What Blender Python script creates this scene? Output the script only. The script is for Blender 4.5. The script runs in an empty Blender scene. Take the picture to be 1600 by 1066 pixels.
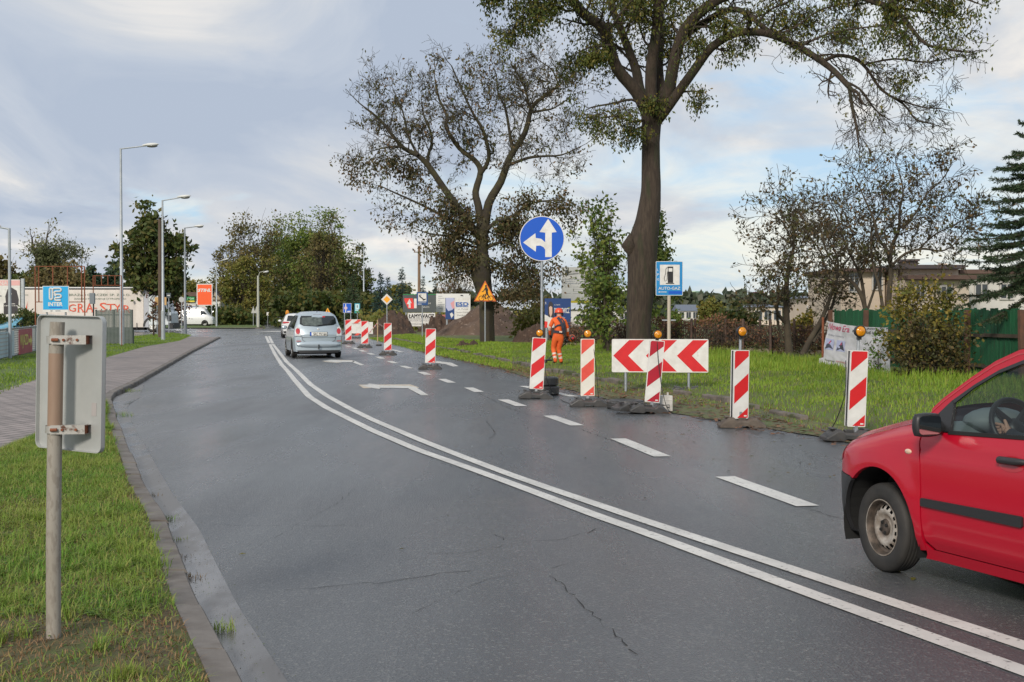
import bpy, bmesh, math, random
import numpy as np
from mathutils import Vector, Matrix, noise
R_ = math.radians
C = bpy.context.scene.collection
SC = bpy.context.scene
rng = np.random.default_rng(7)
random.seed(7)

# ------------------------------------------------------------------ camera
F_ = 2150.0; CAMH = 1.7; PITCH = math.atan(47 / F_)
cd = bpy.data.cameras.new("camera"); cam = bpy.data.objects.new("camera", cd); C.objects.link(cam)
cd.sensor_width = 36; cd.lens = 36 * F_ / 1600; cd.clip_start = 0.05; cd.clip_end = 6000
cam.location = (0, 0, CAMH); cam.rotation_euler = (math.pi / 2 - PITCH, 0, 0)
SC.camera = cam
SC.render.resolution_x = 1024; SC.render.resolution_y = 682
SC.view_settings.view_transform = 'Standard'; SC.view_settings.look = 'None'
SC.view_settings.exposure = 0.25; SC.view_settings.gamma = 1.0
SC.cycles.max_bounces = 6; SC.cycles.transparent_max_bounces = 12

# ------------------------------------------------------------------ sky and sun
SUN_EL, SUN_AZ = 28, 200        # azimuth clockwise from +Y: the sun stands behind the camera, a little to the left
w = bpy.data.worlds.new("World"); SC.world = w; w.use_nodes = True
nt = w.node_tree; nt.nodes.clear(); N = nt.nodes.new; L = nt.links.new
out = N("ShaderNodeOutputWorld"); bg = N("ShaderNodeBackground"); bg.inputs[1].default_value = 0.1
L(bg.outputs[0], out.inputs[0])
sky = N("ShaderNodeTexSky"); sky.sky_type = 'NISHITA'; sky.sun_disc = False
sky.sun_elevation = R_(SUN_EL); sky.sun_rotation = R_(SUN_AZ); sky.air_density = 1.0; sky.dust_density = 0.6; sky.ozone_density = 1.5
tc = N("ShaderNodeTexCoord"); sep = N("ShaderNodeSeparateXYZ"); L(tc.outputs['Generated'], sep.inputs[0])
def math_(op, a, b=None, clamp=False):
    n = N("ShaderNodeMath"); n.operation = op; n.use_clamp = clamp
    for i, v in enumerate((a, b)):
        if v is None: continue
        if isinstance(v, (int, float)): n.inputs[i].default_value = v
        else: L(v, n.inputs[i])
    return n.outputs[0]
zc = math_('MAXIMUM', sep.outputs[2], 0.0)
den = math_('ADD', zc, 0.26)
cx_ = math_('DIVIDE', sep.outputs[0], den); cy_ = math_('DIVIDE', sep.outputs[1], den)
def cloud_noise(sx, sy, scale, detail, rough, dist, off):
    cmb = N("ShaderNodeCombineXYZ")
    L(math_('MULTIPLY', cx_, sx), cmb.inputs[0]); L(math_('MULTIPLY', cy_, sy), cmb.inputs[1]); cmb.inputs[2].default_value = off
    n = N("ShaderNodeTexNoise"); n.inputs['Scale'].default_value = scale; n.inputs['Detail'].default_value = detail
    n.inputs['Roughness'].default_value = rough; n.inputs['Distortion'].default_value = dist
    L(cmb.outputs[0], n.inputs['Vector']); return n.outputs[0]
def ramp(fac, stops):
    r = N("ShaderNodeValToRGB"); e = r.color_ramp.elements
    e[0].position, e[0].color = stops[0][0], (*stops[0][1], 1)
    e[1].position, e[1].color = stops[-1][0], (*stops[-1][1], 1)
    for p, c in stops[1:-1]:
        q = e.new(p); q.color = (*c, 1)
    L(fac, r.inputs[0]); return r.outputs[0]
def mixc(f, a, b):
    m = N("ShaderNodeMix"); m.data_type = 'RGBA'
    for s, v in ((m.inputs[0], f), (m.inputs[6], a), (m.inputs[7], b)):
        if isinstance(v, (int, float)): s.default_value = v
        elif isinstance(v, tuple): s.default_value = (*v, 1)
        else: L(v, s)
    return m.outputs[2]
n1 = cloud_noise(1.5, 0.9, 1.25, 7, 0.56, 0.9, 3.7)      # shading of the cloud sheet
n2 = cloud_noise(1.2, 0.9, 1.7, 7, 0.55, 1.0, 8.9)      # holes in it
ccol = ramp(n1, [(0.36, (3.9, 4.5, 5.5)), (0.46, (4.6, 5.1, 5.9)), (0.55, (5.7, 5.9, 6.2)), (0.66, (8.0, 7.6, 7.1))])
# the sheet is broken towards the east (camera right) and near the horizon
east = math_('MULTIPLY', sep.outputs[0], 0.42)
low = math_('MULTIPLY', math_('SUBTRACT', 0.17, zc, True), 1.15)
hole = math_('ADD', math_('ADD', n2, east), low)
hm = ramp(hole, [(0.56, (0, 0, 0)), (0.72, (1, 1, 1))])
blue = mixc(ramp(cloud_noise(1.0, 1.1, 2.4, 6, 0.6, 0.8, 5.0), [(0.40, (0, 0, 0)), (0.60, (1, 1, 1))]),
            (4.0, 5.6, 7.4), (7.6, 7.4, 7.0))
skyc = N("ShaderNodeMix"); skyc.data_type = 'RGBA'; skyc.inputs[0].default_value = 0.25
L(blue, skyc.inputs[6]); L(sky.outputs[0], skyc.inputs[7])
L(mixc(hm, ccol, skyc.outputs[2]), bg.inputs[0])
sd = bpy.data.lights.new("sun", 'SUN'); sd.energy = 2.5; sd.angle = R_(11); sd.color = (1.0, 0.93, 0.82)
sun = bpy.data.objects.new("sun", sd); C.objects.link(sun)
sun.rotation_euler = (R_(90 - SUN_EL), 0, R_(180 - SUN_AZ)); sun.location = (20, -20, 30)

# ------------------------------------------------------------------ pixel to place
def ray(px, py):
    u = px - 800; v = 533 - py
    return Vector((u, F_ * math.cos(PITCH) + v * math.sin(PITCH), -F_ * math.sin(PITCH) + v * math.cos(PITCH)))
def g(px, py, z=0.0):
    d = ray(px, py); t = (z - CAMH) / d.z
    return Vector((d.x * t, d.y * t, z))
def at(px, py, Y):
    d = ray(px, py); t = Y / d.y
    return Vector((d.x * t, Y, CAMH + d.z * t))

# ------------------------------------------------------------------ materials
MATS = {}
def mat(name, col, rough=0.6, metal=0.0, col2=None, vs=4.0, bump=0.0, bs=40.0, spec=0.5, coat=0.0, thr=None, alpha=None, emit=0.0, detail=4, rough2=None, trans=0.0, stretch=None, col3=None, vs3=60, thr3=(0.5,0.6)):
    if name in MATS: return MATS[name]
    m = bpy.data.materials.new(name); m.use_nodes = True; t = m.node_tree; b = t.nodes['Principled BSDF']
    b.inputs['Base Color'].default_value = (*col, 1); b.inputs['Roughness'].default_value = rough
    b.inputs['Metallic'].default_value = metal; b.inputs['Specular IOR Level'].default_value = spec
    b.inputs['Coat Weight'].default_value = coat; b.inputs['Coat Roughness'].default_value = 0.12
    if trans: b.inputs['Transmission Weight'].default_value = trans
    if emit:
        b.inputs['Emission Color'].default_value = (*col, 1); b.inputs['Emission Strength'].default_value = emit
    co = t.nodes.new('ShaderNodeTexCoord').outputs['Object']
    if stretch:
        mp = t.nodes.new('ShaderNodeMapping'); mp.inputs['Scale'].default_value = stretch; t.links.new(co, mp.inputs[0]); co = mp.outputs[0]
    def noise_(s, d):
        n = t.nodes.new('ShaderNodeTexNoise'); n.inputs['Scale'].default_value = s; n.inputs['Detail'].default_value = d
        n.inputs['Roughness'].default_value = 0.62; t.links.new(co, n.inputs['Vector']); return n.outputs[0]
    if col2 is not None or rough2 is not None:
        nf = noise_(vs, detail); lo, hi = thr or (0.36, 0.64)
        mr = t.nodes.new('ShaderNodeMapRange'); mr.inputs[1].default_value = lo; mr.inputs[2].default_value = hi; t.links.new(nf, mr.inputs[0])
    if col2 is not None:
        mx = t.nodes.new('ShaderNodeMix'); mx.data_type = 'RGBA'; t.links.new(mr.outputs[0], mx.inputs[0])
        mx.inputs[6].default_value = (*col, 1); mx.inputs[7].default_value = (*col2, 1)
        o = mx.outputs[2]
        if col3 is not None:
            m3 = t.nodes.new('ShaderNodeMapRange'); m3.inputs[1].default_value = thr3[0]; m3.inputs[2].default_value = thr3[1]; t.links.new(noise_(vs3, 3), m3.inputs[0])
            x3 = t.nodes.new('ShaderNodeMix'); x3.data_type = 'RGBA'; t.links.new(m3.outputs[0], x3.inputs[0]); t.links.new(o, x3.inputs[6]); x3.inputs[7].default_value = (*col3, 1); o = x3.outputs[2]
        t.links.new(o, b.inputs['Base Color'])
    if rough2 is not None:
        r2 = t.nodes.new('ShaderNodeMapRange'); r2.inputs[3].default_value = rough; r2.inputs[4].default_value = rough2
        t.links.new(mr.outputs[0], r2.inputs[0]); t.links.new(r2.outputs[0], b.inputs['Roughness'])
    if bump:
        bp = t.nodes.new('ShaderNodeBump'); bp.inputs['Strength'].default_value = bump; bp.inputs['Distance'].default_value = min(0.02, 0.22/bs)
        t.links.new(noise_(bs, 4), bp.inputs['Height']); t.links.new(bp.outputs[0], b.inputs['Normal'])
    MATS[name] = m; return m

# ------------------------------------------------------------------ mesh builder
class MB:
    def __init__(s): s.v = []; s.f = []; s.m = []
    def add(s, vs, fs, mi=0):
        o = len(s.v); s.v += [tuple(p) for p in vs]; s.f += [tuple(i + o for i in f) for f in fs]; s.m += [mi] * len(fs)
    def box(s, c, d, mi=0, R=None):
        x, y, z = d[0] / 2, d[1] / 2, d[2] / 2
        vs = [Vector(q) for q in ((-x,-y,-z),(x,-y,-z),(x,y,-z),(-x,y,-z),(-x,-y,z),(x,-y,z),(x,y,z),(-x,y,z))]
        if R is not None: vs = [R @ q for q in vs]
        s.add([q + Vector(c) for q in vs], [(0,3,2,1),(4,5,6,7),(0,1,5,4),(1,2,6,5),(2,3,7,6),(3,0,4,7)], mi)
    def tube(s, pts, rad, n=8, mi=0, caps=True):
        pts = [Vector(p) for p in pts]
        if isinstance(rad, (int, float)): rad = [rad] * len(pts)
        vs = []; up = None
        for i, p in enumerate(pts):
            d = (pts[min(i + 1, len(pts) - 1)] - pts[max(i - 1, 0)])
            d = d.normalized() if d.length > 1e-9 else Vector((0, 0, 1))
            if up is None: up = Vector((0, 0, 1)) if abs(d.z) < 0.9 else Vector((1, 0, 0))
            a = d.cross(up); a = a.normalized() if a.length > 1e-6 else Vector((1, 0, 0)); b = d.cross(a).normalized(); up = a.cross(d) 
            for k in range(n):
                t = 2 * math.pi * k / n; vs.append(p + (a * math.cos(t) + b * math.sin(t)) * rad[i])
        fs = []
        for i in range(len(pts) - 1):
            for k in range(n):
                fs.append((i * n + k, i * n + (k + 1) % n, (i + 1) * n + (k + 1) % n, (i + 1) * n + k))
        if caps: fs += [tuple(range(n - 1, -1, -1)), tuple(range((len(pts) - 1) * n, len(pts) * n))]
        s.add(vs, fs, mi)
    def lathe(s, prof, n=24, mi=0, M=None, seg_mi=None):
        """prof: (r, h) pairs about the local axis +Z; M maps to place"""
        vs = []
        for r, h in prof:
            for k in range(n):
                t = 2 * math.pi * k / n; q = Vector((r * math.cos(t), r * math.sin(t), h)); vs.append(M @ q if M is not None else q)
        o = len(s.v); s.v += [tuple(q) for q in vs]
        for i in range(len(prof) - 1):
            for k in range(n):
                s.f.append((o + i * n + k, o + i * n + (k + 1) % n, o + (i + 1) * n + (k + 1) % n, o + (i + 1) * n + k)); s.m.append(seg_mi[i] if seg_mi else mi)
    def prism(s, pts, y0, y1, mi=0):
        """polygon in the local x,z plane, from y0 (front) to y1"""
        n = len(pts); vs = [(p[0], y0, p[1]) for p in pts] + [(p[0], y1, p[1]) for p in pts]
        s.add(vs, [tuple(range(n)), tuple(range(2 * n - 1, n - 1, -1))] + [((i + 1) % n, i, n + i, n + (i + 1) % n) for i in range(n)], mi)
    def flat(s, pts, mi=0): s.add(pts, [tuple(range(len(pts)))], mi)
    def ell(s, c, r, nu=14, nv=9, mi=0, R=None):
        vs = []; fs = []
        for j in range(nv + 1):
            ph = math.pi * j / nv
            for i in range(nu):
                t = 2 * math.pi * i / nu; q = Vector((r[0] * math.sin(ph) * math.cos(t), r[1] * math.sin(ph) * math.sin(t), r[2] * math.cos(ph)))
                if R is not None: q = R @ q
                vs.append(q + Vector(c))
        for j in range(nv):
            for i in range(nu): fs.append((j * nu + i, (j + 1) * nu + i, (j + 1) * nu + (i + 1) % nu, j * nu + (i + 1) % nu))
        s.add(vs, fs, mi)
    def text(s, txt, x0, z0, w, h, y=-0.002, mi=0, bold=0.0, shear=0.0, rot=None):
        vs, fs = text_geo(txt, 0.0, shear)
        if not vs: return
        a = np.array(vs); lo = a.min(0); hi = a.max(0)
        sx = w / max(hi[0] - lo[0], 1e-6); sz = h / max(hi[1] - lo[1], 1e-6)
        for i, (dx, dz) in enumerate([(0, 0)] if not bold else [(-bold, -bold), (bold, bold), (-bold, bold), (bold, -bold)]):
            s.add([(x0 + (p[0] - lo[0] + dx) * sx, y - 0.0007 * i, z0 + (p[1] - lo[1] + dz) * sz) for p in vs], fs, mi)
    def build(s, name, mats, parent=None, smooth=None, bevel=0.0):
        me = bpy.data.meshes.new(name); me.from_pydata([tuple(p) for p in s.v], [], s.f)
        for m in (mats if isinstance(mats, (list, tuple)) else [mats]): me.materials.append(m)
        me.polygons.foreach_set('material_index', s.m)
        o = bpy.data.objects.new(name, me); C.objects.link(o); o.parent = parent
        if smooth is not None:
            me.polygons.foreach_set('use_smooth', [True] * len(me.polygons))
            me.set_sharp_from_angle(angle=R_(smooth))
        if bevel:
            b = o.modifiers.new('bevel', 'BEVEL'); b.width = bevel; b.segments = 2; b.limit_method = 'ANGLE'; b.angle_limit = R_(40)
        return o
_tx = {}
def text_geo(txt, bold=0.0, shear=0.0):
    k = (txt, bold, shear)
    if k in _tx: return _tx[k]
    cu = bpy.data.curves.new('t', 'FONT'); cu.body = txt; cu.offset = bold; cu.shear = shear; cu.resolution_u = 2
    ob = bpy.data.objects.new('t', cu); me = ob.to_mesh()
    r = ([tuple(v.co) for v in me.vertices], [tuple(p.vertices) for p in me.polygons])
    ob.to_mesh_clear(); bpy.data.objects.remove(ob); bpy.data.curves.remove(cu)
    _tx[k] = r; return r
def np_obj(name, V, Fc, mats, parent=None, smooth=False, mi=None):
    V = np.asarray(V, dtype=np.float32); Fc = np.asarray(Fc, dtype=np.int32); k = Fc.shape[1]
    me = bpy.data.meshes.new(name); me.vertices.add(len(V)); me.vertices.foreach_set('co', V.ravel())
    me.loops.add(Fc.size); me.loops.foreach_set('vertex_index', Fc.ravel())
    me.polygons.add(len(Fc)); me.polygons.foreach_set('loop_start', np.arange(0, Fc.size, k, dtype=np.int32))
    if smooth: me.polygons.foreach_set('use_smooth', np.ones(len(Fc), dtype=bool))
    for m in (mats if isinstance(mats, (list, tuple)) else [mats]): me.materials.append(m)
    if mi is not None: me.polygons.foreach_set('material_index', np.asarray(mi, dtype=np.int32))
    me.update(calc_edges=True)
    o = bpy.data.objects.new(name, me); C.objects.link(o); o.parent = parent; return o
def tag(o, label, cat, group=None, kind=None):
    if label: o['label'] = label
    if cat: o['category'] = cat
    if group: o['group'] = group
    if kind: o['kind'] = kind
    return o
def thing(name, label, cat, loc=(0, 0, 0), rz=0.0, group=None):
    o = bpy.data.objects.new(name, None); C.objects.link(o); o.location = loc; o.rotation_euler = (0, 0, rz); o.empty_display_size = 0.2
    return tag(o, label, cat, group)
def dup(root, loc, rz=0.0, label=None, scale=None):
    def cp(o, p):
        c = o.copy(); C.objects.link(c); c.parent = p
        for ch in [x for x in KIDS.get(o.name, [])]: cp(ch, c)
        return c
    r = cp(root, None); r.location = loc; r.rotation_euler = (0, 0, rz)
    if label: r['label'] = label
    if scale: r.scale = (scale,) * 3
    return r
KIDS = {}
def index_kids():
    KIDS.clear()
    for o in bpy.data.objects:
        if o.parent: KIDS.setdefault(o.parent.name, []).append(o)
def struct(o, label=None): o['kind'] = 'structure'; return o
def lerp_f(pts):
    xs = [p[0] for p in pts]; ys = [p[1] for p in pts]
    return lambda v: np.interp(v, xs, ys)
def smooth_f(pts, win=1.5, lo=0, hi=420, n=2101):
    """linear through pts then smoothed: returns an interpolator"""
    pts = sorted(pts); xs = np.linspace(lo, hi, n); xp = [p[0] for p in pts]; yp = [p[1] for p in pts]
    s0 = (yp[1] - yp[0]) / (xp[1] - xp[0]); s1 = (yp[-1] - yp[-2]) / (xp[-1] - xp[-2])
    pad = 60; st = xs[1] - xs[0]
    xe = np.concatenate([xs[0] - st * np.arange(pad, 0, -1), xs, xs[-1] + st * np.arange(1, pad + 1)])
    y = np.interp(xe, xp, yp)
    y = np.where(xe < xp[0], yp[0] + (xe - xp[0]) * s0, y); y = np.where(xe > xp[-1], yp[-1] + (xe - xp[-1]) * s1, y)
    out = y.copy()
    for i in range(len(xe)):
        ww = max(1, int((win * (0.25 + max(xe[i], 0) / 40.0)) / st)); a = max(0, i - ww); b = min(len(xe), i + ww + 1); k = min(i - a, b - 1 - i)
        out[i] = y[i - k:i + k + 1].mean()
    return lambda v: np.interp(v, xe, out)
# ================================================================== ground, road, kerbs, path
def P2(l, z=0.0): 
    r = []
    for px, py in l:
        q = g(px, py, z); r.append((q.y, q.x))
    return r
XL = smooth_f([(2, 0.15)] + P2([(365,1066),(306,950),(280,880),(262,827),(227,770),(205,718),(183.5,665),(174,630.6),(180,620),(216,602),(253,580),(300,552),(344,529)]) + [(118,-21.1),(146,-26.1),(250,-46),(400,-80)], win=0.5)
XR = smooth_f([(2, 8.4)] + P2([(1600,745),(1400,706),(1290,684),(1191,668),(1080,650),(1010,637),(950,624),(870,604),(830,591),(780,576),(745,567),(709,557),(655,543),(617,536),(583,528.5)]) + [(112,-13.2),(146,-19.5),(250,-39),(400,-72)], win=0.8)
XK = smooth_f([(2, 9.2)] + P2([(1600,728),(1400,690),(1290,668),(1200,648),(1100,626),(1010,611),(933,597),(856,583),(780,566),(700,548),(640,536.5),(560,522)]) + [(120,-14.0),(146,-18.9),(250,-38),(400,-71)], win=0.8)

m_ground = mat('field_grass', (0.075,0.105,0.028), 0.95, col2=(0.14,0.115,0.06), vs=0.35, bump=0.6, bs=9, col3=(0.055,0.085,0.02), vs3=6)
m_verge = mat('verge_soil_grass', (0.07,0.088,0.022), 0.95, col2=(0.085,0.058,0.036), vs=1.6, bump=0.9, bs=30, col3=(0.12,0.10,0.045), vs3=11, thr3=(0.52,0.66), thr=(0.42,0.62))
m_soil = mat('roadside_dirt', (0.10,0.082,0.055), 0.8, col2=(0.12,0.125,0.04), vs=2.4, bump=0.9, bs=22, col3=(0.08,0.115,0.03), vs3=3.5, thr3=(0.48,0.6), rough2=0.95)

def asphalt():
    m = bpy.data.materials.new('wet_asphalt'); m.use_nodes = True; t = m.node_tree; b = t.nodes['Principled BSDF']; Lk = t.links.new
    geo = t.nodes.new('ShaderNodeNewGeometry').outputs['Position']
    def mp(sc, rz=0.0):
        q = t.nodes.new('ShaderNodeMapping'); q.inputs['Scale'].default_value = sc; q.inputs['Rotation'].default_value = (0,0,rz); Lk(geo, q.inputs[0]); return q.outputs[0]
    def nz(vec, s, d=4, r=0.6):
        n = t.nodes.new('ShaderNodeTexNoise'); n.inputs['Scale'].default_value = s; n.inputs['Detail'].default_value = d; n.inputs['Roughness'].default_value = r; Lk(vec, n.inputs['Vector']); return n.outputs[0]
    def mr(v, a, c, lo=0, hi=1):
        q = t.nodes.new('ShaderNodeMapRange'); q.inputs[1].default_value = a; q.inputs[2].default_value = c; q.inputs[3].default_value = lo; q.inputs[4].default_value = hi; Lk(v, q.inputs[0]); return q.outputs[0]
    def mx(f, a, c):
        q = t.nodes.new('ShaderNodeMix'); q.data_type = 'RGBA'
        for s, v in ((q.inputs[0], f), (q.inputs[6], a), (q.inputs[7], c)):
            if isinstance(v, tuple): s.default_value = (*v, 1)
            elif isinstance(v, float): s.default_value = v
            else: Lk(v, s)
        return q.outputs[2]
    along = mp((1.0, 0.16, 1.0), R_(13))
    wear = nz(along, 0.9, 5)
    patch = nz(geo, 0.16, 5)
    fine = nz(geo, 85, 3, 0.7)
    vor = t.nodes.new('ShaderNodeTexVoronoi'); vor.inputs['Scale'].default_value = 70; Lk(geo, vor.inputs['Vector'])
    sepc = t.nodes.new('ShaderNodeSeparateColor'); Lk(vor.outputs['Color'], sepc.inputs[0])
    c = mx(mr(wear, 0.38, 0.62), (0.040,0.047,0.056), (0.090,0.096,0.104))
    c = mx(mr(patch, 0.45, 0.62), c, (0.066,0.066,0.070))
    c = mx(mr(fine, 0.38, 0.70, 0, 0.75), c, (0.11,0.112,0.115))
    grains = mr(sepc.outputs[0], 0.88, 0.94, 0, 0.5)
    c = mx(grains, c, (0.22,0.22,0.21))
    tr_ = mr(nz(mp((1.3,0.10,1.0), R_(16)), 1.0, 3), 0.40, 0.62)
    c = mx(tr_, c, (0.040,0.043,0.048)) if False else c
    Lk(c, b.inputs['Base Color'])
    wet = nz(along, 0.55, 5)
    rr = mr(wet, 0.36, 0.66, 0.17, 0.40)
    Lk(rr, b.inputs['Roughness']); b.inputs['Specular IOR Level'].default_value = 0.5
    bp = t.nodes.new('ShaderNodeBump'); bp.inputs['Strength'].default_value = 0.9; bp.inputs['Distance'].default_value = 0.0045
    ad = t.nodes.new('ShaderNodeMath'); ad.operation = 'ADD'; Lk(fine, ad.inputs[0]); Lk(vor.outputs['Distance'], ad.inputs[1])
    Lk(ad.outputs[0], bp.inputs['Height']); Lk(bp.outputs[0], b.inputs['Normal'])
    return m
m_asph = asphalt()
m_patch = mat('damp_asphalt_patch', (0.040,0.033,0.031), 0.20, col2=(0.052,0.047,0.045), vs=1.2, bump=0.25, bs=70, rough2=0.42)
m_gut = mat('wet_gutter', (0.085,0.080,0.078), 0.10, col2=(0.085,0.077,0.072), vs=1.0, stretch=(1.8,0.5,1), rough2=0.34, bump=0.12, bs=60, thr=(0.36,0.56), col3=(0.05,0.04,0.03), vs3=55, thr3=(0.66,0.70))
m_kerb = mat('kerb_concrete', (0.135,0.118,0.104), 0.78, col2=(0.185,0.165,0.148), vs=5, bump=0.35, bs=70, col3=(0.11,0.09,0.075), vs3=2.1, thr3=(0.50,0.64))

def loft(name, m, Ys, cols, smooth=True):
    """cols: list of functions Y -> (x, z)"""
    V = []; n = len(cols)
    for Y in Ys:
        for c in cols: x, z = c(Y); V.append((x, Y, z))
    Fc = [(i*n+j, i*n+j+1, (i+1)*n+j+1, (i+1)*n+j) for i in range(len(Ys)-1) for j in range(n-1)]
    return np_obj(name, V, Fc, m, smooth=smooth)
# one ground sheet to the horizon
gx = np.concatenate([-np.geomspace(4000, 60, 14), np.linspace(-50, 50, 21), np.geomspace(60, 4000, 14)])
gy = np.concatenate([[-3000,-800,-200,-60,-20], np.linspace(0, 200, 41), np.geomspace(230, 5000, 14)])
V = [(x, y, -0.06) for y in gy for x in gx]; n = len(gx)
struct(np_obj('ground', V, [(i*n+j, i*n+j+1, (i+1)*n+j+1, (i+1)*n+j) for i in range(len(gy)-1) for j in range(n-1)], m_ground))
Yr = np.concatenate([np.arange(-12, 60, 0.5), np.arange(60, 400, 3.0)])
struct(loft('road', m_asph, Yr, [lambda Y, f=f: (float(XL(max(Y,0)))*(1-f) + float(XR(max(Y,0)))*f + (-0.05 if f==0 else 0.0), 0.0) for f in (0,0.2,0.4,0.6,0.8,1.0)]))
# side road to the left
mb = MB(); mb.flat([(-17.2,86.5,-0.004),(-16.6,90,-0.004),(-20,127,-0.004),(-24.5,131,-0.004),(-90,133,-0.004),(-90,88,-0.004),(-24,86.5,-0.004)]); struct(mb.build('side_road', m_asph))
# damp darker patches of the closed lane
mb = MB(); mb.flat([tuple(g(x,y,0.003)) for x,y in [(905,628),(960,640),(1010,655),(1100,672),(1200,690),(1330,720),(1420,745),(1390,765),(1290,752),(1200,742),(1090,715),(1020,690),(955,668),(905,652),(885,638)]])
# gutter
Yg = np.concatenate([np.arange(1.5, 32, 0.25)])
Gw = lerp_f([(0,0.25),(24,0.24),(27,0.5),(32,0.1)])
struct(loft('gutter', m_gut, Yg, [lambda Y, f=f: (float(XL(Y)) + float(Gw(Y))*f - (0.01 if f==0 else 0), 0.004) for f in (0,0.5,1.0)]))
# left kerb: separate stones read as joints in one run
def kerb_run(name, fx, Y0, Y1, side, hz, wd, m, st=1.0, gap=0.022, jit=0.016):
    mb = MB(); Y = Y0
    while Y < Y1:
        ya, yb = Y, min(Y+st, Y1)-gap*(1+Y/30)
        j = (random.random()-.5)*jit; Y += st*0.0
        if jit > .02 and random.random() < .22: Y += st; continue
        ks = np.linspace(ya, yb, 4)
        V = []
        for y in ks:
            x = float(fx(y))
            for dx, z in ((0,-0.08),(0,hz-0.02),(0.015,hz),(wd,hz+0.004),(wd,-0.08)): V.append((x+side*dx+j, y, z+(j if z>0 else 0)))
        fs = [(i*5+k, i*5+k+1, (i+1)*5+k+1, (i+1)*5+k) for i in range(3) for k in range(4)] + [(0,1,2,3,4),(19,18,17,16,15)]
        mb.add(V, fs); Y += st
    return struct(mb.build(name, m))
kerb_run('kerb', XL, 1.5, 85, -1, 0.10, 0.15, m_kerb)
# left verge, path
SR = smooth_f([(0,-4.3),(15.9,-5.9),(22.3,-6.62),(24.6,-7.45)], win=0.5, hi=60, n=600)
SL = smooth_f(P2([(0,610),(60,592),(169,558),(225,542),(281,532.6),(298,525)], 0.1), win=1.0)
def zl(x, y): return 0.085 + 0.03*noise.noise(Vector((x*1.3, y*1.3, 0))) + 0.012*noise.noise(Vector((x*6, y*6, 3)))
Yv = np.arange(1.5, 24.2, 0.2)
def vcol(f):
    def c(Y):
        a = float(XL(Y))-0.15; b = min(float(SR(Y)), a-0.02); x = a*(1-f)+b*f
        return x, (0.097 if f in (0,1) else 0.075 + zl(x, Y)*0.35)
    return c
struct(loft('grass_verge', m_verge, Yv, [vcol(f) for f in np.linspace(0,1,16)]))
m_pav = bpy.data.materials.new('path_pavers'); m_pav.use_nodes = True; t = m_pav.node_tree; b = t.nodes['Principled BSDF']
geo = t.nodes.new('ShaderNodeNewGeometry'); mp = t.nodes.new('ShaderNodeMapping'); mp.inputs['Rotation'].default_value = (0,0,R_(-75)); t.links.new(geo.outputs['Position'], mp.inputs[0])
br = t.nodes.new('ShaderNodeTexBrick'); br.inputs['Scale'].default_value = 1.0; br.inputs['Brick Width'].default_value = 0.4; br.inputs['Row Height'].default_value = 0.2; br.inputs['Mortar Size'].default_value = 0.02; br.inputs['Mortar Smooth'].default_value = 0.3
br.inputs['Color1'].default_value = (0.22,0.18,0.165,1); br.inputs['Color2'].default_value = (0.30,0.245,0.225,1); br.inputs['Mortar'].default_value = (0.05,0.042,0.035,1)
t.links.new(mp.outputs[0], br.inputs['Vector'])
nz = t.nodes.new('ShaderNodeTexNoise'); nz.inputs['Scale'].default_value = 0.8; nz.inputs['Detail'].default_value = 6; t.links.new(geo.outputs['Position'], nz.inputs['Vector'])
mx = t.nodes.new('ShaderNodeMix'); mx.data_type = 'RGBA'; mx.blend_type = 'MULTIPLY'; mx.inputs[0].default_value = 0.6
cr = t.nodes.new('ShaderNodeMapRange'); cr.inputs[1].default_value = 0.3; cr.inputs[2].default_value = 0.7; cr.inputs[3].default_value = 0.55; cr.inputs[4].default_value = 1.25
t.links.new(nz.outputs[0], cr.inputs[0]); t.links.new(br.outputs[0], mx.inputs[6]); t.links.new(cr.outputs[0], mx.inputs[7]); t.links.new(mx.outputs[2], b.inputs['Base Color'])
b.inputs['Roughness'].default_value = 0.55
bp = t.nodes.new('ShaderNodeBump'); bp.inputs['Strength'].default_value = 0.5; bp.inputs['Distance'].default_value = 0.01; bp.invert = True; t.links.new(br.outputs['Fac'], bp.inputs['Height']); t.links.new(bp.outputs[0], b.inputs['Normal'])
def sright(Y): return min(float(SR(Y)), float(XL(Y))-0.15) if Y < 24.5 else float(XL(Y))-0.15
Yp = np.concatenate([np.arange(1.5, 40, 0.5), np.arange(40, 86, 1.0)])
struct(loft('path', m_pav, Yp, [lambda Y: (sright(Y), 0.1), lambda Y: ((sright(Y)+float(SL(Y)))/2, 0.102), lambda Y: (float(SL(Y)), 0.1)]))
# grass left of the path, and beyond the side road
m_lawn = mat('lawn', (0.075,0.125,0.022), 0.95, col2=(0.11,0.15,0.035), vs=0.9, bump=0.8, bs=14, col3=(0.06,0.09,0.02), vs3=5)
def lcol(d):
    return lambda Y: (float(SL(Y))-d, 0.1 + (0 if d==0 else 0.04*math.sin(Y*0.7+d)))
struct(loft('lawn', m_lawn, np.arange(1.5, 88, 1.0), [lcol(d) for d in (0,0.5,1.5,3,5,8,14,25,50)]))
mb = MB(); mb.flat([(-24.6,131.2,0.06),(-26.5,146,0.06),(-46.5,250,0.06),(-76,390,0.06),(-200,390,0.06),(-200,134,0.06),(-90,133.2,0.06)]); struct(mb.build('far_lawn', m_lawn))
mb = MB(); mb.box((-57,132.6,0.0),(66,0.25,0.2)); struct(mb.build('far_kerb', m_kerb))
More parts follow.
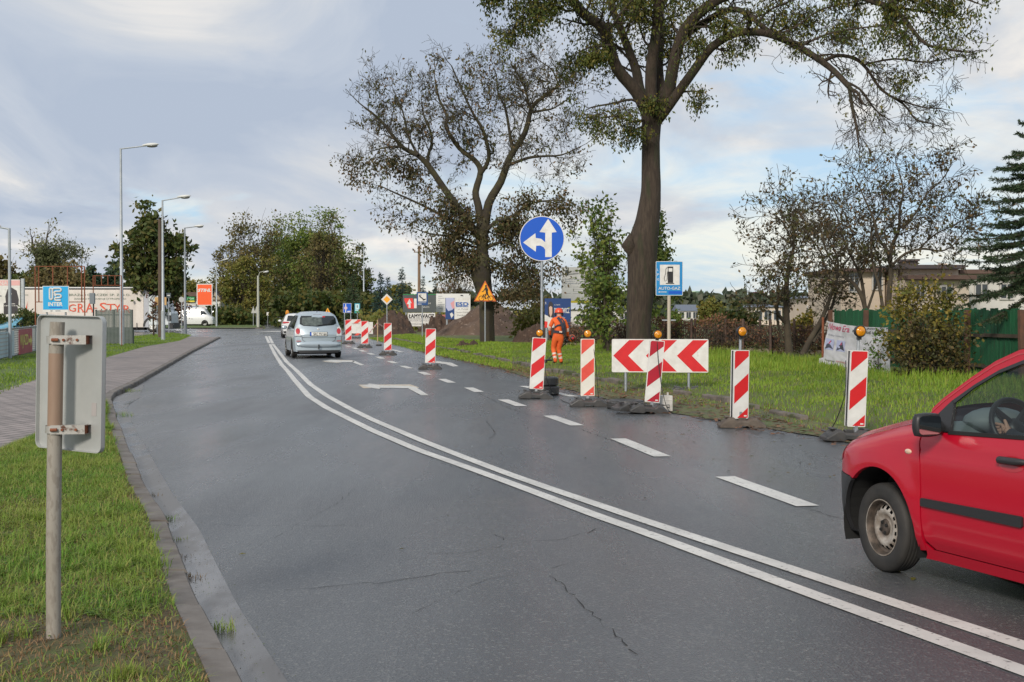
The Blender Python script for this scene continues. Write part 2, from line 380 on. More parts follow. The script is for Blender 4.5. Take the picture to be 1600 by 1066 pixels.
# right side: dirt strip, kerb stones, rising verge
struct(loft('roadside_strip', m_soil, np.concatenate([np.arange(2, 60, 0.35), np.arange(60,110,2.0)]),
     [lambda Y, f=f: (float(XR(Y))*(1-f)+(float(XK(Y))+0.22)*f + 0.10*noise.noise(Vector((Y*1.7, f*3, 1)))*(1 if f<0.9 else 0) - (0.05 if f==0 else 0), 0.006 + 0.03*f + 0.02*abs(noise.noise(Vector((Y*2.1, f*7, 5))))) for f in (0,0.2,0.4,0.6,0.8,1.0)]))
kerb_run('old_kerb', XK, 3, 100, 1, 0.12, 0.12, mat('old_kerb_concrete',(0.12,0.10,0.085),0.85,col2=(0.17,0.145,0.125),vs=3,bump=0.5,bs=40,col3=(0.06,0.07,0.025),vs3=2.5,thr3=(0.5,0.6)), st=0.75, gap=0.05, jit=0.06)
def zr(x, y, d):
    h = 0.06 + 0.16*min(max(d/4.0,0),1) + 0.07*noise.noise(Vector((x*0.5, y*0.5, 9)))*min(d,1) + 0.03*noise.noise(Vector((x*2.5, y*2.5, 2)))*min(d,1)
    return h
def rcol(d): 
    return lambda Y: (float(XK(Y))+0.12+d, (-0.03 if d==0 else zr(float(XK(Y))+d, Y, d)) if d < 60 else -0.02)
m_bank = mat('bank_soil_grass', (0.085,0.125,0.022), 0.95, col2=(0.10,0.095,0.03), vs=0.8, bump=0.9, bs=25, col3=(0.11,0.085,0.045), vs3=6, thr3=(0.58,0.70))
struct(loft('grassy_bank', m_bank, np.concatenate([np.arange(2, 70, 0.4), np.arange(70,110,2.0)]), [rcol(d) for d in (0,0.03,0.3,0.6,1,1.5,2,2.6,3.3,4,5,6,7.5,9,12,16,24,40,60)]))
def zright(x, y):
    d = x - float(XK(y)) - 0.12
    return 0.02 if d < 0 else zr(x, y, d)

# ------------------------------------------------------------------ road markings
m_line = mat('road_paint', (0.52,0.505,0.475), 0.5, col2=(0.66,0.64,0.60), vs=2, bump=0.3, bs=120, col3=(0.12,0.12,0.12), vs3=22, thr3=(0.60,0.70))
m_oldline = mat('worn_road_paint', (0.50,0.40,0.28), 0.6, col2=(0.60,0.55,0.47), vs=5, col3=(0.07,0.07,0.07), vs3=16, thr3=(0.58,0.66))
def ribbon(mb, pts, wd, z, mi=0):
    P = [Vector((p[0], p[1], z)) for p in pts]; a = []; b = []
    for i, p in enumerate(P):
        d = (P[min(i+1,len(P)-1)]-P[max(i-1,0)]).normalized(); nn = Vector((d.y,-d.x,0))*wd/2; a.append(p+nn); b.append(p-nn)
    mb.add(a+b, [(i, i+1, len(P)+i+1, len(P)+i) for i in range(len(P)-1)], mi)
def spline_px(pts, win=0.5):
    w_ = P2(pts); f = smooth_f(w_, win=win); Y0 = min(p[0] for p in w_); Y1 = max(p[0] for p in w_)
    return f, Y0, Y1
lineA = [(422,538),(424,543),(431,556),(440,570),(450,581),(460,594),(483,620),(511,638),(582.6,673.5),(654,704),(725,729),(796.5,755),(868,782),(939,809),(1000,830),(1300,941),(1600,1050)]
lineB = [(426.5,538),(432,545),(448,566),(464,580),(485,601),(511,619),(547,639),(582.6,656.5),(654,687),(725,715),(796.5,742),(868,767),(939,791),(1000,812),(1300,911),(1600,1010)]
mb = MB()
for ln, ext in ((lineA, None), (lineB, None)):
    f, Y0, Y1 = spline_px(ln, 0.35); ys = np.concatenate([np.arange(2.2, 30, 0.25), np.arange(30, Y1, 0.5), [Y1]])
    ribbon(mb, [(float(f(y)), y) for y in ys], 0.135, 0.006)
struct(mb.build('centre_line', m_line))
mb = MB()
for a, b_ in (((415.5,525.5),(420.5,536.5)), ((420.5,525.5),(426,537))):
    p, q = g(*a), g(*b_); ribbon(mb, [p[:2], q[:2]], 0.15, 0.006)
p, q = g(427,518.5), g(452,517.5); ribbon(mb, [p[:2], q[:2]], 3.0, 0.006)
struct(mb.build('far_line', m_line))
dash = [((1133,745.5),(1262,791.5)),((966,686),(1035,714)),((858,650),(902,665.5)),((786,624.8),(815,635)),((732,606),(749,613)),((690,592.5),(706,598.5)),((657,581.5),(669,586)),((628,572),(641,576)),((608,564.5),(618,568)),((590,557.8),(598,560.8)),((576,552),(583,554.7)),((563,547.3),(570,549.8)),((552,543.5),(558.5,546)),((541,540.5),(546,542))]
mb = MB()
for a, b_ in dash:
    p, q = g(*a), g(*b_); ribbon(mb, [p[:2], q[:2]], 0.21, 0.006)
# two more dashes towards the camera, hidden by the red car from here
d1, d0 = g(1262,791.5), g(1133,745.5); stp = (d1 - g(1035,714))
for k in (1, 2):
    ribbon(mb, [(d0+stp*1.02*k)[:2], (d1+stp*1.02*k)[:2]], 0.21, 0.006)
struct(mb.build('lane_line', m_line))
mb = MB()
def mpoly(pts, mi=0, z=0.006): mb.flat([tuple(g(x, y, z)) for x, y in pts], mi)
c8 = lambda l: [(400+x/5.0, 440+y/5.0) for x, y in l]
mpoly(c8([(1200,817),(1250,826),(1350,889),(1292,889),(1186,833)]))
mpoly(c8([(968,812),(1200,815),(1188,833),(968,831)]))
mpoly(c8([(965,808),(882,796),(872,806),(822,812),(880,826),(925,835),(968,839)]))
mpoly(c8([(655,617),(775,618),(762,630),(655,630)]))
mpoly(c8([(765,618),(848,653),(818,656),(750,630)]))
mpoly(c8([(655,613),(585,611),(525,622),(600,630),(655,633)]))
mpoly(c8([(1405,620),(1530,635),(1585,662),(1540,665),(1480,645),(1405,636)]))
p, q = g(816,603.5), g(897,620); ribbon(mb, [p[:2], q[:2]], 0.2, 0.006)
p, q = g(612,546.5), g(628,550.5); ribbon(mb, [p[:2], q[:2]], 0.2, 0.006)
struct(mb.build('turn_arrow_marking', m_line))
mb = MB(); mpoly(c8([(800,806),(1205,804),(1275,828),(1240,833),(1190,815),(840,835)]), z=0.003); mpoly(c8([(515,620),(640,612),(760,616),(640,636),(540,628)]), z=0.003)
struct(mb.build('worn_arrow_marking', m_oldline))
# cracks in the asphalt
mb = MB()
def crack(pts, wd, seed):
    W = [g(x, y, 0.003) for x, y in pts]; random.seed(seed); out = []
    for i in range(len(W)-1):
        n_ = max(2, int((W[i+1]-W[i]).length/0.08))
        for k in range(n_):
            p = W[i].lerp(W[i+1], k/n_); out.append((p.x+random.gauss(0,0.012), p.y+random.gauss(0,0.02)))
    P = [Vector((a_, b_, 0.0035)) for a_, b_ in out]; A = []; B = []
    for i, p in enumerate(P):
        d = (P[min(i+1,len(P)-1)]-P[max(i-1,0)]).normalized(); nn = Vector((d.y,-d.x,0))*wd*random.uniform(0.1,1.0)/4.6; A.append(p+nn); B.append(p-nn)
    mb.add(A+B, [(i, i+1, len(P)+i+1, len(P)+i) for i in range(len(P)-1) if random.random() < 0.93])
c2 = lambda l: [(440+x/2.805, 620+y/2.805) for x, y in l]
crack(c2([(-330,560),(0,565),(170,567),(330,560)]), 0.02, 1)
crack(c2([(0,845),(200,830),(430,810),(560,797),(760,768),(900,758)]), 0.022, 2)
crack(c2([(640,690),(830,680),(950,655),(1000,640)]), 0.014, 3)
crack(c2([(1050,637),(1240,622),(1380,580),(1450,565)]), 0.02, 4)
crack(c2([(1180,780),(1280,870),(1360,960),(1470,1040),(1560,1150)]), 0.022, 5)
crack(c2([(930,600),(1000,636)]), 0.02, 6)
crack(c2([(900,110),(940,160),(900,190)]), 0.03, 7)
crack([(800,640),(826,648),(858,655)], 0.03, 8); crack([(905,670),(930,679),(960,690),(985,700)], 0.03, 9)
crack([(740,610),(776,628),(800,640)], 0.03, 10); crack([(690,724),(730,735),(790,757)], 0.02, 11)
crack([(1265,795),(1300,806),(1340,818)], 0.03, 12)
crack([(390,860),(520,790),(560,760)], 0.008, 13); crack([(640,960),(760,905),(900,880)], 0.012, 14)
struct(mb.build('road_crack', mat('crack_filler', (0.022,0.022,0.023), 0.9)))
# ================================================================== common materials
m_white = mat('white_sheeting', (0.72,0.70,0.67), 0.4, col2=(0.60,0.575,0.54), vs=4, col3=(0.42,0.37,0.31), vs3=7, thr3=(0.64,0.82))
m_white2 = mat('aged_white_sheeting', (0.72,0.68,0.60), 0.45, col2=(0.64,0.60,0.52), vs=5)
m_red = mat('red_sheeting', (0.62,0.015,0.018), 0.35, col2=(0.55,0.012,0.016), vs=5)
m_red2 = mat('faded_red_sheeting', (0.72,0.085,0.055), 0.4, col2=(0.62,0.06,0.04), vs=6)
m_red3 = mat('dark_red_sheeting', (0.36,0.012,0.03), 0.35, col2=(0.42,0.015,0.03), vs=4)
m_blue = mat('blue_sheeting', (0.008,0.09,0.50), 0.3)
m_blue2 = mat('light_blue_sheeting', (0.015,0.21,0.50), 0.35, col2=(0.02,0.24,0.53), vs=3)
m_blue3 = mat('navy_sheeting', (0.01,0.06,0.20), 0.4)
m_yellow = mat('amber_sheeting', (0.85,0.36,0.01), 0.4); m_black = mat('black_sheeting', (0.012,0.012,0.014), 0.5)
m_galv = mat('galvanised_steel', (0.42,0.44,0.46), 0.42, metal=0.6, col2=(0.32,0.34,0.36), vs=12, bump=0.05, bs=80)
m_lampgrey = mat('lamp_post_steel', (0.33,0.36,0.39), 0.5, metal=0.3, col2=(0.42,0.44,0.46), vs=3)
m_rub = mat('black_rubber', (0.035,0.034,0.034), 0.42, col2=(0.06,0.056,0.053), vs=9, bump=0.3, bs=60)
m_rubb = mat('muddy_rubber_foot', (0.075,0.058,0.046), 0.8, col2=(0.12,0.095,0.075), vs=8, bump=0.3, bs=60)
m_yplast = mat('amber_lens', (0.52,0.17,0.003), 0.2, col2=(0.70,0.28,0.006), vs=34, coat=0.5)
m_bplast = mat('black_plastic', (0.02,0.02,0.022), 0.38, bump=0.1, bs=150)
m_rust = mat('rusty_steel', (0.17,0.045,0.02), 0.85, col2=(0.24,0.085,0.04), vs=30, bump=0.4, bs=80)
m_txtgrey = mat('grey_lettering', (0.16,0.16,0.17), 0.6)

def rrect(x0, z0, x1, z1, r, n=5):
    p = []
    for cx, cz, a0 in ((x1-r,z0+r,-90),(x1-r,z1-r,0),(x0+r,z1-r,90),(x0+r,z0+r,180)):
        for k in range(n+1): t = R_(a0+90*k/n); p.append((cx+r*math.cos(t), cz+r*math.sin(t)))
    return p
def circ(cx, cz, r, n=28): return [(cx+r*math.cos(2*math.pi*k/n), cz+r*math.sin(2*math.pi*k/n)) for k in range(n)]
def ringp(mb, cx, cz, r0, r1, y, mi, n=20):
    for k in range(n):
        a, b = 2*math.pi*k/n, 2*math.pi*(k+1)/n
        mb.flat([(cx+r0*math.cos(a),y,cz+r0*math.sin(a)),(cx+r1*math.cos(a),y,cz+r1*math.sin(a)),(cx+r1*math.cos(b),y,cz+r1*math.sin(b)),(cx+r0*math.cos(b),y,cz+r0*math.sin(b))], mi)
def clip_poly(P, fn):
    out = []
    for i in range(len(P)):
        a, b = P[i-1], P[i]; fa, fb = fn(a), fn(b)
        if (fa < 0) != (fb < 0):
            t = fa/(fa-fb); out.append((a[0]+(b[0]-a[0])*t, a[1]+(b[1]-a[1])*t))
        if fb >= 0: out.append(b)
    return out
def stripes(mb, x0, z0, x1, z1, mi, y=-0.0235, first=0.0, period=0.50, slope=0.86, w=0.25, nmax=8):
    """diagonal bands rising to the right inside a rectangle; the panel is red at the top left corner"""
    for k in range(-nmax, nmax):
        c = z1 - 0.27 + first - k*period      # where a band's lower edge meets the left side
        P = [(x0,z0),(x1,z0),(x1,z1),(x0,z1)]
        P = clip_poly(P, lambda q: q[1]-(c+(q[0]-x0)*slope)); 
        if P: P = clip_poly(P, lambda q: (c+w+(q[0]-x0)*slope)-q[1])
        if len(P) > 2: mb.flat([(q[0], y, q[1]) for q in P], mi)

# ------------------------------------------------------------------ warning beacon boards
def foot_mb(L_=0.68, W_=0.36, H=0.15):
    """recycled rubber foot: two raised end blocks with slots, sloping down to the ends, a square socket between"""
    mb = MB(); prof = [(-L_/2,0),(-L_/2,0.045),(-L_/2+0.14,H),(-0.13,H),(-0.08,H*0.72),(0.08,H*0.72),(0.13,H),(L_/2-0.14,H),(L_/2,0.045),(L_/2,0),(0.1,0),(0.07,0.035),(-0.07,0.035),(-0.1,0)]
    ns = len(prof); ys = [(-W_/2,0.80),(-W_/2+0.05,1.0),(W_/2-0.05,1.0),(W_/2,0.80)]
    V = [(p[0]*(0.97 if s<1 else 1), y, p[1]*s) for y, s in ys for p in prof]
    fs = [(i*ns+k, i*ns+(k+1)%ns, (i+1)*ns+(k+1)%ns, (i+1)*ns+k) for i in range(3) for k in range(ns)] + [tuple(range(ns-1,-1,-1)), tuple(range(3*ns,4*ns))]
    mb.add(V, fs)
    for sx in (-1,1):
        mb.box((sx*0.22, 0, H+0.006), (0.07,W_*0.55,0.02)); mb.box((sx*0.33, 0, H*0.78+0.005), (0.03,W_*0.45,0.02), R=Matrix.Rotation(sx*0.42,3,'Y'))
    mb.box((0,0,H*0.8),(0.11,0.11,0.05))
    return mb
def lamp_parts(root, x, y, z, rz=0.0):
    M = Matrix.Translation((x,y,z)) @ Matrix.Rotation(rz,4,'Z') @ Matrix.Rotation(math.pi/2,4,'X')
    mb = MB(); mb.lathe([(0.0,-0.045),(0.045,-0.045),(0.074,-0.03),(0.079,0.03),(0.074,0.040),(0.064,0.032)], 24, 0, M)
    b = Matrix.Translation((x,y,z)); mb.box((x,y+0.01,z-0.085),(0.05,0.05,0.05)); o = mb.build('lamp_housing', m_bplast, root, smooth=40)
    mb = MB(); mb.lathe([(0.066,0.030),(0.061,0.042),(0.045,0.050),(0.022,0.055),(0.0,0.056)], 24, 0, M); mb.lathe([(0.026,0.055),(0.019,0.060),(0.0,0.061)], 14, 0, M)
    mb.build('lamp_lens', m_yplast, o, smooth=50)
def beacon(px, py, label, lamp=False, tilt=0.0, rz=0.0, double=False, redm=None, whitem=None, foot=None, h=1.0, wd=0.25, lift=0.185, foot_rz=0.0, foot_dx=0.0, footdouble=False, lampdz=0.12):
    p = g(px, py); t = thing('beacon_board', label, 'traffic beacon', (p.x,p.y,0), rz, 'red and white striped boards along the closed lane')
    f = foot_mb().build('foot', foot or m_rub, t, bevel=0.008); f.location = (foot_dx,0,0); f.rotation_euler = (0,0,foot_rz)
    if footdouble:
        f2 = foot_mb(0.6,0.34,0.14).build('foot', foot or m_rub, t, bevel=0.008); f2.location = (foot_dx-0.26,0.16,0.0); f2.rotation_euler = (0,0,foot_rz+0.3)
    mb = MB(); mb.box((0,0,0.14),(0.045,0.045,0.18)); mb.box((0,0.035,0.7),(0.035,0.025,0.9)); mb.build('post', m_galv, t)
    mb = MB(); z0, z1 = lift, lift+h
    mb.prism(rrect(-wd/2,z0,wd/2,z1,0.012,3), -0.022, 0.0, 0)
    stripes(mb, -wd/2+0.014, z0+0.012, wd/2-0.012, z1-0.012, 1)
    mb.flat([(wd/2-0.075,-0.0245,z0+0.03),(wd/2-0.03,-0.0245,z0+0.03),(wd/2-0.03,-0.0245,z0+0.05),(wd/2-0.075,-0.0245,z0+0.05)], 0)
    pn = mb.build('panel', [whitem or m_white, redm or m_red], t)
    if double:
        mb = MB(); mb.prism(rrect(-wd/2,z0,wd/2,z1,0.012,3), 0.05, 0.075, 0); mb.box((-wd/2+0.01,0.025,(z0+z1)/2),(0.018,0.05,h*0.98),1); mb.build('rear_panel', [m_white, m_bplast], t)
    if lamp:
        mb = MB(); mb.tube([(0.0,0.03,z1-0.1),(0.0,0.03,z1+lampdz-0.06)],0.02,8); mb.build('lamp_stem', m_galv, t); lamp_parts(t, 0.0, 0.0, z1+lampdz)
    t.rotation_euler = (0, tilt, rz)
    return t
beacon(1336,689,'double sided striped board with amber lamp standing nearest the red car', True, 0.04, 0.20, double=True, foot_rz=-0.12, foot_dx=-0.10, lampdz=0.25)
beacon(1156,668,'striped board with amber lamp on a brown muddy foot in front of tall grass', True, 0.015, 0.32, double=True, foot=m_rubb, foot_rz=-0.35, foot_dx=0.03, lampdz=0.27, lift=0.13)
beacon(1017,646,'dark red striped board with amber lamp leaning in front of the arrow board', True, 0.085, 0.10, redm=m_red3, foot_dx=-0.05, footdouble=True, h=1.03, lampdz=0.10)
beacon(918,635,'faded orange red striped board with amber lamp between the tyres', True, 0.0, 0.0, redm=m_red2, whitem=m_white2, foot_dx=0.02, h=1.02, lampdz=0.09)
beacon(837,623,'striped board with amber lamp standing in front of two stacked tyres', True, 0.06, 0.0, h=1.0, wd=0.27, lampdz=0.09)
beacon(672,577,'fourth striped board from the silver minivan without a lamp', tilt=0.02, wd=0.30, h=1.0)
beacon(606,555,'third striped board from the silver minivan beside the yellow diamond sign', wd=0.30, h=1.05)
beacon(570,543.5,'second striped board from the silver minivan before the lamp post', wd=0.33, h=1.05)
beacon(544.5,537.5,'first striped board beside the silver minivan below the blue square sign', wd=0.33, h=1.05)

# ------------------------------------------------------------------ chevron board
p = g(1030,614); t = thing('chevron_board','wide white board with red chevrons pointing left on two steel legs','traffic board',(p.x,p.y,0), -0.10)
S = p.y/F_
W_ = 150*S; x0 = (956-1030)*S; x1 = x0+W_; zt = 1.7-(530-486)*S; zb = zt-52*S
mb = MB(); mb.prism(rrect(x0,zb,x1,zt,0.03), -0.02, 0.0, 0)
zm = (zt+zb)/2; a = (x1-x0)
def chev(x, wch, arm, y=-0.0225):
    hh = (zt-zb)/2-0.02
    mb.flat([(x,y,zm),(x+arm,y,zm+hh),(x+arm+wch,y,zm+hh),(x+wch,y,zm)],1); mb.flat([(x,y,zm),(x+wch,y,zm),(x+arm+wch,y,zm-hh),(x+arm,y,zm-hh)],1)
for xc in (0.015, 0.355, 0.675): chev(x0+a*xc, a*0.155, a*0.165)
mb.build('board', [m_white, m_red], t)
for x in (x0+a*0.145, x0+a*0.80):
    mb = MB(); mb.tube([(x,0.03,-0.0),(x,0.03,zt-0.05)],0.03,10); mb.build('leg', m_galv, t, smooth=40)
for x, dz in ((x0+a*0.80,0.0),):
    f = foot_mb(0.7,0.34,0.13).build('foot', m_rub, t, bevel=0.008); f.location = (x-0.06,0.03,0.0)

# ------------------------------------------------------------------ tyres
def tyre(px, py, z, r, w, label, cat='tyre', flat=False, grp=None, rub=None):
    p = g(px, py); t = thing('old_tyre', label, cat, (p.x,p.y,z), random.random()*3, grp)
    mb = MB(); prof = [(r*0.62,w*0.12),(r*0.66,w*0.02),(r*0.8,0.0),(r*0.95,w*0.06),(r,w*0.22)]
    for k in range(5): zz = w*(0.26+0.12*k); prof += [(r,zz-0.01),(r*0.982,zz),(r*0.982,zz+0.012),(r,zz+0.02)]
    prof += [(r,w*0.82),(r*0.95,w*0.95),(r*0.8,w),(r*0.66,w*0.98),(r*0.62,w*0.88),(r*0.70,w*0.5),(r*0.62,w*0.12)]
    if flat: prof = [(a_, b_*(0.8+0.1*math.sin(i))) for i, (a_, b_) in enumerate(prof)]
    mb.lathe(prof, 40); o = mb.build('tyre_body', rub or m_rub, t, smooth=50)
    return t
tyre(850,617,0.0,0.31,0.185,'lower of the two stacked old tyres behind the striped board')
tyre(850.5,617,0.187,0.29,0.18,'upper of the two stacked old tyres behind the striped board')
tyre(977,638,0.0,0.33,0.17,'worn tyre lying flat before the arrow board', flat=True)

# ------------------------------------------------------------------ battery box
p = g(1036,644); t = thing('battery_box','white plastic battery box with wire handle beside the leaning board','battery box',(p.x,p.y,0.02),0.15)
mb = MB(); mb.prism(rrect(-0.14,0.0,0.14,0.26,0.012), -0.10, 0.10); mb.box((0,0,0.185),(0.29,0.21,0.014)); mb.box((-0.10,0,0.285),(0.03,0.03,0.05)); mb.box((0.08,0,0.285),(0.03,0.03,0.05)); mb.build('case', mat('dirty_white_plastic',(0.60,0.57,0.53),0.5,col2=(0.45,0.42,0.38),vs=7), t, bevel=0.006)
mb = MB(); mb.tube([(-0.05,-0.103,0.05),(-0.05,-0.108,0.10),(0.08,-0.108,0.11),(0.08,-0.103,0.06)],0.004,6); mb.build('handle', m_bplast, t)
# cables between the lamps
m_cab = mat('cable_rubber',(0.02,0.02,0.02),0.6)
def cable(pts3, label, r=0.006):
    P = []; 
    for i in range(len(pts3)-1):
        a, b = Vector(pts3[max(i-1,0)]), Vector(pts3[i]); c, d = Vector(pts3[i+1]), Vector(pts3[min(i+2,len(pts3)-1)])
        for k in range(6):
            u = k/6; P.append(0.5*((2*b)+(-a+c)*u+(2*a-5*b+4*c-d)*u*u+(-a+3*b-3*c+d)*u**3))
    P.append(Vector(pts3[-1])); mb = MB(); mb.tube(P, r, 6); return tag(mb.build('cable', m_cab, smooth=60), label, 'cable', 'black cables feeding the lamps')
def G(px, py, z=0.01): return tuple(g(px, py, z))
q = g(918,635); q5 = g(837,623); q7 = g(1017,646); q8 = g(1156,668); q9 = g(1336,689)
cable([(q5.x+0.1,q5.y,1.2),(q5.x+0.17,q5.y-0.02,0.75),(q5.x+0.22,q5.y-0.05,0.35),G(868,618),G(880,627),G(893,631)],'thin black cable from the lamp by the stacked tyres')
cable([(q.x+0.08,q.y,1.22),(q.x+0.15,q.y-0.04,0.7),(q.x+0.19,q.y-0.04,0.2),G(940,634),G(962,641)],'thin black cable hanging down the faded orange red board')
cable([(q7.x+0.1,q7.y,1.25),(q7.x+0.12,q7.y-0.06,0.8),(q7.x+0.2,q7.y-0.08,0.3),G(1050,646),G(1100,655),G(1136,662)],'black cable trailing from the leaning board over the asphalt')
cable([G(1170,666),G(1210,668),G(1250,678),G(1290,681),(q9.x-0.15,q9.y,0.55),(q9.x-0.12,q9.y+0.03,1.05)],'black cable rising to the lamp beside the red car')

# ------------------------------------------------------------------ simple sign maker: board by pixels, at distance Y
def post(mb, x, z0, z1, r=0.03, y=0.04): mb.tube([(x,y,z0),(x,y,z1)], r, 10)
def px_sign(name, label, cat, x0, y0, x1, y1, Y, base_z=0.0, rz=0.0, post_dx=0.0, postm=None, face=m_white, rim=None, shape='rect', group=None, posts=None, pr=0.03, rr=0.02):
    a, b = at(x0,y1,Y), at(x1,y0,Y); cx = (a.x+b.x)/2; Wd = (b.x-a.x); Hh = (b.z-a.z)
    t = thing(name, label, cat, (cx, Y, base_z), rz, group); zb = a.z-base_z; zt = b.z-base_z
    for dx in (posts if posts is not None else [post_dx]):
        mb = MB(); post(mb, dx, 0, zt-0.02 if shape != 'none' else zt, pr); mb.build('post', postm or m_galv, t, smooth=40)
    return t, Wd, Hh, zb, zt
# blue round sign, straight on or left
Yb = g(848,612).y
t, Wd, Hh, zb, zt = px_sign('round_sign','round blue sign with white arrows ahead and left above the stacked tyres','traffic sign',811.5,338,882,408,Yb, pr=0.03)
cz = (zb+zt)/2; r = Wd/2; mb = MB(); mb.prism(circ(0,cz,r,48), -0.012, 0.012, 0); mb.prism(circ(0,cz,r*0.965,48), -0.0145, -0.0125, 1)
def sg(l, y=-0.0165, mi=2):  # crop coordinates: centre (210,168) radius 110
    mb.flat([((x-210)/110*r, y, cz+(168-z)/110*r) for x, z in l], mi)
sg([(240,72),(282,136),(258,139),(258,258),(226,258),(226,139),(198,136)])
sg([(118,187),(178,142),(180,165),(206,169),(226,186),(226,222),(218,210),(202,202),(182,203),(180,232)])
mb.build('sign_face', [m_white, m_blue, m_white], t)
for s_ in (-1,1): mb = MB(); mb.box((0,0.035,cz+r*0.5*s_),(0.12,0.03,0.04)); mb.build('bracket', m_galv, t)
# bike warning sign
Yb = g(758,541).y - 1.2
t, Wd, Hh, zb, zt = px_sign('cyclist_sign','yellow triangular sign showing a cyclist in front of a tree trunk','traffic sign',740.5,438.5,775.5,471,Yb,0.05, pr=0.035)
mb = MB()
tri = lambda s, cz_: [(-Wd/2*s, cz_-Hh*0.36*s),(Wd/2*s, cz_-Hh*0.36*s),(0, cz_+Hh*0.64*s)]
czz = zb+Hh*0.36
mb.prism(tri(1.0,czz), -0.01, 0.012, 0); mb.prism(tri(0.86,czz), -0.013, -0.0105, 1)
y = -0.0165; k = Wd/150.0; X = lambda l: [((a-75)*k, y, zt-(b)*k) for a, b in l]
for wx in (50, 112): ringp(mb, (wx-75)*k, zt-(120)*k, 15*k, 19*k, y, 2)
for l in ([(50,120),(63,95),(67,97),(54,122)],[(60,93),(98,95),(98,99),(60,98)],[(98,96),(112,120),(108,122),(94,98)],[(62,97),(84,122),(80,124),(58,99)],[(84,121),(98,98),(101,100),(88,124)],
          [(75,30),(86,30),(86,44),(75,44)],[(74,46),(88,44),(96,62),(92,82),(80,80),(76,60)],[(74,50),(62,70),(66,73),(78,58)],[(62,68),(52,74),(54,78),(66,73)],[(80,78),(93,76),(98,98),(90,100),(86,88),(82,90)],[(80,84),(86,86),(78,106),(80,124),(74,124),(72,104)]):
    mb.flat(X(l), 2)
mb.build('sign_face', [mat('orange_red_rim',(0.55,0.10,0.02),0.4), m_yellow, m_black], t)
# auto gas sign
Yg_ = 42.0
t, Wd, Hh, zb, zt = px_sign('fuel_sign','blue LPG petrol pump sign on a beige post behind the arrow board','traffic sign',1024.5,408.5,1067,462,Yg_,0.1, rz=0.02, postm=mat('beige_post',(0.46,0.40,0.32),0.6), pr=0.055)
mb = MB(); mb.prism(rrect(-Wd/2,zb,Wd/2,zt,0.03), -0.015, 0.012, 0); mb.prism(rrect(-Wd/2+0.015,zb+0.015,Wd/2-0.015,zt-0.015,0.02), -0.0175, -0.0155, 1)
U = lambda fx: -Wd/2+Wd*fx; Z = lambda fz: zt-Hh*fz
mb.flat([(U(.15),-0.0195,Z(.69)),(U(.88),-0.0195,Z(.69)),(U(.88),-0.0195,Z(.10)),(U(.15),-0.0195,Z(.10))], 0)
q = lambda l, mi: mb.flat([(U(a_),-0.0215,Z(b_)) for a_, b_ in l], mi)
q([(.44,.63),(.64,.63),(.64,.155),(.44,.155)],2); mb.flat([(U(a_),-0.0225,Z(b_)) for a_, b_ in [(.47,.30),(.61,.30),(.61,.20),(.47,.20)]],0); q([(.37,.66),(.68,.66),(.68,.635),(.37,.635)],2)
mb.tube([(U(.43),-0.024,Z(.17)),(U(.37),-0.024,Z(.22)),(U(.36),-0.024,Z(.35)),(U(.31),-0.024,Z(.50)),(U(.34),-0.024,Z(.58)),(U(.41),-0.024,Z(.55)),(U(.43),-0.024,Z(.3))],0.008,5,2)
mb.text('AUTO-GAZ',U(.10),Z(.83),Wd*.80,Hh*.085,-0.0195,0,bold=0.01)
for i, ch in enumerate('LPG'): mb.text(ch,U(.045),Z(.28+.14*i),Wd*(.055 if ch=='L' else .075),Hh*.065,-0.0195,0)
q([(.08,.895),(.15,.875),(.15,.888),(.40,.885),(.40,.905),(.15,.902),(.15,.915)],0); q([(.47,.95),(.97,.95),(.97,.87),(.47,.87)],3)
mb.build('sign_face', [m_white, m_blue2, m_black, m_blue], t)
mb = MB(); mb.box((0,0.06,zb-0.75),(0.42,0.03,0.04)); mb.build('crossbar', m_galv, t)
# diamond priority sign
Yd = 75.0
t, Wd, Hh, zb, zt = px_sign('priority_sign','yellow and white diamond priority sign above the third striped board','traffic sign',595.5,459,613.5,477,Yd,0.0,pr=0.03)
cz = (zb+zt)/2; mb = MB()
for s, y0, y1, mi in ((1,-0.01,0.01,0),(0.62,-0.013,-0.0105,1)):
    mb.prism([(-Wd/2*s,cz),(0,cz-Hh/2*s),(Wd/2*s,cz),(0,cz+Hh/2*s)], y0, y1, mi)
mb.build('sign_face',[m_white,m_yellow],t)
# toll sign
Yt = g(661,531).y
t, Wd, Hh, zb, zt = px_sign('toll_sign','dark blue sign with pictogram on thin post before the billboards','traffic sign',651,456.5,668.5,477,Yt,0.0,pr=0.035)
mb = MB(); mb.prism(rrect(-Wd/2,zb,Wd/2,zt,0.02), -0.01, 0.01, 0); U = lambda fx: -Wd/2+Wd*fx; Z = lambda fz: zt-Hh*fz
q = lambda l, mi, y=-0.013: mb.flat([(U(a_),y,Z(b_)) for a_, b_ in l], mi)
q([(.13,.72),(.87,.72),(.87,.1),(.13,.1)],1); q([(.22,.22),(.42,.20),(.42,.24),(.30,.27),(.66,.55),(.60,.60),(.24,.36)],2,-0.016); q([(.55,.56),(.80,.50),(.80,.60),(.56,.66)],2,-0.016)
q([(.1,.90),(.45,.90),(.45,.94),(.1,.94)],1); q([(.15,.80),(.85,.80),(.85,.825),(.15,.825)],1)
mb.build('sign_face',[m_blue3,m_white,m_black],t)
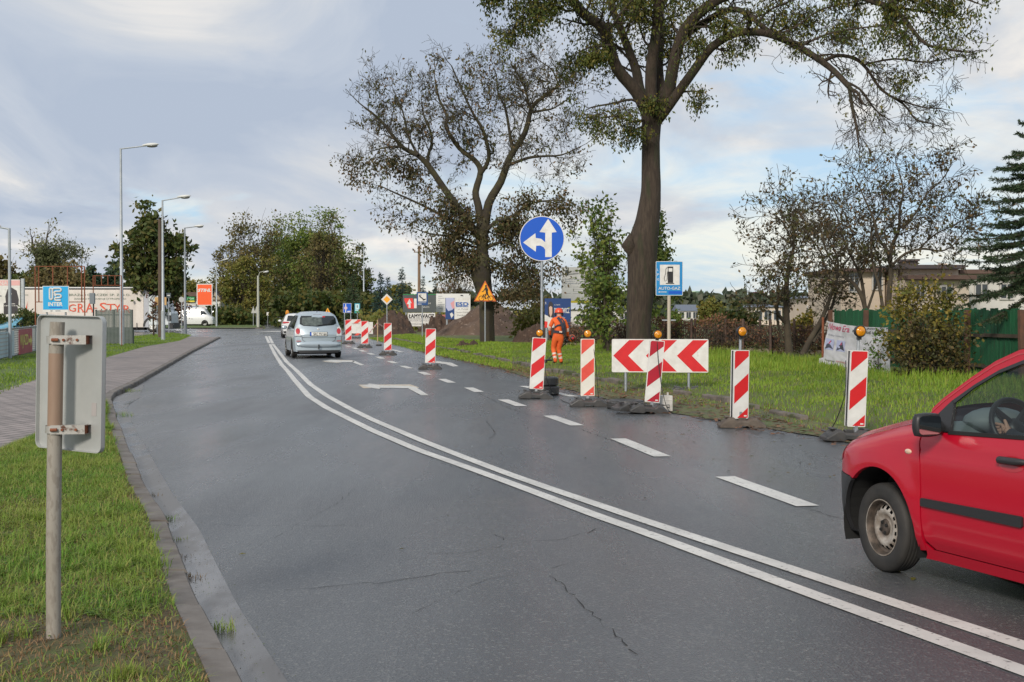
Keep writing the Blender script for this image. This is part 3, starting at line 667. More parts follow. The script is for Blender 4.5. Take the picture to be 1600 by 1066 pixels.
# blue square signs further on
Ys_ = 100.0
t, Wd, Hh, zb, zt = px_sign('lane_sign','blue square sign with white road layout on two posts beside the minivan','traffic sign',536,474,549,489,Ys_,0.0,posts=[-0.2,0.25],pr=0.035)
mb = MB(); mb.prism(rrect(-Wd/2,zb,Wd/2,zt,0.02), -0.01, 0.01, 0); mb.prism(rrect(-Wd/2+.02,zb+.02,Wd/2-.02,zt-.02,0.02), -0.013, -0.0105, 1)
U = lambda fx: -Wd/2+Wd*fx; Z = lambda fz: zt-Hh*fz
q([(.27,.95),(.38,.95),(.38,.12),(.33,.05),(.27,.12)],0,-0.016); mb.flat([(a_,-0.018,b_) for a_, b_ in circ(U(.33),Z(.5),Wd*.2,14)],2); q([(.5,.9),(.9,.9),(.9,.8),(.5,.8)],0,-0.016)
mb.build('sign_face',[m_white,m_blue,mat('pale_pink_sheeting',(0.6,0.45,0.5),0.5)],t)
t, Wd, Hh, zb, zt = px_sign('tourist_sign','teal and pale small sign on a thin post between blue sign and lamp post','traffic sign',554,474,562.5,489.5,112.0,0.0,pr=0.03)
mb = MB(); mb.prism(rrect(-Wd/2,zb,Wd/2,zt,0.02), -0.01, 0.01, 0); U = lambda fx: -Wd/2+Wd*fx; Z = lambda fz: zt-Hh*fz
q([(.15,.60),(.85,.60),(.85,.08),(.15,.08)],1); q([(.4,.45),(.6,.45),(.6,.2),(.4,.2)],2,-0.016); q([(.1,.95),(.9,.95),(.9,.78),(.1,.78)],3); q([(.1,.75),(.9,.75),(.9,.64),(.1,.64)],1)
mb.build('sign_face',[mat('teal_sheeting',(0.02,0.25,0.33),0.5),mat('pale_blue_sheeting',(0.5,0.68,0.72),0.5),m_txtgrey,mat('green_sheeting',(0.04,0.28,0.14),0.5)],t)
# road works triangle ahead of the minivan
t, Wd, Hh, zb, zt = px_sign('warning_sign','small yellow warning triangle rising behind the silver minivan roof','traffic sign',507,481,517,490,78.0,0.0,pr=0.03)
mb = MB(); mb.prism([(-Wd/2,zb),(Wd/2,zb),(0,zt)],-0.01,0.01,0); mb.box((0,-0.014,zb+Hh*.45),(0.035,0.004,Hh*.32),1); mb.box((0,-0.014,zb+Hh*.18),(0.035,0.004,0.04),1); mb.build('sign_face',[m_yellow,m_black],t)
# barrier with tape beside the second and first board
p = g(553,529); t = thing('road_barrier','low red and white barrier with white plate standing beyond the first striped board','barrier',(p.x,p.y,0),0)
mb = MB(); Sx = p.y/F_; wd_ = 26*Sx; mb.box((0,0,1.05),(wd_*.85,0.04,0.26)); stripes(mb,-wd_*.42,0.93,wd_*.42,1.17,1,y=-0.023,period=0.55,w=0.24); mb.build('beam',[m_white,m_red2],t)
mb = MB(); mb.box((-0.05,0.03,0.62),(wd_*.8,0.03,0.62)); stripes(mb,-wd_*.42,0.18,wd_*.40,0.32,1,y=0.012,period=0.45,w=0.2); mb.build('plate',[m_white,m_red2],t)
for sx in (-1,1):
    mb = MB(); mb.tube([(sx*0.3,0.06,0),(sx*0.3,0.06,1.15)],0.03,8); mb.build('leg',m_galv,t); f = foot_mb(0.6,0.3,0.09).build('foot',m_rub,t); f.location = (sx*0.3,0.06,0)
p = g(527,531); t = thing('white_barrier_plate','white plate barrier half hidden behind the minivan mirror','barrier',(p.x+1.6,p.y+6,0),0)
mb = MB(); mb.box((-0.55,0,0.62),(0.9,0.03,0.75)); mb.build('plate',m_white,t); mb = MB(); mb.tube([(-0.5,0.03,0),(-0.5,0.03,1.0)],0.03,8); mb.build('leg',m_galv,t)
# wooden stakes with tape
for i, (x, yb_, yt, lb) in enumerate([(590,534,502,'thin wooden stake holding tape before the small soil heap'),(625.5,521,503,'short pale stake in the grass behind the third board')]):
    p = g(x, yb_ if i == 0 else 524); mb = MB(); mb.box((0,0,0.6),(0.05,0.05,1.2)); o = mb.build('stake', mat('raw_timber',(0.42,0.30,0.17),0.8)); o.location = (p.x,p.y,0); tag(o, lb, 'stake', 'wooden stakes by the soil heaps')
p = g(590,534); a = Vector((p.x,p.y,1.05)); b_ = g(604,530); b_ = Vector((b_.x,b_.y,0.6)); c_ = Vector((g(575,531).x,g(575,531).y,0.3))
mb = MB()
for s_, e_ in ((a,b_),(a,c_)):
    n_ = 10
    for k in range(n_):
        u, v_ = s_.lerp(e_,k/n_), s_.lerp(e_,(k+1)/n_); mb.flat([u+Vector((0,0,.04)),v_+Vector((0,0,.04)),v_-Vector((0,0,.04)),u-Vector((0,0,.04))], k%2)
tag(mb.build('warning_tape',[m_white,m_red]),'sagging red and white warning tape tied to the thin stake','tape')
p = g(592,540.5); mb = MB(); mb.ell((0,0,0.04),(0.16,0.1,0.06),10,6); o = mb.build('rubber_block',m_rub); o.location = (p.x,p.y,0); tag(o,'small dark rubber block lying on the closed lane','rubber block')

# ------------------------------------------------------------------ foreground sign seen from the back
p = g(82,1003,0.085); t = thing('back_of_sign','grey back of a rectangular road sign on a leaning worn post','traffic sign',(p.x,p.y,0.06),0)
lean = Matrix.Rotation(0.012,4,'Y')
m_pole = mat('worn_pole', (0.27,0.24,0.20), 0.6, col2=(0.31,0.28,0.24), vs=10, bump=0.12, bs=60, stretch=(1,1,0.35), col3=(0.23,0.20,0.165), vs3=40)
m_poler = mat('reddish_pole_paint', (0.30,0.205,0.145), 0.6, col2=(0.255,0.165,0.115), vs=9, stretch=(1,1,0.3), col3=(0.33,0.28,0.22), vs3=22, thr3=(0.60,0.72))
m_plate = mat('grey_sign_back', (0.40,0.41,0.40), 0.45, metal=0.3, col2=(0.47,0.475,0.46), vs=3, bump=0.04, bs=20)
k = p.y/F_                     # metres per photo pixel at the pole
Xp = lambda x: (x-82)*k; Zp = lambda y_: (1003-y_)*k+0.02
px0 = lambda y_: Xp(82+(1003-y_)/(1003-500)*6+4)-Xp(82)*0
mb = MB(); pts = [(Xp(83.5),0,-0.1),(Xp(84.5),0,Zp(850)),(Xp(88),0,Zp(672))]; mb.tube(pts,0.0352,20,0); mb.tube([(Xp(88),0,Zp(672)),(Xp(91),0,Zp(548))],0.0355,20,1); mb.tube([(Xp(91),0,Zp(548)),(Xp(93.5),0,Zp(499))],0.0352,20,0); mb.build('post',[m_pole,m_poler],t,smooth=40)
# plate is turned: its left edge is farther; corners from the photo: TL(64,490) TR(166,489) BR(160,709) BL(62,693)
ang = -0.55
cxp = 0.071; mb = MB(); Wp = 0.472; Hp = 0.665
Mp = Matrix.Translation((cxp,0.10,Zp(596))) @ Matrix.Rotation(R_(1.2),4,'Y') @ Matrix.Rotation(ang,4,'Z')
def prismM(pts, y0, y1, mi, M):
    mb2 = MB(); mb2.prism(pts, y0, y1, mi); mb.add([M @ Vector(q_) for q_ in mb2.v], mb2.f, mi)
prismM(rrect(-Wp/2,-Hp/2,Wp/2,Hp/2,0.035,6), 0.0, 0.004, 0, Mp)
# folded rim
o_ = rrect(-Wp/2,-Hp/2,Wp/2,Hp/2,0.035,6); i_ = rrect(-Wp/2+0.004,-Hp/2+0.004,Wp/2-0.004,Hp/2-0.004,0.032,6)
n_ = len(o_)
V = [Mp @ Vector((a_[0],0.002,a_[1])) for a_ in o_] + [Mp @ Vector((a_[0],-0.022,a_[1])) for a_ in o_] + [Mp @ Vector((a_[0],-0.022,a_[1])) for a_ in i_] + [Mp @ Vector((a_[0],0.0,a_[1])) for a_ in i_]
mb.add(V, [(r_*n_+i, r_*n_+(i+1)%n_, (r_+1)*n_+(i+1)%n_, (r_+1)*n_+i) for r_ in range(3) for i in range(n_)], 0)
# red printed front side just wraps the edge
mb.build('sign_plate',[m_plate],t,smooth=35)
mb = MB(); prismM(rrect(0.145,-0.155,0.178,-0.090,0.002,2), -0.0015, -0.0003, 0, Mp); mb.build('sticker',mat('grey_sticker',(0.36,0.33,0.32),0.6),t)
m_clamp = mat('rust_stained_clamp',(0.45,0.43,0.40),0.45,metal=0.5,col2=(0.13,0.065,0.045),vs=22,thr=(0.56,0.68),bump=0.2,bs=60)
for yy in (527, 667):
    xb = 90 if yy < 600 else 87; zc_ = Zp(yy); mb = MB()
    ring = [(Xp(xb)+0.042*math.cos(a_),0.042*math.sin(a_)) for a_ in np.linspace(0,2*math.pi,21)]
    for i in range(20):
        (xa,ya),(xb_,yb_) = ring[i],ring[i+1]; mb.flat([(xa,ya,zc_-0.018),(xb_,yb_,zc_-0.018),(xb_,yb_,zc_+0.018),(xa,ya,zc_+0.018)],0)
    # channel arm running to the plate with a return
    def pl(u, v_, z_): return (Xp(xb)+0.03+u, -0.042+v_, z_)
    L2 = 0.125; s_ = 0.16
    for z_, th in ((zc_+0.021,0.003),(zc_-0.021,0.003)):
        mb.add([pl(-0.03,0,z_),pl(L2,s_*L2,z_),pl(L2+0.02,0.075,z_),pl(-0.02,0.06,z_)],[(0,1,2,3)],0)
    mb.add([pl(-0.035,-0.0015,zc_-0.022),pl(L2,s_*L2,zc_-0.022),pl(L2,s_*L2,zc_+0.022),pl(-0.035,-0.0015,zc_+0.022)],[(0,1,2,3)],0)
    mb.add([pl(L2,s_*L2,zc_-0.022),pl(L2,0.10,zc_-0.022),pl(L2,0.10,zc_+0.022),pl(L2,s_*L2,zc_+0.022)],[(0,1,2,3)],1)
    br_ = mb.build('bracket',[m_clamp,m_rust],t)
    mb = MB()
    for u in (0.022, 0.085): c_ = pl(u, s_*u-0.006, zc_); mb.tube([c_,(c_[0],c_[1]+0.012,c_[2])],0.007,6); mb.build('bolt',[m_rust],br_); mb = MB()
    mb.tube([pl(-0.032,-0.008,zc_),pl(0.0,-0.008,zc_+0.001)],0.008,8,1); mb.build('bolt',[m_rust,m_rust],br_)
# INTER board
Yi = 44.0
t, Wd, Hh, zb, zt = px_sign('shop_sign','light blue INTER sign with white emblem above the back of the grey sign','shop sign',67,447,107.5,488,Yi,0.1,posts=[-0.3,0.3])
mb = MB(); mb.prism([(-Wd/2,zb),(Wd/2,zb),(Wd/2,zt),(-Wd/2,zt)],-0.02,0.02,0); U = lambda fx: -Wd/2+Wd*fx; Z = lambda fz: zt-Hh*fz
q = lambda l, mi, y=-0.024: mb.flat([(U(a_),y,Z(b_)) for a_, b_ in l], mi)
q([(.02,.90),(.98,.90),(.98,.02),(.02,.02)],1); mb.text('INTER',U(.22),Z(.76),Wd*.54,Hh*.135,-0.027,0,bold=0.03); q([(.25,.80),(.75,.80),(.75,.83),(.25,.83)],2,-0.026)
q([(.30,.965),(.38,.965),(.38,.935),(.30,.935)],3,-0.024); q([(.49,.965),(.68,.965),(.68,.935),(.49,.935)],3,-0.024)
tw = Wd*.036
def tb(l): mb.tube([(U(a_),-0.030,Z(b_)) for a_, b_ in l], tw, 6, 0)
arc = lambda cx_, cz_, r_, a0, a1, n_=8: [(cx_+r_*math.cos(R_(a0+(a1-a0)*k/n_)), cz_-r_*math.sin(R_(a0+(a1-a0)*k/n_))) for k in range(n_+1)]
tb([(.28,.10)]+[(.28,.44)]+arc(.335,.46,.055,180,360)+[(.39,.44),(.39,.17)]+arc(.45,.15,.06,180,90)+[(.66,.09)]+arc(.66,.15,.06,90,-90)+[(.52,.21)]+arc(.52,.27,.06,90,180))
tb([(.48,.27)]+arc(.53,.33,.05,180,270)); tb([(.50,.33),(.66,.33)]+arc(.66,.39,.055,90,-90)+[(.53,.45)]+arc(.53,.50,.05,90,270)+[(.70,.55)]); tb([(.28,.10),(.34,.09),(.39,.12)])
mb.build('sign_board',[m_white,mat('cyan_print',(0.008,0.34,0.66),0.4),m_blue,m_txtgrey],t)
# ================================================================== street lamps
def lamp(px, py, ptop, ex, ey, label, Y=None, r0=0.085, r1=0.05, ends=None, ground=0.1, m=None, curved=False, dy=0.0, z0=None):
    if Y is None: Y = g(px, py, ground).y
    b = at(px, py, Y); top = at(px, ptop, Y)
    t = thing('street_lamp', label, 'street lamp', (b.x, Y, ground), 0, 'street lamps along the road')
    H = top.z - ground; mb = MB()
    if H > 6: mb.tube([(0,0,0),(0,0,1.6)],r0*1.35,12); mb.tube([(0,0,1.6),(0,0,1.65),(0,0,H)],[r0*1.3,r0,r1],12)
    else: mb.tube([(0,0,0),(0,0,H)],[r0,r1],12)
    mb.build('pole', m or m_lampgrey, t, smooth=40)
    for (hx, hy) in (ends or [(ex, ey)]):
        e = at(hx, hy, Y); dx = e.x - b.x; dz = e.z - top.z; s = 1 if dx > 0 else -1; L_ = abs(dx); hl = min(0.75, L_*0.5)
        mb = MB()
        if curved: mb.tube([(0,0,H-0.35),(s*0.04,0,H-0.12),(s*0.16,0,H+dz*.8-0.02),(s*(L_-hl*.9),dy,H+dz)],0.035,8)
        else: mb.tube([(0,0,H-0.02),(s*(L_-hl*.8),dy,H+dz*(1-hl/L_*0.8))],0.032,8)
        a = mb.build('arm', m or m_lampgrey, t, smooth=40)
        mb = MB(); n_ = 8; pts = [(s*(L_-hl+hl*k/n_),dy,H+dz*(1-hl/L_*(1-k/n_))+0.03) for k in range(n_+1)]
        rr = [0.04,0.07,0.10,0.12,0.13,0.13,0.12,0.09,0.03]
        mb.tube(pts, rr, 10, 0); hd = mb.build('lamp_head', mat('lamp_head_cover',(0.62,0.62,0.60),0.4), t, smooth=50)
        for v in hd.data.vertices: v.co.z = (H+dz) + (v.co.z-(H+dz))*0.62
        mb = MB(); mb.ell((s*(L_-hl*.42),dy,H+dz*(1-hl/L_*.42)-0.035),(hl*.36,0.10,0.075),12,6); mb.build('lamp_glass', mat('lamp_glass',(0.10,0.10,0.09),0.2), hd, smooth=50)
    return t
lamp(190.5,539.5,232,248,226,'tallest street lamp post standing at the edge of the path')
lamp(255,531.5,313,298,306.5,'second tallest street lamp post, in front of the big dark maple')
lamp(289.5,522,356,318.5,353,'street lamp with dark head just behind the maple, beside the orange board', m=mat('dark_lamp_steel',(0.22,0.24,0.26),0.5,metal=0.3))
lamp(228,516,382.5,0,0,'street lamp with two heads in front of the maple', ends=[(212,378),(249,379)], ground=0.06, r0=0.07)
lamp(338.5,510,409,357,405,'pale street lamp rising between the orange board and the trees', ground=0.06)
lamp(403.5,511.5,431,420,424,'short concrete street lamp with curved arm at the far bend', ground=0.05, r0=0.14, r1=0.1, curved=True, m=mat('lamp_concrete',(0.42,0.42,0.36),0.8))
lamp(568.5,511,386,548,379.5,'street lamp behind the second striped board, head towards the road', ground=0.0, r0=0.1)
lamp(16,556,357,-12,353.5,'low thin lamp by the mesh fence with the yellow arrow banner', Y=46.5, r0=0.06, r1=0.045)

# ------------------------------------------------------------------ poles
def wpole(name, label, px, py, ptop, w0, m, Y=None, ground=0.05, cross=False):
    if Y is None: Y = g(px, py, ground).y
    b = at(px, py, Y); tz = at(px, ptop, Y).z; t = thing(name, label, 'pole', (b.x, Y, ground))
    mb = MB(); mb.tube([(0,0,0),(0,0,tz-ground)],[w0/2,w0/2*.72],12); mb.build('pole_shaft', m, t, smooth=40); return t, tz-ground
m_wood = mat('weathered_pole_wood',(0.075,0.05,0.035),0.85,col2=(0.12,0.085,0.06),vs=3,stretch=(6,6,0.4),bump=0.4,bs=12)
m_woodl = mat('brown_pole_wood',(0.17,0.10,0.06),0.85,col2=(0.25,0.17,0.11),vs=3,stretch=(6,6,0.4),bump=0.3,bs=12)
wpole('wooden_pole','dark wooden pole standing right beside a steel lamp post',250.5,529,343,0.27,m_wood)
t, H = wpole('utility_pole','tall brown utility pole on a concrete foot before the dark billboard',655,517,385,0.30,m_woodl,ground=0.0)
mb = MB(); mb.box((0,0,0.8),(0.34,0.34,1.6)); o = mb.build('concrete_foot', mat('pale_concrete',(0.42,0.39,0.36),0.85,col2=(0.5,0.47,0.44),vs=3), t); mb = MB(); mb.box((0,0,H-0.5),(0.9,0.08,0.08)); mb.ell((-0.38,0,H-0.38),(0.06,0.06,0.1),8,6); mb.ell((0.38,0,H-0.38),(0.06,0.06,0.1),8,6); mb.build('crossarm', m_woodl, t)
a = Vector((t.location.x+0.38, t.location.y, H-0.36)); mb = MB(); e = at(900,428,70.0)
for dx in (0,0.12):
    mb.tube([a.lerp(e,k/16)+Vector((dx,0,-3.2*(k/16)*(1-k/16))) for k in range(17)],0.012,4)
tag(mb.build('overhead_wire', m_cab), 'thin overhead wire running from the utility pole to the bare tree', 'wire')
t, H = wpole('timber_post','pale timber post with a white plaster figure foot beside dark spruces',624,500,454,0.34,mat('pale_timber',(0.30,0.24,0.17),0.85,col2=(0.38,0.31,0.22),vs=2,stretch=(5,5,0.5)),ground=0.0)
mb = MB(); mb.box((-0.02,0,0.45),(0.42,0.42,0.9)); mb.box((0.15,-0.1,0.15),(0.9,0.5,0.3)); mb.box((-0.26,0,2.55),(0.12,0.12,1.3)); mb.build('plaster_base', mat('white_plaster',(0.6,0.6,0.58),0.8), t, bevel=0.05)
# steel frames
def frame(label, xs, ytop, yrung, ybot, Y, r=0.026, xr=None):
    t = thing('steel_frame', label, 'frame', (at(xs[0],500,Y).x, Y, 0.1), 0, 'rusty steel frames beyond the mesh fence'); x0 = t.location.x
    Zz = lambda y_: at(0,y_,Y).z - 0.1
    for k, x in enumerate(xs):
        X_ = at(x,500,Y).x-x0; full = k in (0, len(xs)-1); mb = MB(); mb.tube([(X_,0 if full else 0.0,0 if full else Zz(yrung)),(X_,0,Zz(ytop))], r, 6); mb.build('upright', m_rust, t)
    mb = MB()
    for y_ in (ytop, yrung): mb.tube([(0,0,Zz(y_)),(at(xs[-1],500,Y).x-x0,0,Zz(y_))], r*0.8, 6)
    mb.build('crossbar', m_rust, t)
frame('rusty steel frame behind the blue INTER sign, the wider one',(55.5,61,83,106,128,132.5),416.5,472,0,58.0)
frame('narrower rusty steel frame in front of the truck curtain',(146,149,159,169,180,190),431,446,0,62.0,r=0.022)
# grey box on post
Y = 56.0; p = at(144.5,500,Y); t = thing('meter_box','grey metal box on a thin post in front of the truck curtain','box',(p.x,Y,0.1)); z1 = at(0,458,Y).z-0.1; z0 = at(0,475,Y).z-0.1
mb = MB(); mb.box((0,0,(z0+z1)/2),(0.2,0.14,z1-z0)); mb.build('box_body', mat('grey_box',(0.16,0.18,0.20),0.5), t, bevel=0.01); mb = MB(); mb.tube([(0.03,0.05,0),(0.03,0.05,z0)],0.03,8); mb.build('post', m_bplast, t)
# small road signs by the poles
Y = 92.0; t, Wd, Hh, zb, zt = px_sign('tan_board','tan square board beside the dark wooden pole','board',242,464.5,260,477,Y,0.1,posts=[-0.25,0.25]); mb = MB(); mb.prism([(-Wd/2,zb),(Wd/2,zb),(Wd/2,zt),(-Wd/2,zt)],-0.02,0.02); mb.build('board_face', mat('tan_paint',(0.52,0.32,0.12),0.6), t)
Y = 96.0; t, Wd, Hh, zb, zt = px_sign('direction_sign','small dark direction sign with a white arrow under the maple','traffic sign',260,458,267,465.5,Y,0.1); mb = MB(); mb.prism([(-Wd/2,zb),(Wd/2,zb),(Wd/2,zt),(-Wd/2,zt)],-0.02,0.02,0); mb.prism([(-Wd*.3,zb+Hh*.42),(Wd*.1,zb+Hh*.42),(Wd*.1,zb+Hh*.3),(Wd*.32,zb+Hh*.5),(Wd*.1,zb+Hh*.7),(Wd*.1,zb+Hh*.58),(-Wd*.3,zb+Hh*.58)],-0.025,-0.021,1); mb.build('sign_face', [mat('dark_slate',(0.05,0.07,0.08),0.6), m_white], t)
t, Wd, Hh, zb, zt = px_sign('plain_disc_sign','pale round sign back on a post beside the third lamp','traffic sign',279.5,464,288,472.5,99.0,0.1,pr=0.035); mb = MB(); mb.prism(circ(0,(zb+zt)/2,Wd/2,24),-0.01,0.01); mb.build('sign_face', mat('sign_back_grey',(0.42,0.42,0.40),0.6), t)
for lb, x0, x1, Y in (('grey triangular sign back nearer the curved lamp at the bend',397.5,404,146.0),('grey triangular sign back at the bend, further from the curved lamp',392.5,399,150.0)):
    t, Wd, Hh, zb, zt = px_sign('plain_triangle_sign',lb,'traffic sign',x0,478.5,x1,489.5,Y,0.1,pr=0.045); mb = MB(); mb.prism([(-Wd/2,zb),(Wd/2,zb),(0,zt)],-0.01,0.01); mb.build('sign_face', mat('sign_back_grey',(0.42,0.42,0.40),0.6), t)
t, Wd, Hh, zb, zt = px_sign('far_plate','tiny white plate on a thin post beside the far dark car','traffic sign',416.5,488,420,493,150.0,0.05,pr=0.03); mb = MB(); mb.prism([(-Wd/2,zb),(Wd/2,zb),(Wd/2,zt),(-Wd/2,zt)],-0.01,0.01); mb.build('sign_face', m_white, t)

# ------------------------------------------------------------------ boards with pictures
m_pink = mat('pale_pink_print',(0.70,0.38,0.36),0.5); m_skin_print = mat('skin_print',(0.62,0.42,0.33),0.5); m_hair_print = mat('dark_hair_print',(0.03,0.025,0.03),0.5)
m_charc = mat('charcoal_print',(0.055,0.065,0.065),0.5,col2=(0.07,0.08,0.08),vs=2); m_cream = mat('cream_print',(0.72,0.71,0.68),0.5,col2=(0.62,0.61,0.58),vs=1)
m_redp = mat('bright_red_print',(0.72,0.035,0.03),0.45); m_or = mat('orange_print',(0.85,0.10,0.012),0.45); m_navyp = mat('navy_print',(0.01,0.045,0.17),0.45); m_lav = mat('lavender_print',(0.42,0.44,0.62),0.5)
m_grn = mat('shop_green',(0.01,0.28,0.07),0.5); m_ylw = mat('shop_yellow',(0.75,0.60,0.05),0.5)
def board(name, label, x0, y0, x1, y1, Y, gz=0.1, legs=(0.2,0.8), th=0.08, cat='billboard', rz=0.0, legm=None):
    t, Wd, Hh, zb, zt = px_sign(name, label, cat, x0, y0, x1, y1, Y, gz, rz, posts=[(f-.5)*at(x1,500,Y).x*0+(f-.5)*(at(x1,500,Y).x-at(x0,500,Y).x) for f in legs], pr=0.07, postm=legm or m_galv)
    return t, Wd, Hh, zb, zt, (lambda fx: -Wd/2+Wd*fx), (lambda fz: zt-Hh*fz)
def Q(mb, U, Z, l, mi, y): mb.flat([(U(a_), y, Z(b_)) for a_, b_ in l], mi)
def rect(a, b, c, d): return [(a,d),(c,d),(c,b),(a,b)]
t,Wd,Hh,zb,zt,U,Z = board('portrait_billboard','white billboard with pink band and black printed portrait of a woman',-32,437,31.5,499,68.0)
mb = MB(); mb.prism(rect(U(0),Z(0),U(1),Z(1)),-0.04,0.04,0); Q(mb,U,Z,rect(0,.02,1,.15),1,-0.044); mb.text('ELENA',U(.28),Z(.135),Wd*.42,Hh*.09,-0.047,0)
Q(mb,U,Z,[(.66,.62),(.64,.42),(.70,.24),(.80,.20),(.92,.28),(.97,.50),(.96,.68),(.86,.60)],2,-0.045); mb.flat([(a_,-0.05,b_) for a_, b_ in circ(U(.755),Z(.36),Wd*.045,14)],0)
Q(mb,U,Z,[(.60,.60),(.70,.56),(.78,.62),(.92,.62),(.98,.85),(.60,.88)],2,-0.046)
for k in range(9): mb.flat([(a_,-0.052,b_) for a_, b_ in circ(U(.63+.04*(k%9)),Z(.66+.07*((k*3)%3)),Wd*.012,8)],0)
Q(mb,U,Z,rect(.05,.3,.5,.34),3,-0.045); Q(mb,U,Z,rect(.05,.4,.55,.43),3,-0.045); Q(mb,U,Z,rect(.05,.5,.45,.53),3,-0.045)
mb.build('poster_face',[m_white,m_pink,m_hair_print,m_txtgrey],t); mb = MB(); mb.box((U(1)+.12,0.03,(zb+zt)/2),(0.14,0.16,zt-zb+0.1)); mb.build('side_frame',m_galv,t)
t,Wd,Hh,zb,zt,U,Z = board('orange_board','bright orange STIHL board standing on two legs before the workshop',307.5,443.5,332,477.5,160.0,0.06,legs=(0.08,0.94),cat='shop sign')
mb = MB(); mb.prism(rect(U(0),Z(0),U(1),Z(1)),-0.06,0.06,0); Q(mb,U,Z,rect(.06,.04,.95,.97),1,-0.064); mb.text('STIHL',U(.08),Z(.37),Wd*.82,Hh*.14,-0.07,0,bold=0.035,shear=0.3); mb.build('board_face',[m_white,m_or],t)
t,Wd,Hh,zb,zt,U,Z = board('dark_billboard','charcoal billboard with a red square and white arrow behind the utility pole',629.5,460,681,488,100.0,0.0,legs=(0.1,0.9))
mb = MB(); mb.prism(rect(U(0),Z(0),U(1),Z(1)),-0.05,0.05,0); mb.prism(rect(U(.0),Z(0),U(1),Z(.03)),-0.06,-0.051,3); Q(mb,U,Z,[(.05,.22),(.30,.22),(.34,.55),(.34,.80),(.16,.80),(.05,.35)],1,-0.055); Q(mb,U,Z,[(.20,.25),(.27,.50),(.23,.48),(.24,.75),(.17,.75),(.18,.55),(.12,.55)],2,-0.06); Q(mb,U,Z,rect(.34,.24,.42,.78),2,-0.056)
mb.text('PROM',U(.58),Z(.55),Wd*.26,Hh*.08,-0.06,2); mb.text('SALON',U(.6),Z(.75),Wd*.2,Hh*.09,-0.06,2); mb.build('poster_face',[m_charc,m_redp,m_white,m_grn],t)
t,Wd,Hh,zb,zt,U,Z = board('white_billboard','white billboard with grey text and a small picture beside the charcoal billboard',681.5,459,735,488,101.5,0.0,legs=(0.1,0.97))
mb = MB(); mb.prism(rect(U(0),Z(0),U(1),Z(1)),-0.05,0.05,0)
for k in range(7): Q(mb,U,Z,rect(.06,.12+.11*k,.06+.2*(0.6+0.4*math.sin(k*2.1)),.16+.11*k),1,-0.055)
Q(mb,U,Z,[(.70,.12),(.73,.06),(.78,.08),(.80,.14)],2,-0.055); mb.build('poster_face',[m_cream,mat('pale_grey_print',(0.42,0.42,0.42),0.6),m_black],t)
t,Wd,Hh,zb,zt,U,Z = board('clinic_billboard','white ESD billboard with a dark blue portrait panel above the soil heap',696,465.5,735,499,96.0,0.0,legs=(0.06,0.95))
mb = MB(); mb.prism(rect(U(0),Z(0),U(1),Z(1)),-0.05,0.05,0); Q(mb,U,Z,rect(0.0,.0,.36,1.0),1,-0.055); Q(mb,U,Z,[(.02,.0),(.34,.0),(.36,.30),(.30,.55),(.12,.62),(.02,.45)],2,-0.058); Q(mb,U,Z,[(.20,.25),(.36,.12),(.37,.5),(.28,.5)],3,-0.061); Q(mb,U,Z,[(.18,.75),(.26,.68),(.33,.80),(.24,.95)],5,-0.06)
mb.text('ESD',U(.42),Z(.38),Wd*.5,Hh*.17,-0.06,4,bold=0.03); Q(mb,U,Z,rect(.42,.40,.92,.43),4,-0.06)
for k, (a_, b_) in enumerate([(.5,.55),(.44,.70),(.48,.84)]): mb.text(['ul. Polna','Centrum Zdrowia','Racibórz'][k],U(a_),Z(b_),Wd*(.9-a_),Hh*.055,-0.06,6)
mb.build('poster_face',[m_white,m_navyp,m_lav,mat('rose_print',(0.62,0.30,0.32),0.5),mat('logo_blue',(0.02,0.10,0.34),0.4),m_white,m_txtgrey],t)
t,Wd,Hh,zb,zt,U,Z = board('lettered_banner','white banner with black capital letters below the charcoal billboard',637,489,680,510,98.0,0.0,legs=(0.05,0.95),cat='banner')
mb = MB(); mb.prism(rect(U(0),Z(0),U(1),Z(1)),-0.03,0.0,0); mb.text('ŁAMYWACZ',U(.04),Z(.38),Wd*.92,Hh*.28,-0.035,1,bold=0.03); mb.text('PRODUKCJA ROLNA',U(.06),Z(.66),Wd*.8,Hh*.13,-0.035,2); mb.text('CENTRALA NASIENNA',U(.06),Z(.9),Wd*.66,Hh*.13,-0.035,2); Q(mb,U,Z,rect(.04,.44,.96,.47),1,-0.034); mb.build('banner_face',[m_white,m_black,m_txtgrey],t)
t,Wd,Hh,zb,zt,U,Z = board('red_notice','small dusty red notice under the white billboard, behind the soil heap',681,492,697,500,99.0,0.0,legs=(0.2,0.8),cat='notice'); mb = MB(); mb.prism(rect(U(0),Z(0),U(1),Z(1)),-0.03,0.0,0); mb.build('notice_face',mat('dusty_red_print',(0.45,0.14,0.12),0.6),t)
# election poster: a generic figure, the lettering as it reads
t,Wd,Hh,zb,zt,U,Z = board('election_poster','dark blue election poster with a portrait behind the worker in orange',851,466.5,892,512,62.0,0.05,legs=(0.08,0.92))
mb = MB(); mb.prism(rect(U(0),Z(0),U(1),Z(1)),-0.04,0.0,0); Q(mb,U,Z,[(0,.55),(.16,.62),(.30,.85),(.34,1),(0,1)],1,-0.044); Q(mb,U,Z,[(0,.78),(.14,.80),(.2,1),(0,1)],2,-0.046)
Q(mb,U,Z,[(.13,.62),(.12,.30),(.17,.13),(.24,.10),(.31,.17),(.34,.40),(.35,.66)],3,-0.047); Q(mb,U,Z,[(.17,.30),(.23,.26),(.29,.30),(.29,.50),(.23,.66),(.18,.52)],4,-0.05)
Q(mb,U,Z,[(.10,.95),(.12,.72),(.20,.64),(.30,.66),(.38,.76),(.40,1),(.10,1)],1,-0.049)
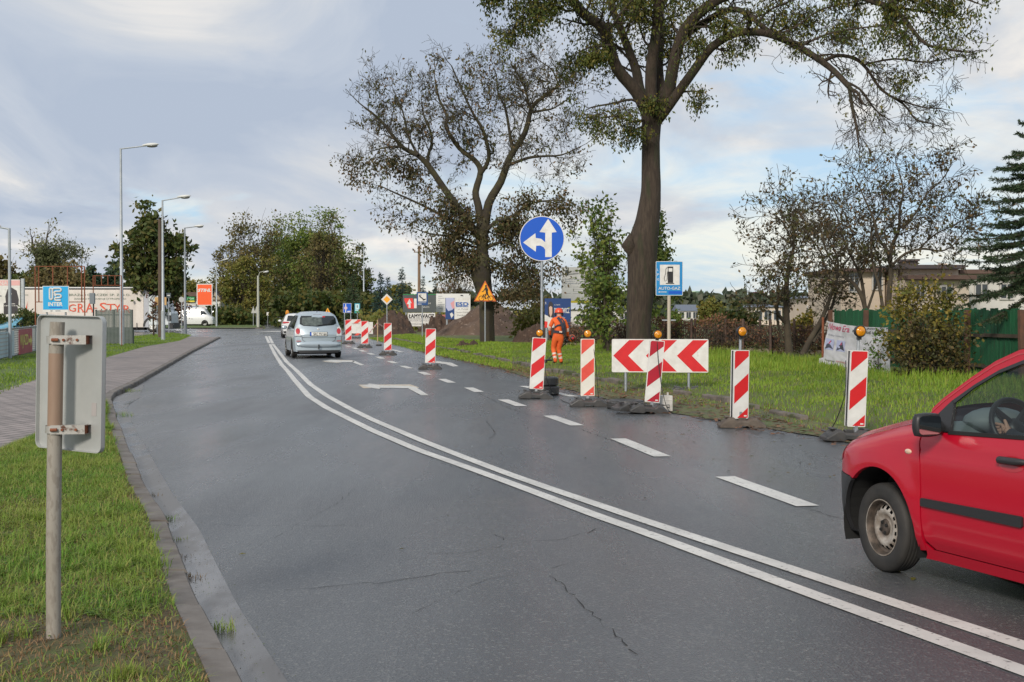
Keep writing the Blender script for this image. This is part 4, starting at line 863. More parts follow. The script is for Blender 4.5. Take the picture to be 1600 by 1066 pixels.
mb.text('DUTKIEWICZ',U(.37),Z(.50),Wd*.57,Hh*.17,-0.046,1,bold=0.02); mb.text('ELŻBIETA',U(.37),Z(.24),Wd*.22,Hh*.05,-0.046,1); mb.text('R',U(.02),Z(.20),Wd*.05,Hh*.08,-0.046,1); mb.text('do Sejmu',U(.48),Z(.70),Wd*.3,Hh*.08,-0.046,1)
mb.build('poster_face',[m_navyp,m_white,m_redp,m_hair_print,m_skin_print],t)
t,Wd,Hh,zb,zt,U,Z = board('information_board','tall white information board with yellow bottom band behind the young tree',877.5,417.5,928,473.5,74.0,0.05,legs=(0.2,0.8))
mb = MB(); mb.prism(rect(U(0),Z(0),U(1),Z(1)),-0.04,0.0,0); Q(mb,U,Z,rect(0,.94,1,1),1,-0.044); Q(mb,U,Z,[(.11,.10),(.20,.06),(.20,.24),(.11,.24)],2,-0.044); Q(mb,U,Z,rect(.11,.17,.15,.22),1,-0.048)
mb.text('Fundusze\nEuropejskie',U(.25),Z(.19),Wd*.30,Hh*.09,-0.045,3)
for k in range(3): mb.text(['Budowa drogi regionalnej','Racibórz - Pszczyna','na odcinku od DK 45'][k],U(.11),Z(.36+.055*k),Wd*(.78-.1*k),Hh*.035,-0.045,4)
for k in range(4): Q(mb,U,Z,rect(.35,.55+.06*k,.92-.07*k,.565+.06*k),5,-0.045)
mb.text('Beneficjent',U(.11),Z(.57),Wd*.22,Hh*.025,-0.045,3); mb.text('Wartość',U(.11),Z(.745),Wd*.18,Hh*.025,-0.045,3)
mb.build('board_face',[m_cream,m_ylw,m_charc,m_txtgrey,m_navyp,mat('pale_grey_print',(0.42,0.42,0.42),0.6)],t)

# ------------------------------------------------------------------ mesh fence with banners, left
A, B = g(-40,571,0.1), g(57.5,548,0.1); ang = math.atan2(B.y-A.y,B.x-A.x); Lf = (B-A).length
t = thing('mesh_fence','grey mesh fence panel run carrying a dark red banner with yellow arrow','fence',(A.x,A.y,0.1),ang)
m_mesh = mat('grey_mesh',(0.27,0.29,0.30),0.6,metal=0.3,col2=(0.33,0.35,0.35),vs=2)
Hf = 0.98; mb = MB()
for zz in (0.03, Hf): mb.tube([(0,0,zz),(Lf,0,zz)],0.03,6)
n_ = int(Lf/0.09)
for k in range(n_): mb.box((k*Lf/n_,0,Hf/2),(0.018,0.018,Hf))
for k in range(1,12): mb.box((Lf/2,0,Hf*k/12),(Lf,0.014,0.014))
mb.build('mesh_panel', m_mesh, t)
for f in (0.0,0.25,0.44,0.87,0.96,1.0):
    mb = MB(); mb.tube([(Lf*f,0,0),(Lf*f,0,Hf+0.05)],0.05,8); mb.build('post', m_mesh, t)
mb = MB(); xa, xb = Lf*.615, Lf*.865; mb.prism([(xa,0.02),(xb,0.02),(xb,Hf-0.05),(xa,Hf-0.05)],-0.075,-0.055,0); wd_ = xb-xa; mb.text('WJAZD',xa+wd_*.05,0.22,wd_*.62,0.5,-0.08,1,bold=0.02)
mb.flat([(xa+wd_*.70,-0.08,0.40),(xa+wd_*.84,-0.08,0.40),(xa+wd_*.84,-0.08,0.24),(xa+wd_*.97,-0.08,0.46),(xa+wd_*.84,-0.08,0.68),(xa+wd_*.84,-0.08,0.54),(xa+wd_*.70,-0.08,0.54)],1)
mb.build('banner',[mat('crimson_banner',(0.33,0.045,0.06),0.6,col2=(0.4,0.07,0.09),vs=2),mat('faded_yellow_print',(0.62,0.55,0.12),0.5)],t)
mb = MB(); mb.prism([(Lf*.28,0.05),(Lf*.53,0.05),(Lf*.53,Hf-0.08),(Lf*.28,Hf-0.08)],-0.07,-0.055,0)
for k in range(6): mb.flat([(Lf*.30,-0.075,0.15+.13*k),(Lf*(.50-.02*(k%3)),-0.075,0.15+.13*k),(Lf*(.50-.02*(k%3)),-0.075,0.19+.13*k),(Lf*.30,-0.075,0.19+.13*k)],1)
mb.build('notice',[mat('pale_blue_notice',(0.45,0.55,0.60),0.6),mat('pale_grey_print',(0.42,0.42,0.42),0.6)],t)
# green slatted gate by the lamp
A, B = g(150,532,0.1), g(206,530,0.1); Y = 66.0; xa, xb = at(150,500,Y).x, at(206,500,Y).x
t = thing('slatted_fence','dark green metal slatted fence behind the tallest lamp post','fence',(xa,Y,0.1)); H = at(0,484,Y).z-0.1; mb = MB(); Lf = xb-xa; n_ = 26
for k in range(n_+1): mb.box((Lf*k/n_,0,H/2+random.uniform(-.05,.05)),(0.05,0.02,H))
for zz in (0.3,H-0.25): mb.box((Lf/2,0.03,zz),(Lf,0.03,0.05))
mb.build('slat_panel', mat('dark_green_metal',(0.09,0.115,0.10),0.6,col2=(0.12,0.14,0.13),vs=3), t)
mb = MB(); mb.box((Lf*.6,0.06,0.35),(Lf*.9,0.02,0.7)); mb.build('lower_screen', mat('dark_green_screen',(0.03,0.05,0.045),0.7), t)
for f in (0,0.5,1): mb = MB(); mb.box((Lf*f,0.05,H/2),(0.08,0.08,H)); mb.build('post', m_bplast, t)

# ------------------------------------------------------------------ buildings
m_wallw = mat('white_render',(0.62,0.60,0.56),0.85,col2=(0.55,0.53,0.49),vs=0.7); m_wallc = mat('cream_render',(0.66,0.55,0.44),0.85,col2=(0.60,0.49,0.39),vs=0.6,bump=0.1,bs=20)
m_wallb = mat('beige_render',(0.45,0.38,0.27),0.85,col2=(0.38,0.32,0.23),vs=0.5); m_roof = mat('dark_roof',(0.05,0.045,0.05),0.7,col2=(0.08,0.06,0.06),vs=2); m_roofb = mat('brown_roof',(0.10,0.055,0.045),0.7,col2=(0.13,0.08,0.06),vs=2)
m_win = mat('window_glass',(0.03,0.04,0.05),0.08,spec=0.8); m_frame = mat('window_frame',(0.5,0.48,0.45),0.6)
def window(root, x, z, w_, h_, y=0.0, fm=None):
    mb = MB(); fr = 0.07
    for c_, d_ in (((x,y-0.02,z+h_/2),(w_+fr,0.06,fr)),((x,y-0.02,z-h_/2),(w_+fr,0.09,fr)),((x-w_/2,y-0.02,z),(fr,0.06,h_-fr)),((x+w_/2,y-0.02,z),(fr,0.06,h_-fr)),((x,y-0.018,z),(fr*.7,0.04,h_-fr))): mb.box(c_, d_)
    f = mb.build('window', fm or m_frame, root); mb = MB(); mb.box((x,y+0.0,z),(w_-fr,0.02,h_-fr)); mb.build('pane', m_win, f)
def bpx(name, label, x0, y0, x1, Y, depth, wm, cat='building', gz=-0.05):
    a, b_ = at(x0,y0,Y), at(x1,y0,Y); t = thing(name, label, cat, ((a.x+b_.x)/2, Y, gz)); Wd = b_.x-a.x; H = a.z-gz
    mb = MB(); mb.box((0,depth/2,H/2),(Wd,depth,H)); mb.build('wall', wm, t); return t, Wd, H
# workshop with white front
t, Wd, H = bpx('workshop','white workshop with a green fascia sign behind the orange board',262,470,344,188.0,14,m_wallw)
U = lambda x: at(x,500,188.0).x - t.location.x; Zz = lambda y_: at(0,y_,188.0).z+0.05
mb = MB(); mb.box(((U(290)+U(305))/2,-0.2,Zz(466)),(U(305)-U(290),0.3,Zz(462.5)-Zz(469.5)),0); mb.box(((U(290)+U(305))/2,-0.2,Zz(471)),(U(305)-U(290),0.28,0.18),1); mb.text('Dom Ogród',U(291),Zz(468.5),U(304)-U(291),0.3,-0.36,2); mb.build('fascia_sign',[m_grn,m_ylw,m_white],t)
mb = MB(); mb.box(((U(294)+U(308))/2,3.5,Zz(460)),(U(308)-U(294)+0.6,8,Zz(457)-Zz(463.5))); mb.box((0,7,H+0.08),(Wd+0.5,14.4,0.16)); mb.build('roof',m_roofb,t)
mb = MB(); mb.prism([(U(290),Zz(489)),(U(312),Zz(489)),(U(310),Zz(479)),(U(291),Zz(479))],-0.9,-0.1); mb.build('awning',mat('blue_awning',(0.05,0.14,0.30),0.6,col2=(0.04,0.05,0.07),vs=0.6),t)
for xa, xb, ya, yb_ in ((311,320,491,508),(322,327,492,503),(331,336,492,503)):
    mb = MB(); mb.box(((U(xa)+U(xb))/2,-0.03,(Zz(ya)+Zz(yb_))/2),(U(xb)-U(xa),0.08,Zz(ya)-Zz(yb_))); mb.build('door', mat('dark_door',(0.03,0.04,0.05),0.4), t)
mb = MB(); mb.box(((U(325)+U(343))/2,-0.1,Zz(476.5)),(U(343)-U(325),0.12,Zz(473.5)-Zz(479.5))); mb.build('signboard', m_cream, t)
# gabled house
t, Wd, H = bpx('gabled_house','beige gabled house with dark roof behind the white workshop',330,480,357,205.0,12,m_wallb)
mb = MB(); mb.add([(-Wd/2-.4,-0.4,H-0.1),(Wd/2+.4,-0.4,H-0.1),(-Wd*.25,-0.4,H+2.6),(-Wd/2-.4,12.4,H-0.1),(Wd/2+.4,12.4,H-0.1),(-Wd*.25,12.4,H+2.6)],[(0,1,2),(3,5,4),(1,4,5,2),(0,2,5,3),(0,3,4,1)]); mb.build('roof',m_roof,t)
mb = MB(); mb.add([(-Wd/2,-0.43,H-0.05),(Wd/2,-0.43,H-0.05),(-Wd*.25,-0.43,H+2.25)],[(0,1,2)]); mb.build('gable',m_wallb,t); window(t,Wd*.2,H*.55,0.9,1.3)
t, Wd, H = bpx('container','dark green storage container at the end of the workshop',344.5,495.5,361,172.0,3,mat('container_green',(0.03,0.05,0.055),0.6,col2=(0.04,0.065,0.07),vs=2),cat='container',gz=0.05)
mb = MB(); 
for k in range(7): mb.box((-Wd/2+Wd*(k+.5)/7,-0.02,H/2),(0.06,0.06,H*.94))
mb.build('rib_panel', mat('container_green',(0.03,0.05,0.055),0.6), t)
t, Wd, H = bpx('grey_shed','low grey shed beside the dark green container',362,498,369,176.0,3,mat('shed_grey',(0.20,0.20,0.19),0.8),cat='shed',gz=0.05); mb = MB(); mb.box((0,1.5,H+0.05),(Wd+.3,3.3,0.1)); mb.build('roof',m_roof,t)
# white hall roofs beyond the soil heap
t, Wd, H = bpx('low_hall','long low white hall beyond the big soil heap',775,484,968,150.0,20,m_wallw)
mb = MB(); mb.add([(-Wd/2-.3,-0.3,H),(Wd/2+.3,-0.3,H),(Wd/2+.3,10,H+1.1),(-Wd/2-.3,10,H+1.1),(-Wd/2-.3,20.3,H),(Wd/2+.3,20.3,H)],[(0,1,2,3),(3,2,5,4)]); mb.build('roof',mat('pale_sheet_roof',(0.55,0.56,0.56),0.5,col2=(0.45,0.46,0.47),vs=0.4),t)
for k in range(8): window(t,-Wd/2+Wd*(k+.5)/8,H*.6,1.0,0.5)
# dark roofed sheds in mid distance
for lb, x0, x1, yt, ye, Y in (('grey slate roofed house among the bushes beyond the iron fence',1060,1092,476,486,260.0),('cream house with balcony behind the bare trees',1262,1302,462,466,130.0),('low cream house between bushes left of the bare trees',1178,1222,476,480,170.0),('pale yellow house beyond the young tree',955,985,479,484,210.0)):
    t, Wd, H = bpx('small_house', lb, x0, ye, x1, Y, 9, m_wallc if 'cream' in lb else m_wallw, cat='house'); dz = (ye-yt)/F_*Y
    mb = MB(); mb.add([(-Wd/2-.3,-0.3,H),(Wd/2+.3,-0.3,H),(Wd/2+.1,4.5,H+dz),(-Wd/2-.1,4.5,H+dz),(-Wd/2-.3,9.3,H),(Wd/2+.3,9.3,H)],[(0,1,2,3),(3,2,5,4),(0,3,4),(1,5,2)]); mb.build('roof', mat('slate_roof',(0.13,0.15,0.19),0.6), t)
    for k in range(3): window(t,-Wd/2+Wd*(k+.5)/3,H*.55,0.9,1.2)
# distant apartment blocks
cols = {'g':mat('mint_facade',(0.42,0.55,0.36),0.8),'G':mat('green_facade',(0.16,0.28,0.20),0.8),'w':mat('pale_facade',(0.60,0.60,0.58),0.8),'p':mat('salmon_facade',(0.62,0.32,0.28),0.8),'m':mat('maroon_facade',(0.35,0.10,0.16),0.8)}
def block(label, x0, x1, ytop, Y, pat, nst=5):
    a, b_ = at(x0,ytop,Y), at(x1,ytop,Y); t = thing('apartment_block', label, 'apartment block', ((a.x+b_.x)/2,Y,-0.06), 0, 'distant apartment blocks on the horizon'); Wd = b_.x-a.x; H = a.z
    n_ = len(pat)
    for k, ch in enumerate(pat):
        mb = MB(); mb.box((-Wd/2+Wd*(k+.5)/n_,6-(0.4 if k%2 else 0),H/2-(0.5 if ch in 'wp' else 0)),(Wd/n_-0.02,12,H-(1.0 if ch in 'wp' else 0))); mb.build('wall', cols[ch], t)
        for s_ in range(nst):
            for u in (0.25,0.72):
                mb = MB(); mb.box((-Wd/2+Wd*(k+u)/n_,-0.45,H*(s_+.55)/nst),(Wd/n_*.26,0.1,H/nst*.42)); mb.build('window', m_win, t)
block('far mint and green apartment block right of the fuel sign',1067,1106,455,900.0,'pggGGw')
block('far pale apartment block at the end of the green one',1107,1130,462,920.0,'wgw')
block('far white and salmon apartment block seen under the fuel sign',1015,1066,467,860.0,'wgwpw')
block('far maroon and white tower behind the bare trees',1180,1222,456,780.0,'mwm')
block('far dark grey tower beside the maroon one',1226,1238,459,800.0,'Gw')
# cream house on the right
Y = 62.0; t = thing('cream_house','large cream house with flat dark roofs and chimney behind the green fence','house',(at(1450,500,Y).x,Y,-0.05))
U = lambda x: at(x,500,Y).x-t.location.x; Zz = lambda y_: at(0,y_,Y).z+0.05
def blk(x0, x1, yt, y0, y1, nm='wall', m=m_wallc, zb=0.0): 
    mb = MB(); mb.box(((U(x0)+U(x1))/2,(y0+y1)/2,(Zz(yt)+zb)/2),(U(x1)-U(x0),y1-y0,Zz(yt)-zb)); return mb.build(nm, m, t)
blk(1403,1497,421,0.0,9.0); blk(1398,1500,439,-1.2,-0.01,m=m_wallc); blk(1326,1396,422,1.5,8.5); blk(1502,1690,427,0.6,9.4,m=m_wallw)
def slab(x0,x1,yt,yb_,y0,y1,m): 
    mb = MB(); mb.box(((U(x0)+U(x1))/2,(y0+y1)/2,(Zz(yt)+Zz(yb_))/2),(U(x1)-U(x0),y1-y0,Zz(yt)-Zz(yb_))); return mb.build('roof', m, t)
r_ = slab(1392,1501,414.5,420.5,-0.6,9.5,m_roof); slab(1401,1506,431.5,438,-1.7,-0.02,m_roofb); slab(1320,1399,418,423.5,1.0,9.0,m_roofb); slab(1500,1695,421,427.5,0.1,9.9,m_roofb)
mb = MB(); mb.box((U(1453),3.5,(Zz(402)+Zz(414))/2),(U(1464)-U(1443),1.2,Zz(402)-Zz(414.3))); mb.box((U(1453),3.5,Zz(403)),(U(1466)-U(1441),1.4,0.1)); mb.build('chimney', mat('sooty_brick',(0.10,0.07,0.065),0.9,col2=(0.05,0.045,0.045),vs=4), r_)
mb = MB(); mb.tube([(U(1433),2,Zz(416)),(U(1433),2,Zz(395))],0.03,6); mb.build('antenna', m_bplast, r_)
mb = MB(); mb.box((U(1505),3,Zz(417)),(0.35,0.35,0.5)); mb.build('chimney', m_wallc, r_)
for x, y_, w_, h_, yy in ((1425,458,0.42,0.6,-1.22),(1384,436,0.45,0.9,1.48),(1347,440,0.45,0.9,1.48),(1465,458,0.5,0.6,-1.22),(1540,455,0.6,0.7,0.58),(1580,455,0.6,0.7,0.58)): window(t,U(x),Zz(y_),w_,h_,yy)
mb = MB(); mb.tube([(U(1403),-0.1,0),(U(1403),-0.1,Zz(421))],0.05,8); mb.build('drainpipe', m_roofb, t)

# ------------------------------------------------------------------ green plank fence and banner
A = Vector((at(1304,500,41).x,41,0)); B = Vector((at(1720,500,27).x,27,0)); ang = math.atan2(B.y-A.y,B.x-A.x); Lf = (B-A).length
t = thing('plank_fence','green painted plank fence with brown posts behind the shrub and red car','fence',(A.x,A.y,0.0),ang)
m_plank = mat('green_plank_paint',(0.006,0.075,0.03),0.7,col2=(0.012,0.115,0.045),vs=1.2,stretch=(9,9,0.7),bump=0.4,bs=14,col3=(0.03,0.045,0.022),vs3=3,thr3=(0.55,0.70))
m_rail = mat('old_rail_wood',(0.045,0.035,0.025),0.9,col2=(0.085,0.065,0.045),vs=5)
npan = 6
for s_ in range(npan):
    mb = MB(); xa = Lf*s_/npan; xb = Lf*(s_+1)/npan; n_ = int((xb-xa)/0.115)
    for k in range(n_):
        cx = xa+(xb-xa)*(k+.5)/n_; h_ = 1.60+random.uniform(-.03,.04)+0.03*math.sin(s_*2.3); off = random.uniform(-.008,.008); mb.box((cx,off,0.12+h_/2),((xb-xa)/n_-random.uniform(.002,.012),0.022,h_), R=Matrix.Rotation(random.gauss(0,.006),3,'Y'))
    mb.build('plank_panel', m_plank, t)
    mb = MB()
    for zz in (0.42,1.15): mb.box(((xa+xb)/2,-0.05,zz+random.uniform(-.02,.02)),(xb-xa,0.05,0.08))
    mb.build('rail', m_rail, t)
for f in (0.0,0.19,0.40,0.62,0.80,1.0):
    mb = MB(); mb.box((Lf*f,-0.13,0.85),(0.11,0.11,1.75), R=Matrix.Rotation(random.gauss(0,.02),3,'Y')); mb.build('post', mat('red_brown_post',(0.14,0.065,0.04),0.9,col2=(0.09,0.05,0.035),vs=6,bump=0.4,bs=20), t)
# banner of the riding shop, sagging cloth with a torn left corner
Bl = at(1290,585,38.0); 
t = thing('cloth_banner','creased white vinyl banner with motorcycle pictures tied before the green fence','banner',(0,0,0))
TL, TR, BL, BR = at(1290,501.5,38.4), at(1387.5,512,32.6), at(1279,583,37.6), at(1389,601,32.2)
nx, nz_ = 44, 36; V = []; 
def bpt(u, v_):
    top = TL.lerp(TR,u); bot = BL.lerp(BR,u); p = top.lerp(bot,v_); nrm = Vector((-(TR-TL).y,(TR-TL).x,0)).normalized()*-1
    lcut = max(0,1-u*9)*max(0,(0.62-v_))*0.5*0; 
    wav = 0.05*math.sin(u*9+v_*2.5)*v_+0.03*noise.noise(Vector((u*6+v_*3,v_*4-u*4,1)))+0.015*noise.noise(Vector((u*16-v_*12,v_*9,4)))
    p = p+nrm*wav; p.z -= 0.05*math.sin(u*math.pi)*(1-v_)+0.0; return p
for j in range(nz_+1):
    for i in range(nx+1):
        u = i/nx; v_ = j/nz_
        if v_ < 0.72 and u < 0.06: u2 = u + (0.06-u)*0.9*(1 if v_>0.02 else 0)
        else: u2 = u
        V.append(bpt(u2 if v_ < 0.72 else u, v_))
cloth = np_obj('cloth', V, [(j*(nx+1)+i,(j+1)*(nx+1)+i,(j+1)*(nx+1)+i+1,j*(nx+1)+i+1) for j in range(nz_) for i in range(nx)], mat('white_vinyl',(0.62,0.61,0.62),0.45,col2=(0.52,0.51,0.53),vs=1.5), t, smooth=True)
nrm = Vector(((TR-TL).y,-(TR-TL).x,0)).normalized()
def proj(poly2, mb, mi, off=0.012):
    mb.flat([bpt(a_,b_)+nrm*off for a_, b_ in poly2], mi)
def btext(mb, s_, u0, v0, w_, h_, mi, bold=0.0, shear=0.0, slope=0.0):
    vs, fs = text_geo(s_, bold, shear)
    if not vs: return
    a = np.array(vs); lo = a.min(0); hi = a.max(0)
    mb.add([bpt(u0+w_*(p_[0]-lo[0])/(hi[0]-lo[0]), v0-h_*(p_[1]-lo[1])/(hi[1]-lo[1])+slope*w_*(p_[0]-lo[0])/(hi[0]-lo[0]))+nrm*0.012 for p_ in vs], fs, mi)
mb = MB()
btext(mb,'Nowa Era',.07,.14,.36,.12,0,shear=0.3,bold=0.01); btext(mb,'P.T.H. JOTRANS Sp.z o.o.',.48,.14,.44,.06,1,bold=0.01); btext(mb,'JAZDY',.70,.05,.16,.035,1,bold=0.02)
btext(mb,'skutery i motory',.09,.27,.25,.05,2); btext(mb,'Tanie Raty',.42,.53,.14,.05,1); btext(mb,'kaski',.44,.60,.1,.035,2); btext(mb,'odzież',.45,.67,.1,.035,2)
btext(mb,'Naprawy',.09,.76,.14,.045,1); btext(mb,'GWARANCJA',.25,.755,.16,.04,0,bold=0.01); btext(mb,'opony',.12,.85,.1,.035,2); btext(mb,'607 210 120',.25,.86,.17,.05,2); btext(mb,'627 178 560',.25,.95,.17,.045,2); btext(mb,'serwis',.11,.94,.1,.035,2)
for k in range(5): btext(mb,['Części','Akcesoria','Oleje i filtry','Akumulatory','Serwis'][k],.68,.46+.11*k,.18,.035,2)
# two small generic vehicle pictures
for u0 in (.07,.24):
    proj([(u0,.53),(u0+.13,.53),(u0+.13,.32),(u0,.32)],mb,3,0.010); proj([(u0+.01,.52),(u0+.03,.42),(u0+.07,.40),(u0+.09,.34),(u0+.11,.42),(u0+.125,.51),(u0+.07,.48)],mb,4,0.014); proj([(u0+.05,.42),(u0+.08,.34),(u0+.09,.40)],mb,0,0.016)
mb.build('print',[mat('magenta_print',(0.50,0.05,0.12),0.5),m_black,mat('faded_grey_print',(0.26,0.26,0.30),0.6),m_lav,mat('dark_grey_print',(0.05,0.05,0.07),0.6)],cloth)
mb = MB(); a_ = TL+Vector((-.05,0.1,0.0)); mb.tube([(a_.x,a_.y,0.0),(a_.x,a_.y,TL.z+0.1)],0.035,8); mb.build('post', m_rust, t)

# ------------------------------------------------------------------ rusty ornamental fence
A = Vector((at(872,500,58).x,58,0.12)); B = Vector((at(1300,500,46).x,46,0.12)); ang = math.atan2(B.y-A.y,B.x-A.x); Lf = (B-A).length
t = thing('iron_fence','low rusty iron fence with arched tops and leaning posts on a concrete footing','fence',(A.x,A.y,0.1),ang)
mb = MB(); mb.box((Lf/2,0.05,0.12),(Lf,0.2,0.30)); mb.build('footing', mat('footing_concrete',(0.32,0.27,0.21),0.9,col2=(0.24,0.19,0.14),vs=3,bump=0.4,bs=12), t)
m_iron = mat('dark_rusty_iron',(0.05,0.035,0.028),0.85,col2=(0.11,0.06,0.04),vs=12)
ns = 9
for s_ in range(ns):
    xa, xb = Lf*s_/ns, Lf*(s_+1)/ns; mb = MB(); W_ = xb-xa
    for zz in (0.38,0.95): mb.box(((xa+xb)/2,0,zz),(W_,0.03,0.03))
    for k in range(1,14): mb.tube([(xa+W_*k/14,0,0.3),(xa+W_*k/14,0,0.95+0.30*math.sin(math.pi*k/14))],0.011,4)
    for q_ in (0.0,0.33,0.66):
        R0 = W_*0.17; cxx = xa+W_*(q_+.17); mb.tube([(cxx+R0*math.cos(a_),-0.03,0.93+R0*0.62*math.sin(a_)) for a_ in np.linspace(0,math.pi,9)],0.016,5)
    mb.build('railing', m_iron, t)
for s_ in range(ns+1):
    mb = MB(); mb.tube([(Lf*s_/ns,0,0.1),(Lf*s_/ns+random.gauss(0,.03),0,1.32)],0.045,6); mb.build('post', m_iron, t)
for s_ in (2,5,6.6,7.4):
    mb = MB(); mb.tube([(Lf*s_/ns+0.35,-0.5,0.0),(Lf*s_/ns-0.15,0,1.3)],0.05,6); mb.build('brace', m_iron, t)

# ------------------------------------------------------------------ soil heaps
def heap(label, px, py, rx, ry, h, seed, m, sharp=1.25, spoil=0.16):
    p = g(px, py, 0); n_ = 56; V = []; 
    for j in range(n_+1):
        for i in range(n_+1):
            u, v_ = (i/n_*2-1), (j/n_*2-1); x, y = u*rx*1.15, v_*ry*1.15; r = math.hypot(u*1.15, v_*1.15)
            z = h*max(0,1-r)**(1/sharp) if r < 1 else 0
            z = h*(1-min(r,1)**sharp) if r < 1 else 0
            nz2 = noise.noise(Vector((x*0.9+seed,y*0.9,0)))*spoil*2+noise.noise(Vector((x*2.2,y*2.2,seed)))*spoil*1.9+noise.noise(Vector((x*6,y*6,seed)))*spoil*.9+noise.noise(Vector((x*14,y*14,seed)))*spoil*.35
            z = z*(1+0.25*noise.noise(Vector((u*1.5+seed,v_*1.5,7))))+nz2*min(1,max(0,(1.05-r)*4))
            V.append((x,y,max(z,-0.1) if r < 1.04 else -0.12))
    o = np_obj('soil_heap', V, [(j*(n_+1)+i,j*(n_+1)+i+1,(j+1)*(n_+1)+i+1,(j+1)*(n_+1)+i) for j in range(n_) for i in range(n_)], m, smooth=False)
    o.location = (p.x,p.y+ry*0.75,-0.02); return tag(o, label, 'soil heap', 'heaps of dug soil beyond the verge')
m_earth = mat('dug_earth',(0.125,0.083,0.058),0.95,col2=(0.075,0.046,0.032),vs=0.7,bump=0.9,bs=9,col3=(0.21,0.155,0.12),vs3=5,thr3=(0.58,0.68))
m_earthd = mat('dark_earth',(0.075,0.045,0.031),0.95,col2=(0.045,0.028,0.02),vs=1.2,bump=0.9,bs=10,col3=(0.14,0.095,0.07),vs3=6,thr3=(0.58,0.68))
heap('large pointed heap of brown soil behind the tree with the cyclist sign',768,530,4.0,4.2,2.35,3.0,m_earth,1.05,0.13)
heap('dark lumpy soil heap below the ESD billboard',688,524,1.9,2.0,1.1,9.0,m_earthd,1.6,0.3)
heap('dark brown soil heap left of the utility pole',614,525,1.7,2.0,1.5,14.0,m_earthd,1.5,0.28)
heap('low dark spoil bank reaching the worker',842,543,1.5,1.6,0.95,21.0,m_earthd,1.7,0.25)
heap('flat spread of dug soil beside the white barrier',566,523,1.6,1.2,0.35,28.0,m_earthd,1.7,0.2)
heap('small ridge of torn turf and soil on the grass before the big heap',735,545,1.0,0.6,0.32,33.0,m_earthd,1.5,0.2)
# ================================================================== trees and plants
def leafmat(name, c1, c2, c3, vs=0.9, rough=0.6, tr=0.25):
    m = bpy.data.materials.new(name); m.use_nodes = True; t = m.node_tree; b = t.nodes['Principled BSDF']
    co = t.nodes.new('ShaderNodeTexCoord').outputs['Object']
    def nz(s, d): n = t.nodes.new('ShaderNodeTexNoise'); n.inputs['Scale'].default_value = s; n.inputs['Detail'].default_value = d; t.links.new(co, n.inputs['Vector']); return n.outputs[0]
    def mx(f, a, b_, lo, hi):
        r = t.nodes.new('ShaderNodeMapRange'); r.inputs[1].default_value = lo; r.inputs[2].default_value = hi; t.links.new(f, r.inputs[0])
        q = t.nodes.new('ShaderNodeMix'); q.data_type = 'RGBA'; t.links.new(r.outputs[0], q.inputs[0])
        for s, v in ((q.inputs[6], a), (q.inputs[7], b_)):
            if isinstance(v, tuple): s.default_value = (*v, 1)
            else: t.links.new(v, s)
        return q.outputs[2]
    geo = t.nodes.new('ShaderNodeNewGeometry')
    c = mx(nz(vs, 3), c1, c2, 0.4, 0.6); c = mx(geo.outputs['Random Per Island'], c, c3, 0.55, 1.0)
    t.links.new(c, b.inputs['Base Color']); b.inputs['Roughness'].default_value = rough; b.inputs['Specular IOR Level'].default_value = 0.3
    tl = t.nodes.new('ShaderNodeBsdfTranslucent'); t.links.new(c, tl.inputs['Color']); ms = t.nodes.new('ShaderNodeMixShader'); ms.inputs[0].default_value = tr
    o = t.nodes['Material Output']; t.links.new(b.outputs[0], ms.inputs[1]); t.links.new(tl.outputs[0], ms.inputs[2]); t.links.new(ms.outputs[0], o.inputs[0]); return m
m_bark = mat('furrowed_bark',(0.036,0.025,0.018),0.92,col2=(0.066,0.048,0.034),vs=3.0,stretch=(5,5,0.9),bump=0.9,bs=9,col3=(0.035,0.036,0.018),vs3=0.8,thr3=(0.52,0.68))
m_bark2 = mat('mossy_bark',(0.040,0.031,0.020),0.92,col2=(0.062,0.056,0.024),vs=1.2,bump=0.8,bs=8,col3=(0.04,0.032,0.024),vs3=3)
m_barkd = mat('dark_bark',(0.042,0.032,0.022),0.92,col2=(0.07,0.055,0.036),vs=3,bump=0.5,bs=12)
m_twig = mat('dark_twig',(0.045,0.033,0.026),0.9)
l_ash = leafmat('ash_leaf',(0.056,0.083,0.019),(0.104,0.123,0.024),(0.188,0.141,0.027),0.8)
l_brown = leafmat('withered_leaf',(0.098,0.078,0.034),(0.072,0.085,0.029),(0.169,0.098,0.046),1.0)
l_dark = leafmat('dark_green_leaf',(0.039,0.065,0.015),(0.079,0.101,0.021),(0.131,0.106,0.026),0.5)
l_olive = leafmat('olive_leaf',(0.113,0.131,0.025),(0.179,0.166,0.033),(0.226,0.174,0.041),0.25)
l_mid = leafmat('green_leaf',(0.090,0.146,0.029),(0.153,0.206,0.040),(0.224,0.238,0.047),0.25)
l_brn2 = leafmat('brown_olive_leaf',(0.131,0.106,0.039),(0.105,0.114,0.030),(0.194,0.138,0.051),0.3)
l_red = leafmat('copper_leaf',(0.11,0.040,0.022),(0.085,0.045,0.022),(0.16,0.07,0.03),0.6)
l_dead = leafmat('dead_brown_leaf',(0.221,0.106,0.058),(0.130,0.069,0.038),(0.286,0.150,0.084),0.9)
l_yel = leafmat('yellowing_leaf',(0.173,0.145,0.027),(0.105,0.117,0.022),(0.360,0.262,0.054),1.5)
l_spr = leafmat('spruce_needle',(0.029,0.055,0.026),(0.047,0.079,0.036),(0.070,0.101,0.042),1.0, tr=0.1)
l_bspr = leafmat('blue_spruce_needle',(0.022,0.052,0.042),(0.038,0.078,0.062),(0.05,0.09,0.075),0.4, tr=0.1)
l_grn = leafmat('fresh_leaf',(0.084,0.168,0.024),(0.126,0.210,0.036),(0.070,0.112,0.024),3)

